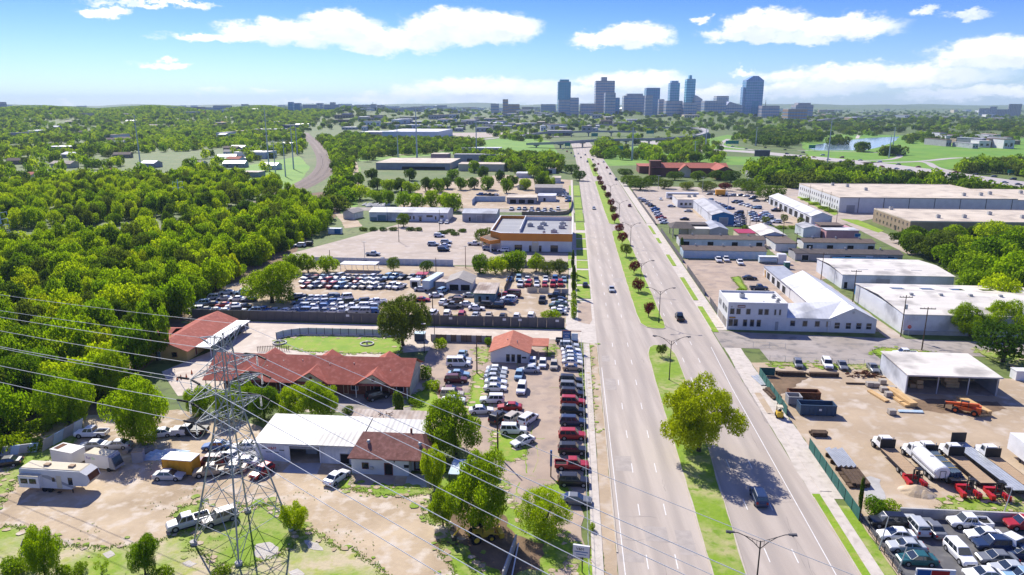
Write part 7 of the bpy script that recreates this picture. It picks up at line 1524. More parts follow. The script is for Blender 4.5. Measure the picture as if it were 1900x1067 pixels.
# ------------------------------------------------------------------ yard machines and stock
def wheel(mb,x,y,r,w=.3,n=14):mb.tube((x,y-w/2,r),(x,y+w/2,r),r,n=n)
def flatbed(px,py,hd,label,L=8.4,load=None,cab=True,tank=False):
    p=G(px,py);t=thing('flatbed_truck' if not tank else 'tank_truck',label,'truck',p,math.radians(hd)-A);x1=L
    fr=MB();fr.box(0,-.45,.75,L+3.6,-.2,1.0);fr.box(0,.2,.75,L+3.6,.45,1.0);fr.build('chassis','black_metal',t)
    for x in(1.3,2.6,L+2.6):
        for s in(-1,1):
            m=MB();wheel(m,x,s*.98,.52,.42);o=m.build('wheel','tyre',t);m=MB();m.tube((x,s*1.2-.02,.52),(x,s*1.2+.02,.52),.28,n=10);m.build('rim','rim',o)
    if not tank:
        d=MB();n=10
        for k in range(n):y=-1.2+2.4*k/n;d.box(0,y+.012,1.05,L,y+2.4/n-.012,1.18)
        d.build('deck','deck_wood',t);e=MB();e.box(-.06,-1.27,.95,L+.05,-1.2,1.2);e.box(-.06,1.2,.95,L+.05,1.27,1.2);e.box(-.1,-1.27,.85,-.02,1.27,1.2);e.build('deck_rim','black_metal',t)
        bx(t,'headboard','black_metal',L+.02,-1.25,1.1,L+.12,1.25,2.75)
    c=MB();c.hexa([(L+.35,-1.05,.95),(L+2.0,-1.05,.95),(L+2.0,1.05,.95),(L+.35,1.05,.95),(L+.35,-1.0,1.75),(L+2.05,-1.0,1.75),(L+2.05,1.0,1.75),(L+.35,1.0,1.75)]);c.hexa([(L+.35,-1.0,1.75),(L+2.05,-1.0,1.75),(L+2.05,1.0,1.75),(L+.35,1.0,1.75),(L+.45,-.88,2.75),(L+1.75,-.88,2.75),(L+1.75,.88,2.75),(L+.45,.88,2.75)]);c.hexa([(L+2.0,-.85,.95),(L+3.7,-.78,.95),(L+3.7,.78,.95),(L+2.0,.85,.95),(L+2.0,-.8,1.8),(L+3.6,-.66,1.62),(L+3.6,.66,1.62),(L+2.0,.8,1.8)]);c.build('cab','white_paint',t)
    g=MB();g.quad((L+2.06,-.86,1.85),(L+2.06,.86,1.85),(L+1.80,.8,2.62),(L+1.80,-.8,2.62));g.build('windshield','glass_car',t)
    for s in(-1,1):g=MB();g.quad((L+.75,s*1.0,1.85),(L+1.85,s*1.0,1.85),(L+1.6,s*.91,2.6),(L+.8,s*.91,2.6));g.build('side_window','glass_car',t);bx(t,'fender','white_paint',L+2.3,s*.8-(.28 if s<0 else 0),.5,L+3.3,s*.8+(.28 if s>0 else 0),1.05);m=MB();m.tube((L+.25,s*.95,1.2),(L+.25,s*.95,3.1),.07,n=6);m.build('exhaust_stack','hvac',t)
    bx(t,'bumper','black_metal',L+3.68,-1.0,.45,L+3.9,1.0,.85)
    if tank:
        m=MB();n=16;rings=[]
        for x,r in((.0,1.02),(.25,1.16),(L-.1,1.16),(L+.15,1.0)):rings.append([(x,r*1.06*math.cos(2*math.pi*i/n),2.0+r*.86*math.sin(2*math.pi*i/n))for i in range(n)][::-1])
        m.loft(rings);o=m.build('tank','white_paint',t);bx(t,'skid','white_wall',.2,-1.1,.95,L-.1,1.1,1.25);r=MB()
        for s in(-.42,.42):r.tube((-.08,s,.6),(-.08,s,2.3),.035,n=5)
        r.tube((-.08,-.42,2.3),(-.08,.42,2.3),.035,n=5);r.build('ladder','black_metal',t);s=MB();s.tube((L*.5,0,2.84),(L*.5,0,3.05),.3,n=10);s.build('hatch','hvac',o)
    if load=='pipes':
        q=random.Random(3)
        for row,cnt in enumerate((7,6,5)):
            for k in range(cnt):m=MB();y=(k-(cnt-1)/2)*.32;x0=.9+q.uniform(-.3,.3);m.tube((x0,y,1.36+row*.29),(L-.4+q.uniform(-.2,.2),y,1.36+row*.29),.155,n=8);m.build('pipe','dumpster_blue',t)
        for x in(2.2,4.2,6.2):
            m=MB();a=[(x,-1.2,1.2),(x,-1.05,1.75),(x,-.7,2.2),(x,.7,2.2),(x,1.05,1.75),(x,1.2,1.2)]
            for u,v in zip(a[:-1],a[1:]):m.tube(u,v,.045,n=4)
            m.build('strap','yellow_paint',t)
    return t
def red_forklift(px,py,hd,label):
    t=thing('truck_forklift',label,'forklift',G(px,py),math.radians(hd)-A,'red forklifts hung behind the flatbeds');m=MB()
    for s in(-1,1):m.box(-.3,s*1.05-.22,.45,2.0,s*1.05+.22,.95);m.box(1.5,s*1.1-.3,.3,2.3,s*1.1+.3,1.05)
    m.box(-.5,-1.2,.45,.1,1.2,1.15);m.build('body','red_paint',t)
    for x,y,r in((1.9,-1.1,.42),(1.9,1.1,.42),(-.6,0,.4)):q=MB();wheel(q,x,y,r,.34);q.build('wheel','tyre',t)
    q=MB();
    for y in(-.42,.42):q.box(1.2,y-.07,.4,1.36,y+.07,2.75)
    for z in(.6,1.6,2.65):q.box(1.2,-.42,z,1.3,.42,z+.12)
    q.build('mast','black_metal',t)
    for y in(-.3,.3):bx(t,'fork','black_metal',1.36,y-.06,.4,2.6,y+.06,.46)
    c=MB()
    for x,y in((-.2,.5),(.75,.5),(-.2,1.25),(.75,1.25)):c.tube((x,y,1.0),(x,y,2.35),.05,n=5)
    c.box(-.25,.45,2.3,.8,1.3,2.38);c.build('cage','black_metal',t);s=MB();s.box(-.1,.62,1.0,.45,1.12,1.25);s.box(-.15,.62,1.25,0,1.12,1.75);s.build('seat','tyre',t);return t
def small_forklift(px,py,label):
    t=thing('forklift',label,'forklift',G(px,py),math.radians(85)-A);m=MB();m.box(-1.1,-.55,.3,.5,.55,1.1);m.box(-1.25,-.55,.5,-.8,.55,1.35);m.build('body','yellow_paint',t)
    for x,y in((.35,-.55),(.35,.55),(-.8,-.55),(-.8,.55)):q=MB();wheel(q,x,y,.34,.24);q.build('wheel','tyre',t)
    q=MB();[q.box(.62,y-.06,.1,.74,y+.06,2.5)for y in(-.35,.35)];q.build('mast','black_metal',t);q=MB();[q.box(.75,y-.06,.1,1.9,y+.06,.15)for y in(-.3,.3)];q.build('forks','black_metal',t)
    c=MB();[c.tube((x,y,1.0),(x*.8,y,2.2),.04,n=5)for x in(-.9,.45)for y in(-.48,.48)];c.box(-.8,-.52,2.15,.45,.52,2.24);c.build('overhead_guard','cream_wall',t);s=MB();s.box(-.5,-.25,1.1,0,.25,1.3);s.box(-.6,-.25,1.3,-.45,.25,1.75);s.build('seat','tyre',t)
def timber_yard():
    flatbed(1694,892,93,'flatbed truck with bare wooden deck, leftmost of the parked trucks',8.6);red_forklift(1690,893,270,'red forklift hung on the leftmost flatbed')
    flatbed(1746,899,93,'white tank truck between two flatbeds',7.0,tank=True);flatbed(1779,905,93,'flatbed truck loaded with strapped dark pipes',8.6,'pipes');red_forklift(1788,913,270,'red forklift hung behind the pipe load');flatbed(1832,909,93,'flatbed truck with empty planked deck right of the pipe load',8.6);red_forklift(1841,918,270,'red forklift hung behind the empty planked deck');flatbed(1905,912,93,'flatbed truck nearest the white box trailer',8.6)
    t=thing('flatbed_trailer','long grey empty trailer with a black headboard among the trucks','trailer',G(1893,923),math.radians(95)-A);d=MB();L=15.5
    for k in range(5):y=-1.25+.5*k;d.box(0,y+.03,1.1,L,y+.47,1.25)
    d.build('deck','galv',t);bx(t,'headboard','black_metal',L,-1.25,1.1,L+.12,1.25,3.0);bx(t,'side_rail','black_metal',0,-1.32,.95,L,-1.26,1.25);bx(t,'side_rail','black_metal',0,1.26,.95,L,1.32,1.25);bx(t,'beam','black_metal',0,-.4,.6,L,.4,1.05)
    for x in(1.2,2.5):
        for s in(-1,1):q=MB();wheel(q,x,s*1.0,.5,.4);q.build('wheel','tyre',t)
    bx(t,'landing_leg','black_metal',L-3,-.8,0,L-2.8,-.6,1.1);bx(t,'landing_leg','black_metal',L-3,.6,0,L-2.8,.8,1.1)
    t=thing('box_trailer','white box trailer at the right edge of the timber yard','trailer',W(gu0(1863,840),gv0(1863,840)-11.5),-A);bx(t,'box','white_paint',0,-.5,1.1,3.0,11.0,4.0);q=MB();[wheel(q,x,y,.5,.3)for x in(0.2,2.8)for y in(1,2.3,9)];
    for x in(.3,2.7):
        for y in(.6,1.9):w_=MB();w_.tube((x-.2,y,.52),(x+.2,y,.52),.52,n=12);w_.build('wheel','tyre',t)
    bx(t,'landing_leg','black_metal',.4,8,0,.6,8.2,1.1);bx(t,'landing_leg','black_metal',2.4,8,0,2.6,8.2,1.1)
    # open shed
    t=thing('timber_shed','open fronted timber shed with a flat cream roof','shed',W(68.5,140.4),-A);w,d,h=17.8,12.4,4.2
    for k in range(9):bx(t,'wall_sheet','metal_wall_y',-.02,k*1.38,.0,.1,k*1.38+1.36,h)
    bx(t,'rear_wall','metal_wall',.12,d-.1,0,w-.1,d,h);bx(t,'end_wall','metal_wall_grey',w-.1,0,0,w,d,h);q=MB();q.box(.1,6.0,0,1,6.1,h-.3);
    for x in(.12,6.1,12.0,w-.3):bx(t,'column','galv',x,.05,0,x+.18,.25,h)
    q=MB();q.hexa([(-.25,-.7,4.15),(w+.25,-.7,4.15),(w+.25,d+.2,4.55),(-.25,d+.2,4.55),(-.25,-.7,4.3),(w+.25,-.7,4.3),(w+.25,d+.2,4.7),(-.25,d+.2,4.7)]);q.build('roof','metal_roof_cream',t);bx(t,'fascia','galv',-.27,-.76,4.05,w+.27,-.70,4.33);bx(t,'floor','old_asphalt',.1,0,0,w-.1,d-.1,.09)
    def stack(label,px,py,rows,cols,L,bw,bh,m='lumber',hd=0,nm='lumber_stack',cat='lumber',gap=.06,grp='lumber in the timber yard',p=None):
        t=thing(nm,label,cat,p if p is not None else G(px,py),math.radians(hd)-A,grp);q=random.Random(int(px))
        for r in range(rows):
            for c in range(cols if r==0 else max(1,cols-r%2)):
                o=q.uniform(-.25,.25);mb=MB();mb.box(o,c*(bw+gap),.1+r*(bh+.08),L+o,c*(bw+gap)+bw,.1+r*(bh+.08)+bh);mb.build('bundle',m,t)
            if r<rows:mb=MB();mb.box(L*.2,0,r*(bh+.08),L*.2+.1,cols*(bw+gap),.1+r*(bh+.08));mb.box(L*.75,0,r*(bh+.08),L*.75+.1,cols*(bw+gap),.1+r*(bh+.08));mb.build('bearer','old_lumber',t)
        return t
    stack('pale lumber against the left wall inside the open shed',1,0,2,2,3.6,1.2,.8,'lumber',90,p=W(73.2,143,.1));stack('tall lumber stack in the middle of the open shed',2,0,5,1,2.6,2.2,.55,'lumber',0,p=W(78.0,144,.1));stack('dark stack in the left back of the open shed',3,0,3,2,4,1.1,.7,'deck_wood',0,p=W(70,148.5,.1))
    stack('long golden lumber stack slanting before the open shed',1701,756,2,3,8.5,.75,.42,'lumber',98);stack('thin lumber bundle left of the golden stack',1650,746,1,2,5.5,.5,.3,'lumber',104);stack('golden lumber stack right of the orange telehandler',1838,772,2,3,7.0,.8,.45,'lumber',101)
    stack('blue grey boards at the near foot of the lumber',1668,766,1,3,4.5,.3,.18,'tarp_blue',0)
    for i,(px,py,l)in enumerate(((1615,716,'pallet of blocks farthest left'),(1627,717,'pallet of blocks second in the far row'),(1639,711,'pallet of blocks nearest the shed wall'),(1641,726,'pallet of blocks in the middle of the group'),(1657,724,'pallet of blocks right of the middle one'),(1650,735,'low pallet of blocks below the middle ones'),(1656,768,'tall pallet of blocks nearest the camera'))):
        t=thing('block_pallet',l+', timber yard','pallet',G(px-6,py+3),-A,'pallets of blocks');bx(t,'pallet','old_lumber',0,0,.0,1.3,1.2,.14)
        for z in range(3):
            for k in range(3):bx(t,'block_row','block',.02,k*.4+.01,.15+z*.3,1.28,k*.4+.39,.15+z*.3+.285)
    # dumpsters
    def skip(label,px,py,w,d,h,m):
        t=thing('dumpster',label,'dumpster',G(px,py),-A,'dumpsters');
        for b in((0,0,.15,w,.1,h),(0,d-.1,.15,w,d,h),(0,.1,.15,.1,d-.1,h),(w-.1,.1,.15,w,d-.1,h)):bx(t,'side',m,*b)
        bx(t,'floor','rust',.1,.1,.15,w-.1,d-.1,.25);q=MB();n=int(w/.8)
        for k in range(n+1):q.box(k*w/n*.985,-.07,.15,k*w/n*.985+.1,-.003,h)
        q.build('ribs',m,t);q=MB();q.box(-.05,-.09,h,w+.05,.12,h+.1);q.box(-.05,d-.12,h,w+.05,d+.07,h+.1);q.box(-.05,.12,h,.12,d-.12,h+.1);q.box(w-.12,.12,h,w+.05,d-.12,h+.1);q.build('rim',m,t);q=MB();q.tube((.5,-.05,.13),(.5,d,.13),.13,n=8);q.tube((w-.5,-.05,.13),(w-.5,d,.13),.13,n=8);q.build('rollers','black_metal',t);return t
    t=skip('large dark blue open dumpster in the timber yard',1484,771,6.6,2.4,2.1,'dumpster_blue');bx(t,'plate','white_paint',3.4,-.09,1.1,3.9,-.072,1.5);skip('smaller grey dumpster left of the dark blue one',1462,752,2.6,2.2,1.7,'grey_wall');skip('rust brown open dumpster behind the dark blue one',1464,743,6.0,2.0,1.7,'rust')
    small_forklift(1445,773,'yellow forklift standing beside the green fence')
    # telehandler
    t=thing('telehandler','orange telehandler before the open timber shed','telehandler',G(1790,766),math.radians(150)-A);bx(t,'chassis','orange_paint',-1.7,-.7,.7,1.9,.7,1.3);bx(t,'engine_cover','orange_paint',-1.3,-1.15,1.0,.6,-.35,1.75)
    q=MB();q.hexa([(-2.1,-.25,1.75),(3.4,-.22,1.15),(3.4,.22,1.15),(-2.1,.25,1.75),(-2.1,-.25,2.3),(3.4,-.22,1.55),(3.4,.22,1.55),(-2.1,.25,2.3)]);q.build('boom','orange_paint',t);bx(t,'counterweight','orange_paint',-2.5,-1.0,.6,-1.7,1.0,1.75);bx(t,'carriage','black_metal',3.3,-.7,.3,3.5,.7,1.5)
    for y in(-.4,.4):bx(t,'fork','black_metal',3.5,y-.07,.3,4.7,y+.07,.38)
    c=MB();[c.tube((x,y,1.2),(x,y,2.6),.05,n=5)for x in(-.4,.8)for y in(.4,1.15)];c.box(-.5,.35,2.55,.9,1.2,2.65);c.build('cab_frame','black_metal',t)
    for x in(-1.5,1.6):
        for s in(-1,1):m=MB();wheel(m,x,s*1.0,.6,.42);o=m.build('wheel','tyre',t);m=MB();m.tube((x,s*1.2,.6),(x,s*1.24,.6),.3,n=8);m.build('rim','orange_paint',o)
    # dark timber and steel along the fence
    stack('dark beams along the far edge of the timber yard, left pile',1441,697,2,3,6.0,.4,.35,'old_lumber',0);stack('dark beams along the far edge of the timber yard, right pile',1501,699,2,3,6.2,.4,.35,'old_lumber',0);stack('single long dark beam on the yard soil',1568,713,1,1,4.6,.3,.25,'old_lumber',0)
    stack('galvanised sheets at the far end of the green fence',1432,715,1,4,5.2,.55,.16,'galv',100);stack('jumbled dark timber under the far green fence',1450,742,2,4,5,.4,.3,'old_lumber',99)
    g=thing('steel_rack','rack of galvanised bars behind the near green fence','rack',W(43.3,gv0(1548,875)),math.radians(90)-A)
    for k in range(12):bx(g,'bar','galv',.2+(k%3)*.25,-.2-k*.26,.7,6.4+(k%4)*.2,-.38-k*.26,.82)
    for x in(.3,2.6,4.9):bx(g,'trestle','old_lumber',x,-3.4,0,x+.25,.1,.68)
    stack('dark timber piles behind the near green fence',1560,900,2,6,4.6,.5,.3,'old_lumber',90,p=W(46.6,gv0(1570,905)));stack('dark sleepers at the far end of the near green fence',1512,826,2,4,2.6,.4,.35,'old_lumber',0,p=W(43.4,gv0(1530,812)))
    t=thing('scrap_heap','rust brown scrap heap at the left wall of the open shed','scrap heap',G(1604,697),0);q=random.Random(8);m=MB()
    for k in range(60):a=q.gauss(0,1.6);b=q.gauss(0,.9);z=max(.1,1.3-abs(a)*.45-abs(b)*.5);m.tube((a,b,z*q.random()),(a+q.uniform(-1.2,1.2),b+q.uniform(-.7,.7),z),q.uniform(.05,.22),n=5)
    o=m.build('scrap','rust',t);o['kind']='stuff'
    for px,py,r,l in((1700,912,2.6,'tan gravel pile in front of the leftmost flatbed'),(1715,918,1.8,'smaller gravel pile beside the tan one')):
        t=thing('gravel_pile',l,'pile',G(px,py));m=MB();q=random.Random(int(px));n=18;rings=[]
        for k in range(5):f=k/4;rings.append([(r*(1-f)*(1+q.uniform(-.12,.12))*math.cos(2*math.pi*i/n),.8*r*(1-f)*math.sin(2*math.pi*i/n),r*.42*f**.85)for i in range(n)])
        m.loft(rings,cap=False);m.build('heap','dirt',t)
    t=thing('ivy_post','slim ivy covered pole at the corner of the near green fence','pole',G(1591,962));q=MB();q.tube((0,0,0),(.3,0,6.4),.13,.1,6);q.build('shaft','wood_pole',t);link('ivy',CR['cedar'][0],t,loc=(.12,0,.6),scale=(.75,.75,5.6))
    t=thing('rollback_truck','white rollback truck with open ladder frame at the right edge','truck',G(1862,1012),math.radians(118)-A);
    for y in(-.6,.6):bx(t,'frame_rail','white_paint',0,y-.14,.9,5.6,y+.14,1.15)
    for k in range(6):bx(t,'cross_member','white_paint',.3+k,-.46,.92,.5+k,.46,1.1)
    q=MB();q.hexa([(-2.1,-.95,.7),(-.1,-.95,.7),(-.1,.95,.7),(-2.1,.95,.7),(-1.8,-.85,2.1),(-.1,-.85,2.1),(-.1,.85,2.1),(-1.8,.85,2.1)]);q.build('cab','white_paint',t);q=MB();q.quad((-2.06,-.8,1.15),(-2.06,.8,1.15),(-1.84,.75,2.0),(-1.84,-.75,2.0));q.build('windshield','glass_car',t)
    for x in(-1.4,3.6):
        for s in(-1,1):m=MB();wheel(m,x,s*.9,.45,.3);m.build('wheel','tyre',t)
def gv0(px,py):return UV(px,py)[1]
def gu0(px,py):return UV(px,py)[0]
timber_yard()
def junk_yard():
    # fifth-wheel caravan
    t=thing('caravan','long white fifth wheel caravan with swooping dark stripes in the dirt yard','caravan',G(42,911),math.radians(-1)-A);L=11.2;prof=[(0,.75),(8.2,.75),(8.5,1.35),(10.6,1.4),(11.2,2.2),(10.9,3.2),(9.9,3.75),(0.15,3.8),(0,3.6)]
    m=MB();k=len(prof);m.loft([[(x,y,z)for x,z in prof] for y in(0,2.6)][::-1]);m.build('body','white_wall',t);r=MB();r.hexa([(.1,.1,3.8),(9.9,.1,3.74),(9.9,2.5,3.74),(.1,2.5,3.8),(.2,.2,3.9),(9.7,.2,3.86),(9.7,2.4,3.86),(.2,2.4,3.9)]);r.build('roof','cream_wall',t)
    for x in(3.4,7.4):bx(t,'roof_vent','deck_wood',x,.9,3.88,x+.8,1.6,4.15)
    o=bx(t,'slide_out','white_paint',.35,-.75,1.1,3.6,.0,3.0);bx(o,'slide_roof','cream_wall',.3,-.8,3.0,3.65,.0,3.08)
    for x in(.7,2.1):bx(o,'window','glass_dark',x,-.78,1.8,x+1.1,-.755,2.6)
    for x,w,z,hh in((5.2,.45,1.9,.7),(7.8,.7,1.5,1.2)):bx(t,'window','glass_dark',x,-.03,z,x+w,-.005,z+hh)
    bx(t,'door','cream_wall',5.9,-.04,.85,6.7,-.006,2.9);s=MB();s.hexa([(3.7,-.02,2.6),(4.4,-.02,2.6),(8.6,-.02,1.0),(8.2,-.02,1.0),(3.7,-.004,2.9),(4.6,-.004,2.9),(9.0,-.004,1.05),(8.6,-.004,1.05)]);s.build('stripe','grey_wall',t);n_=MB();n_.quad((10.98,.3,1.75),(10.98,2.3,1.75),(11.0,2.3,2.95),(11.0,.3,2.95));n_=MB();n_.hexa([(10.63,.2,1.5),(11.23,.2,2.25),(11.23,2.4,2.25),(10.63,2.4,1.5),(10.65,.2,1.48),(11.25,.2,2.22),(11.25,2.4,2.22),(10.65,2.4,1.48)]);n_.build('nose_panel','grey_wall',t);n_=MB();n_.hexa([(11.22,.2,2.22),(10.93,.2,3.2),(10.93,2.4,3.2),(11.22,2.4,2.22),(11.24,.2,2.22),(10.95,.2,3.2),(10.95,2.4,3.2),(11.24,2.4,2.22)]);n_.build('nose_band','rust',t)
    for x in(3.6,4.5):
        for y in(.2,2.4):q=MB();wheel(q,x,y,.4,.3);q.build('wheel','tyre',t)
    for x,y in((8.0,.3),(8.0,2.3)):bx(t,'landing_leg','black_metal',x,y-.06,0,x+.12,y+.06,.8)
    bx(t,'step','black_metal',6.0,-.5,.3,6.6,-.05,.36)
    # box bodies
    t=thing('box_container','plain white box body with rusty roof patch in the junk yard','container',G(97,861),math.radians(-13)-A);bx(t,'box','white_wall',0,0,.35,4.6,2.5,2.6);bx(t,'roof','metal_roof',-.05,-.05,2.6,4.65,2.55,2.68);bx(t,'rust_patch','rust',.3,.4,2.685,1.3,2.2,2.70);bx(t,'skid','wood_pole',.1,.2,0,4.5,.5,.34);bx(t,'skid','wood_pole',.1,2.0,0,4.5,2.3,.34)
    t=thing('delivery_van','white parcel van with purple and green lettering and open dark rear','van',G(160,870),math.radians(-9)-A);bx(t,'body','white_wall',0,0,.5,4.6,2.2,2.7);bx(t,'roof','cream_wall',.1,.1,2.7,4.5,2.1,2.78);q=MB();q.hexa([(4.6,.05,.5),(5.6,.15,.5),(5.6,2.05,.5),(4.6,2.15,.5),(4.6,.05,2.6),(5.0,.15,2.5),(5.0,2.05,2.5),(4.6,2.15,2.6)]);q.build('cab','grey_wall',t);q=MB();q.quad((5.62,.25,.95),(5.62,1.95,.95),(5.1,1.95,2.35),(5.1,.25,2.35));q.build('windshield','glass_dark',t)
    text(t,'Fed',.62,(.75,-.01,2.05),'purple_ink');text(t,'Ex',.62,(1.72,-.01,2.05),'green_ink')
    for x in(1.2,4.4):
        for y in(.12,2.08):q=MB();wheel(q,x,y,.38,.26);q.build('wheel','tyre',t)
    t=thing('container','orange yellow box container with white roof in the dirt yard','container',G(303,880),math.radians(-3)-A);bx(t,'box','yellow_box',0,0,.25,5.0,2.5,2.6);bx(t,'roof','white_paint',-.05,-.05,2.6,5.05,2.55,2.72);q=MB()
    for k in range(6):q.box(.05+k*.97,-.04,.25,.12+k*.97,-.003,2.58)
    q.build('rib','yellow_box',t);bx(t,'skid','black_metal',.1,.2,.05,4.9,.5,.24);bx(t,'skid','black_metal',.1,2.0,.05,4.9,2.3,.24)
    t=thing('shipping_crate','tilted metal plate box beside the parcel van','crate',G(246,860),math.radians(12));bx(t,'box','grey_wall',0,0,0,1.6,1.4,1.9);bx(t,'lid','deck_wood',-.05,-.05,1.9,1.65,1.45,1.98)
    t=thing('tarpaulin','crumpled white and blue sheeting on the ground behind the yellow box','tarpaulin',G(305,845));m=MB();q=random.Random(4);N=10
    g=[[(i*.75-3.2+q.uniform(-.2,.2),j*.5-1.8+q.uniform(-.15,.15),q.uniform(.1,.75)*(1 if 0<i<N-1 and 0<j<7 else .1))for j in range(8)] for i in range(N)]
    for i in range(N-1):
        for j in range(7):m.quad(g[i][j],g[i+1][j],g[i+1][j+1],g[i][j+1])
    m.build('sheet','tarp_blue',t)
    t=thing('service_truck','white service truck with dark bed under the yard trees','truck',G(318,812),math.radians(4));bx(t,'box','white_wall',0,0,.4,2.4,2.0,1.4);bx(t,'bed','black_metal',2.42,0,.5,6.0,2.0,1.3);q=MB();wheel(q,1.2,.1,.38);q.build('wheel','tyre',t);q=MB();wheel(q,5.2,.1,.38);q.build('wheel','tyre',t)
    t=thing('utility_trailer','small black open trailer on the near grass','trailer',G(40,1024),math.radians(25));bx(t,'bed','black_metal',0,0,.4,2.6,1.6,.5);
    for b in((0,0,.5,2.6,.06,1.0),(0,1.54,.5,2.6,1.6,1.0),(0,.06,.5,.06,1.54,1.0),(2.54,.06,.5,2.6,1.54,1.0)):bx(t,'side','black_metal',*b)
    for y in(-.1,1.7):q=MB();wheel(q,1.3,y,.32,.2);q.build('wheel','tyre',t)
    q=MB();q.tube((2.6,.8,.45),(4.0,.8,.4),.05);q.build('drawbar','black_metal',t)
    # backhoe in the shade of the near trees
    t=thing('backhoe','yellow backhoe half hidden under the near trees','backhoe',G(886,1003),math.radians(20));bx(t,'body','yellow_paint',-.6,-.5,.6,2.2,.5,1.5);bx(t,'cab_roof','black_metal',-.9,-.75,2.6,.7,.75,2.75)
    for x,y in((-.8,-.6),(.6,-.6),(-.8,.6),(.6,.6)):q=MB();q.tube((x,y,1.2),(x,y,2.6),.05);q.build('cab_post','black_metal',t)
    for x,r in((-.4,.75),(1.7,.5)):
        for s in(-1,1):q=MB();wheel(q,x,s*.85,r,.4);o=q.build('wheel','tyre',t);q=MB();q.tube((x,s*1.06,r),(x,s*1.09,r),r*.5,n=10);q.build('rim','yellow_paint',o)
    q=MB();q.tube((-1.1,0,1.0),(-2.2,0,2.8),.14);q.tube((-2.2,0,2.8),(-3.3,0,1.5),.12);q.build('digging_arm','yellow_paint',t);bx(t,'bucket','black_metal',-3.6,-.35,.9,-3.0,.35,1.5);bx(t,'loader_bucket','yellow_paint',2.9,-1.0,.2,3.5,1.0,.9)
    for s in(-.6,.6):q=MB();q.tube((.6,s,1.4),(3.0,s,.6),.09);q.build('loader_arm','yellow_paint',t)
    q=random.Random(12)                                   # odd scrap lying about
    for i,(px,py,l)in enumerate(((445,838,'pile of pale scrap panels behind the pylon'),(468,848,'scrap heap at the shaded garage corner'),(132,845,'heap of boards beside the plain box body'),(255,838,'dark scrap heap under the tall yard tree'),(690,383,'pale scrap heap by the shed lane'))):
        t=thing('scrap_heap',l,'scrap heap',G(px,py));m=MB();s=1 if i<4 else 3
        for k in range(26):a,b=q.gauss(0,1.4)*s,q.gauss(0,.7)*s;m.hexa([(a+x,b+y,z)for x,y,z in((0,0,.0),(.9*s,.1,.1),(.9*s,.6*s,.2),(0,.5*s,.1),(0,0,.4),(.9*s,.1,.55),(.9*s,.6*s,.6*s),(0,.5*s,.5))])
        o=m.build('scrap',('hvac','grey_wall','wood_fence','old_asphalt','hvac')[i],t);o['kind']='stuff'
    # tanks by the storage rows, blue bins
    t=thing('water_tank','white twin tank skid beside the storage row','tank',G(1409,489),-A);q=MB();q.tube((0,1.2,1.3),(6.4,1.2,1.3),1.2,n=14);q.build('tank','tarp_blue',t);bx(t,'frame','white_paint',0,-.05,2.4,6.4,2.5,2.6);bx(t,'cabinet','white_paint',6.6,0,0,9.6,2.4,3.6)
    t=thing('storage_box','pale blue white box leaning on the storage row wall','container',G(1373,481),-A);bx(t,'box','tarp_blue',0,0,0,3.6,2,3.2)
    t=thing('portable_toilet','teal booth right of the white tank skid','booth',G(1456,499),-A);bx(t,'booth','green_screen',0,0,0,1.8,1.8,2.3);bx(t,'roof','white_paint',-.05,-.05,2.3,1.85,1.85,2.45)
    for k in range(16):
        o=MB();o.box(0,0,0,1.55,1.4,1.7);o.box(-.05,-.05,1.7,1.6,1.45,1.8);p=G(1545+k*7.4,487+k*.1);o=o.build('bin','blue_wall');o.location=p;o.rotation_euler=(0,0,-A);tag(o,ORD[k]+' blue bin from the left in the row behind the farther white warehouse','bin','row of blue bins')
    t=thing('lumber_pallets','tan crates stacked by the fence of the sand yard','crates',G(1420,515),-A)
    for k in range(5):bx(t,'crate','lumber',(k%3)*2.1,(k//3)*.5,(k//3)*1.2,(k%3)*2.1+1.9,(k//3)*.5+1.4,(k//3)*1.2+1.15)
    for k,(px,py)in enumerate(((1594,548),(1588,548))):
        t=thing('blue_cage',('right','left')[k]+' blue wire cage against the farther white warehouse','cage',G(px,py),-A);bx(t,'frame','blue_wall',0,0,0,1.8,1.5,2.4)
    t=thing('white_tank','white tank cabinet at the right edge by the side street','tank',G(1884,706),-A);bx(t,'cabinet','white_paint',0,0,0,3.4,2.2,2.0);bx(t,'lid','white_wall',-.1,-.1,2.0,3.5,2.3,2.15)
mat('purple_ink',(.12,.05,.28),rough=.5);mat('green_ink',(.22,.5,.2),rough=.5)
junk_yard()

# ------------------------------------------------------------------ skyline, interchange, far town, air
def glassy(name,c,c2,px=8.5,pz=9.0):
    m=mat(name,c,rough=.25,spec=.5);nt=m.node_tree;N=nt.nodes;L=nt.links;b=N['Principled BSDF']
    tc=N.new('ShaderNodeTexCoord');br=N.new('ShaderNodeTexBrick');br.offset=0;br.inputs['Scale'].default_value=1;br.inputs['Brick Width'].default_value=px;br.inputs['Row Height'].default_value=pz;br.inputs['Mortar Size'].default_value=.5;br.inputs['Color1'].default_value=(*c,1);br.inputs['Color2'].default_value=(*[x*.85 for x in c],1);br.inputs['Mortar'].default_value=(*c2,1)
    mp=N.new('ShaderNodeMapping');mp.inputs['Rotation'].default_value=(math.pi/2,0,0);L.new(tc.outputs['Object'],mp.inputs[0]);L.new(mp.outputs[0],br.inputs['Vector']);L.new(br.outputs['Color'],b.inputs['Base Color'])
glassy('glass_teal',(.05,.30,.42),(.12,.34,.44));glassy('glass_cyan',(.14,.46,.60),(.28,.58,.68));glassy('glass_blue',(.10,.22,.42),(.2,.33,.5));glassy('glass_steel',(.17,.32,.52),(.3,.46,.62));glassy('stone_grey',(.42,.42,.45),(.44,.43,.46));glassy('stone_brown',(.40,.36,.38),(.5,.46,.47));glassy('stone_pale',(.40,.41,.44),(.58,.58,.6));glassy('stone_sand',(.38,.27,.19),(.46,.34,.25))
D0=2650.0
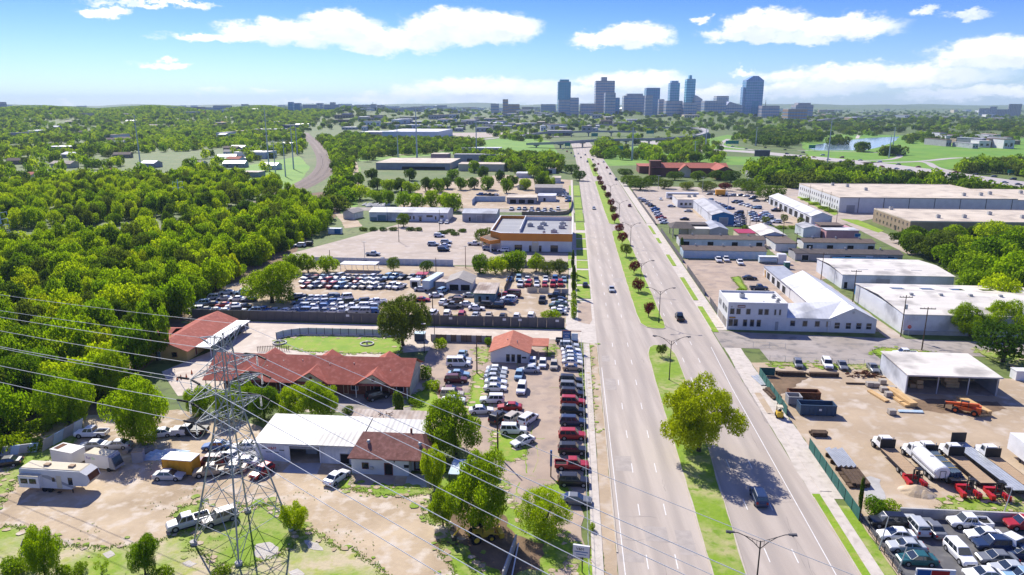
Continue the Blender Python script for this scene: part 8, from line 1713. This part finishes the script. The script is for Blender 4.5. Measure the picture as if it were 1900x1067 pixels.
def tower(name,label,x0,x1,yt,m,base=212,crown=None,d=None,rz=0.0,setb=()):
    p=G((x0+x1)/2,195+1353*57/(D0+(d or 0)));s=p.y*cP+H*sP;w=(x1-x0)*s/F;z0=hz(p.x,p.y)-2;h=zat(p,yt+{'box':3.5,'step':3.5,'peak':6.5,'slope':5}.get(crown,0))-z0;p.z=z0;t=thing(name,label,'tower' if h>60 else 'building',p,rz,'downtown skyline');dd=min(w,46)
    bx(t,'shaft',m,-w/2,-dd/2,0,w/2,dd/2,h);bx(t,'roof','grey_wall',-w/2+1,-dd/2+1,h,w/2-1,dd/2-1,h+1.6)
    n=max(1,int(h/9));q=MB()
    for k in range(1,n):q.box(-w/2-.25,-dd/2-.25,h*k/n-1.3,w/2+.25,dd/2+.25,h*k/n+1.3)
    if n>1:q.build('floor_bands','glass_blue' if 'stone' in m else 'glass_teal',t)
    if crown=='box':bx(t,'plant_room',m,-w*.2,-dd*.3,h+1.6,w*.1,dd*.3,h+15)
    if crown=='step':bx(t,'crown',m,-w*.36,-dd*.4,h+1.6,w*.36,dd*.4,h+9)
    if crown=='peak':q=MB();q.hexa([(-w/2,-dd/2,h),(w/2,-dd/2,h),(w/2,dd/2,h),(-w/2,dd/2,h),(-w*.1,-dd/3,h+16),(w*.2,-dd/3,h+16),(w*.2,dd/3,h+16),(-w*.1,dd/3,h+16)]);q.build('crown',m,t);q=MB();q.box(-w*.62,-dd*.3,0,-w/2,dd*.3,h*.82);q.box(w*.5,-dd*.3,0,w*.56,dd*.3,h*.9);q.build('wing',m,t);bx(t,'front_bay','glass_teal',-w*.1,-dd/2-1.5,0,w*.3,-dd/2,h*.42)
    if crown=='slope':q=MB();q.hexa([(-w/2,-dd/2,h),(w/2,-dd/2,h),(w/2,dd/2,h),(-w/2,dd/2,h),(-w*.3,-dd/2,h+14),(w*.5,-dd/2,h+.1),(w*.5,dd/2,h+.1),(-w*.3,dd/2,h+14)]);q.build('crown',m,t)
    return t
def skyline():
    T_=tower
    T_('office_tower','dark teal glass slab tower, leftmost of the skyline',1034,1057,149,'glass_teal',crown='step');T_('office_tower','low grey block against the foot of the teal slab',1035,1056,186,'stone_grey',d=-150);T_('office_tower','short grey tower right of the teal slab',1057,1072.5,182,'stone_grey',d=-60)
    T_('office_tower','broad grey brown tower with a roof box',1102.5,1137,147.5,'stone_brown',crown='box');T_('office_tower','paler lower tower in front of the broad grey brown one',1120.5,1139.5,173,'stone_grey',d=-140);T_('office_tower','narrow dark blue block right of the pale lower tower',1139.5,1148,182,'glass_blue',d=-80);T_('office_building','long low block left of the broad grey brown tower',1076,1103,193,'stone_brown',d=-60)
    T_('office_tower','wide flat topped grey hotel block behind the white dome',1154.5,1195,175,'stone_grey',crown='step');T_('office_tower','blue glass tower with slanting top behind the hotel block',1195,1220,164,'glass_blue',d=120);T_('office_building','grey block below the blue glass tower',1195,1208,178,'stone_grey',d=-200);T_('office_building','grey brown mid block right of the blue glass tower',1220,1230,185,'stone_brown',d=-60);T_('office_building','wide grey block before the rounded tower',1232,1262,188,'stone_grey',d=-120)
    T_('office_tower','rounded grey blue tower in the middle of the skyline',1238.5,1256,151,'glass_steel',crown='step',d=150);T_('office_tower','slim pale cyan glass tower',1268.5,1284.5,144,'glass_cyan',crown='box',d=60);T_('office_tower','grey tower with a sloped shoulder right of the cyan one',1284.5,1299,179,'stone_grey',crown='slope',d=30);T_('office_building','pale low block at the foot of the cyan tower',1264,1288,191,'stone_pale',d=-150)
    T_('office_tower','square grey block standing above the long white hall',1324,1346,179,'stone_pale',d=60);T_('office_building','long white convention hall right of the middle skyline',1302,1342,188,'stone_pale',d=-100);T_('office_building','white stepped hall beside the long convention hall',1342,1372,191,'stone_pale',d=-60,crown='slope');T_('office_tower','tall blue glass tower with peaked top, rightmost of the skyline',1376,1407.5,143,'glass_steel',crown='peak')
    T_('office_building','red brick low block right of the peaked tower',1408,1440,197,'stone_brown',d=-100);T_('office_building','brown flat block with turrets on the right horizon',1470,1502,192,'stone_brown',crown='step');T_('office_building','flat pale hall below the brown turreted block',1455,1490,203,'stone_sand',d=-500)
    for i,(x0,x1,y,m)in enumerate(((538,547,190,'glass_steel'),(547,560,192,'glass_blue'),(402,429,196.5,'stone_pale'),(300,335,199,'glass_steel'),(283,300,200,'stone_pale'),(590,601,192,'stone_grey'),(606,633,195,'stone_grey'),(615,624,190.5,'stone_grey'),(566,592,195,'stone_grey'),(633,660,197,'stone_pale'),(660,690,198,'stone_grey'),(690,700,194,'stone_grey'),(0,13,190,'stone_brown'),(350,380,199,'stone_sand'),(482,535,200,'stone_grey'),(745,790,200,'stone_grey'),(933,943,185,'stone_sand'),(943,964,194,'stone_sand'),(911,926,193,'stone_grey'),(1003,1030,194,'stone_grey'),(372,402,200,'stone_pale'))):
        T_('city_block',ORD[i]+' hazy city block on the horizon, '+m.replace('_',' '),x0,x1,y,m,d=(i*137)%700-100)
    # dome, church spires, grain silos
    p=G(1168,216);s=(p.y*cP+H*sP)/F;t=thing('arena','white shallow domed arena in front of downtown','arena',p);r=21*s;q=MB();n=28;hb=zat(p,202);ht=zat(p,194.8);rings=[]
    for f in(1,.94,.8,.6,.35,.1):rings.append([(r*f*math.cos(2*math.pi*i/n),r*f*math.sin(2*math.pi*i/n),hb+(ht-hb)*(1-f*f))for i in range(n)])
    q.loft(rings,cap=True);q.build('dome','white_paint',t);q=MB();q.tube((0,0,0),(0,0,hb),r*.98,n=n);q.build('drum','grey_wall',t)
    p=G(813,207);s=(p.y*cP+H*sP)/F;t=thing('stadium','white flat dome on the left horizon','stadium',p);q=MB();r=12.5*s;ht=zat(p,195.5);q.loft([[(r*f*math.cos(2*math.pi*i/n),r*f*math.sin(2*math.pi*i/n),z)for i in range(n)] for f,z in((1,0),(1,ht*.55),(.85,ht*.8),(.5,ht*.96),(.1,ht))]);q.build('dome','white_paint',t)
    for px,y,l in((692.6,188,'church spire on the left horizon'),(1419,184,'slender dark spire right of the peaked tower')):
        p=G(px,210);s=(p.y*cP+H*sP)/F;t=thing('church',l,'church',p);h=zat(p,y);bx(t,'nave','stone_grey',-1.6*s,-8,0,1.6*s,8,h*.5);q=MB();q.tube((0,0,h*.5),(0,0,h),1.2*s,.1,6);q.build('spire','shingle_dark',t)
    for x0,x1,y,l in((1814,1834,203,'white ribbed grain silos'),(1834,1847,200,'taller white head house beside the silos'),(1847,1868,205,'grey silo block right of the head house'),(1868,1892,195,'tall grey elevator at the right edge')):
        p=G(x0,219);s=(p.y*cP+H*sP)/F;t=thing('silo',l,'silo',p,0,'grain elevator');h=zat(p,y);n=max(3,int((x1-x0)/3))
        for k in range(n):q=MB();r=(x1-x0)*s/n/2;q.tube((r+2*r*k,0,0),(r+2*r*k,0,h),r*1.02,n=10);q.build('cell','stone_pale' if x0<1840 else 'concrete',t)
        bx(t,'gallery','grey_wall',0,-r*.6,h,n*2*r,r*.6,h+5)
skyline()
def interchange():
    # elevated ramps: polyline in photo px for the deck edge line, deck height and width
    def deck(label,px,z,w,step,m='viaduct',ends=True):
        t=thing('flyover',label,'flyover');zz=z if isinstance(z,(list,tuple))else [z]*len(px)
        P=smooth_line([G(a,b,c)for(a,b),c in zip(px,zz)],6);q=MB();Ls,Rs=[],[]
        for i,p in enumerate(P):
            d=P[min(i+1,len(P)-1)]-P[max(0,i-1)];n=Vector((-d.y,d.x,0)).normalized()*w/2;Ls.append(p+n);Rs.append(p-n)
        dn=Vector((0,0,1.9));up=Vector((0,0,1.0))
        for i in range(len(P)-1):
            q.hexa([Rs[i]-dn,Rs[i+1]-dn,Ls[i+1]-dn,Ls[i]-dn,Rs[i],Rs[i+1],Ls[i+1],Ls[i]])
        q.build('deck',m,t)
        for S in(Ls,Rs):
            b=MB()
            for i in range(len(P)-1):o=(Ls[i]-Rs[i]).normalized()*.2;b.hexa([S[i]-o,S[i+1]-o,S[i+1]+o,S[i]+o,S[i]-o+up,S[i+1]-o+up,S[i+1]+o+up,S[i]+o+up])
            b.build('barrier',m,t)
        acc=step/2
        for i in range(len(P)-1):
            l=(P[i+1]-P[i]).length;acc+=l
            if acc>step and P[i].z>3.5:acc=0;c=P[i];b=MB();b.box(c.x-1.1,c.y-1.1,0,c.x+1.1,c.y+1.1,c.z-1.9);b.box(c.x-w*.36,c.y-1.2,c.z-3.4,c.x+w*.36,c.y+1.2,c.z-1.85);b.build('pier',m,t)
        return t
    deck('nearest flyover crossing above the avenue',[(980,266.5),(1040,264.5),(1100,260.5),(1150,259),(1230,257),(1280,253),(1306,247),(1308,241),(1290,237),(1250,236.5),(1190,237)],[5,7.5,8.5,8.5,8.5,8.5,8,8,8,8,7.5],11,34)
    deck('second flyover crossing behind the nearest one',[(966,252),(1010,246),(1060,244.5),(1110,243.5),(1180,244)],[5,8.5,9,9,9],11,36)
    deck('upper ramp passing before the brick blocks',[(1010,232),(1060,231),(1130,231),(1175,229),(1200,226)],[6,9,10,10,9],12,40)
    deck('long high viaduct in front of the skyline',[(700,205),(820,204.5),(930,204.5),(1040,203.8),(1150,206),(1260,206),(1330,208)],16,16,70)
    deck('right hand viaduct rising over the river plain',[(1452,231),(1500,225),(1560,218.5),(1640,213.5),(1720,215.5),(1800,217.5),(1960,219)],[5,12,15,17,15,14,14],15,60)
    deck('second ramp right of the river plain viaduct',[(1560,232),(1640,226),(1720,219),(1800,215.5)],[3,6,10,13],11,60)
    deck('low bridge at the right edge by the green gantry',[(1840,300),(1880,297),(1960,294)],[5,5.5,5.5],10,40)
    # surface highways
    def hw(name,px,w,z,m='hwy'):
        q=MB();P=smooth_line([G(a,b)for a,b in px],6);ribbon(q,P,w,z);return struct(q.build(name,m))
    hw('highway',[(1200,262),(1290,277),(1340,279),(1400,282.5),(1500,292),(1600,302),(1700,315),(1800,329),(1900,343),(2060,368),(2300,405)],34,.10)
    hw('slip_road',[(1352,258),(1338,266),(1345,272),(1400,279)],8,.14);hw('slip_road',[(1600,298),(1650,296),(1670,290),(1660,285),(1640,284),(1560,281),(1480,279)],6,.06);hw('slip_road',[(1600,302),(1700,300),(1780,293),(1860,297)],9,.10);hw('slip_road',[(1690,300),(1720,302),(1740,312),(1800,326)],7,.14)
    hw('frontage_road',[(1400,312),(1500,312),(1560,318)],7,.06);hw('highway',[(1055,246),(1040,238),(1045,228),(1070,216),(1060,210)],30,.06);hw('highway',[(1200,236),(1150,228),(1110,221),(1080,215),(1050,211)],32,.12);hw('street',[(1030,255),(1010,242),(990,232),(985,222)],18,.16)
    hw('embankment_road',[(655,291),(720,283),(800,268),(880,260),(960,252),(1000,247)],12,.06);hw('dirt_road',[(655,293),(760,286),(850,276)],10,.04,'dirt_tan');hw('footpath',[(1590,257),(1600,248),(1640,244)],6,.06,'sidewalk')
    # billboard and green direction boards
    p=G(1424,310);t=thing('billboard','dark billboard on a single post beside the highway','billboard',p);s=(p.y*cP+H*sP)/F;z0,z1=zat(p,290),zat(p,279);q=MB();q.tube((0,0,0),(0,0,z0),.6,n=8);q.build('post','black_metal',t);o=bx(t,'panel','dark_fence',-26*s,-.6,z0,2*s,.6,z1);bx(t,'frame','hvac',-27*s,-.7,z1,3*s,.7,z1+.4)
    for px,py,w,l in((1053,268,5,'green direction board on the nearest flyover'),(1149,274,7,'green direction board beside the outbound lanes'),(1206,245,7,'green direction board on the far ramp'),(1103,250,6,'green direction board over the second flyover'),(1358,264,12,'green direction board on the highway slip road'),(1506,272,6,'small green direction board at the river'),(1885,318,16,'large teal gantry sign at the right edge')):
        p=G(px,py+8);s=(p.y*cP+H*sP)/F;t=thing('direction_sign',l,'sign',p);z=zat(p,py);bx(t,'panel','green_sign',-w*s,-.3,z-3*s,w*s,.3,z+3*s)
        for x in(-w*.8,w*.8):bx(t,'post','galv',x*s-.25,.3,0,x*s+.25,.8,z)
mat('green_sign',(.01,.20,.15),rough=.6)
interchange()
def far_town():
    q=random.Random(31);pal=('white_wall','grey_wall','tan_brick','cream_wall','white_paint','grey_wall','metal_wall_grey');rp=('flat_roof','metal_roof_v','flat_grey','white_paint','shingle_umber')
    k=0
    spots=[]
    for i in range(165):
        px=q.uniform(620,1180);py=207+38*q.random()**1.2;spots.append((px,py))
    for i in range(42):
        px=q.uniform(1180,1900);py=206+24*q.random()**1.3;spots.append((px,py))
    for i in range(34):
        px=q.uniform(0,600);py=206+60*q.random()**2.2;spots.append((px,py))
    for i in range(22):
        px=q.uniform(1740,1900);py=q.uniform(258,276);spots.append((px,py))
    seen={}
    for px,py in sorted(spots):
        p=G(px,py);s=(p.y*cP+H*sP)/F;w=q.uniform(8,34)*s*(.6 if px<600 or px>1740 else 1);w=min(w,130);d=q.uniform(20,60);h=q.uniform(5,13)if py>215 else q.uniform(7,24);a=q.choice((0,-A,.3,-.2));wm,rm=q.choice(pal),q.choice(rp);key=(wm.split('_')[0],{'flat_roof':'tan','metal_roof_v':'pale metal','flat_grey':'grey','white_paint':'white','shingle_umber':'brown'}[rm]);seen[key]=seen.get(key,-1)+1;lab='flat %s building with %s roof in the distant town, %s such from the left'%(*key,ORD2(seen[key]))
        p.z=hz(p.x,p.y)-.3;t=thing('town_building',lab,'building',p,a,'distant town buildings')
        bx(t,'wall',wm,-w/2,0,0,w/2,d,h);bx(t,'roof',rm,-w/2-.3,-.3,h,w/2+.3,d+.3,h+.5)
        if py>214:
            m=MB();n=max(2,int(w/8))
            for j in range(n):m.box(-w/2+w*(j+.25)/n,-.15,h*.3,-w/2+w*(j+.7)/n,-.01,h*.62)
            m.build('window_row','glass_dark',t)
    for px,py,w,h,l in((1039,252,44,9,'long dark glass fronted block beside the avenue overpass'),(998,224,18,16,'brown brick cube left of the motorway'),(1029,222,24,15,'brown brick block right of the brick cube'),(1182,220,46,10,'white box hall below the arena'),(1205,222,20,12,'dark cube beside the white box hall'),(880,232,40,9,'white roofed hall with blue front left of the overpass'),(905,240,42,9,'blue hall under the white roofed one'),(950,228,60,7,'long dark hall toward downtown'),(785,236,40,14,'blue black cube above the pale blue warehouse')):
        p=G(px,py);s=(p.y*cP+H*sP)/F;t=thing('town_hall_block',l,'building',p);t.name='office_block';m=MB();m.box(-w*s/2,0,0,w*s/2,34,h);m.build('wall','brick_maroon' if 'brick' in l else 'white_wall' if 'white' in l else 'dumpster_blue',t);m=MB();m.box(-w*s/2-.5,-.5,h,w*s/2+.5,34.5,h+.7);m.build('roof','flat_roof' if 'white' in l else 'grey_wall',t);m=MB();n=7
        for j in range(n):m.box(w*s*(j/n-.47),-.2,h*.3,w*s*(j/n-.38),-.02,h*.75)
        m.build('window_row','glass_dark',t)
far_town()
def air():
    m=bpy.data.materials.new('haze');m.use_nodes=True;nt=m.node_tree;N=nt.nodes;L=nt.links;N.clear();v=N.new('ShaderNodeVolumePrincipled');v.inputs['Color'].default_value=(.62,.82,1,1);v.inputs['Density'].default_value=6.2e-5;v.inputs['Anisotropy'].default_value=.0
    o=N.new('ShaderNodeOutputMaterial');L.new(v.outputs[0],o.inputs['Volume'])
    MATS['haze']=m;q=MB();q.box(-13000,-12500,-1.5,13000,13000,215);h=q.build('haze','haze');h['kind']='stuff'
air()
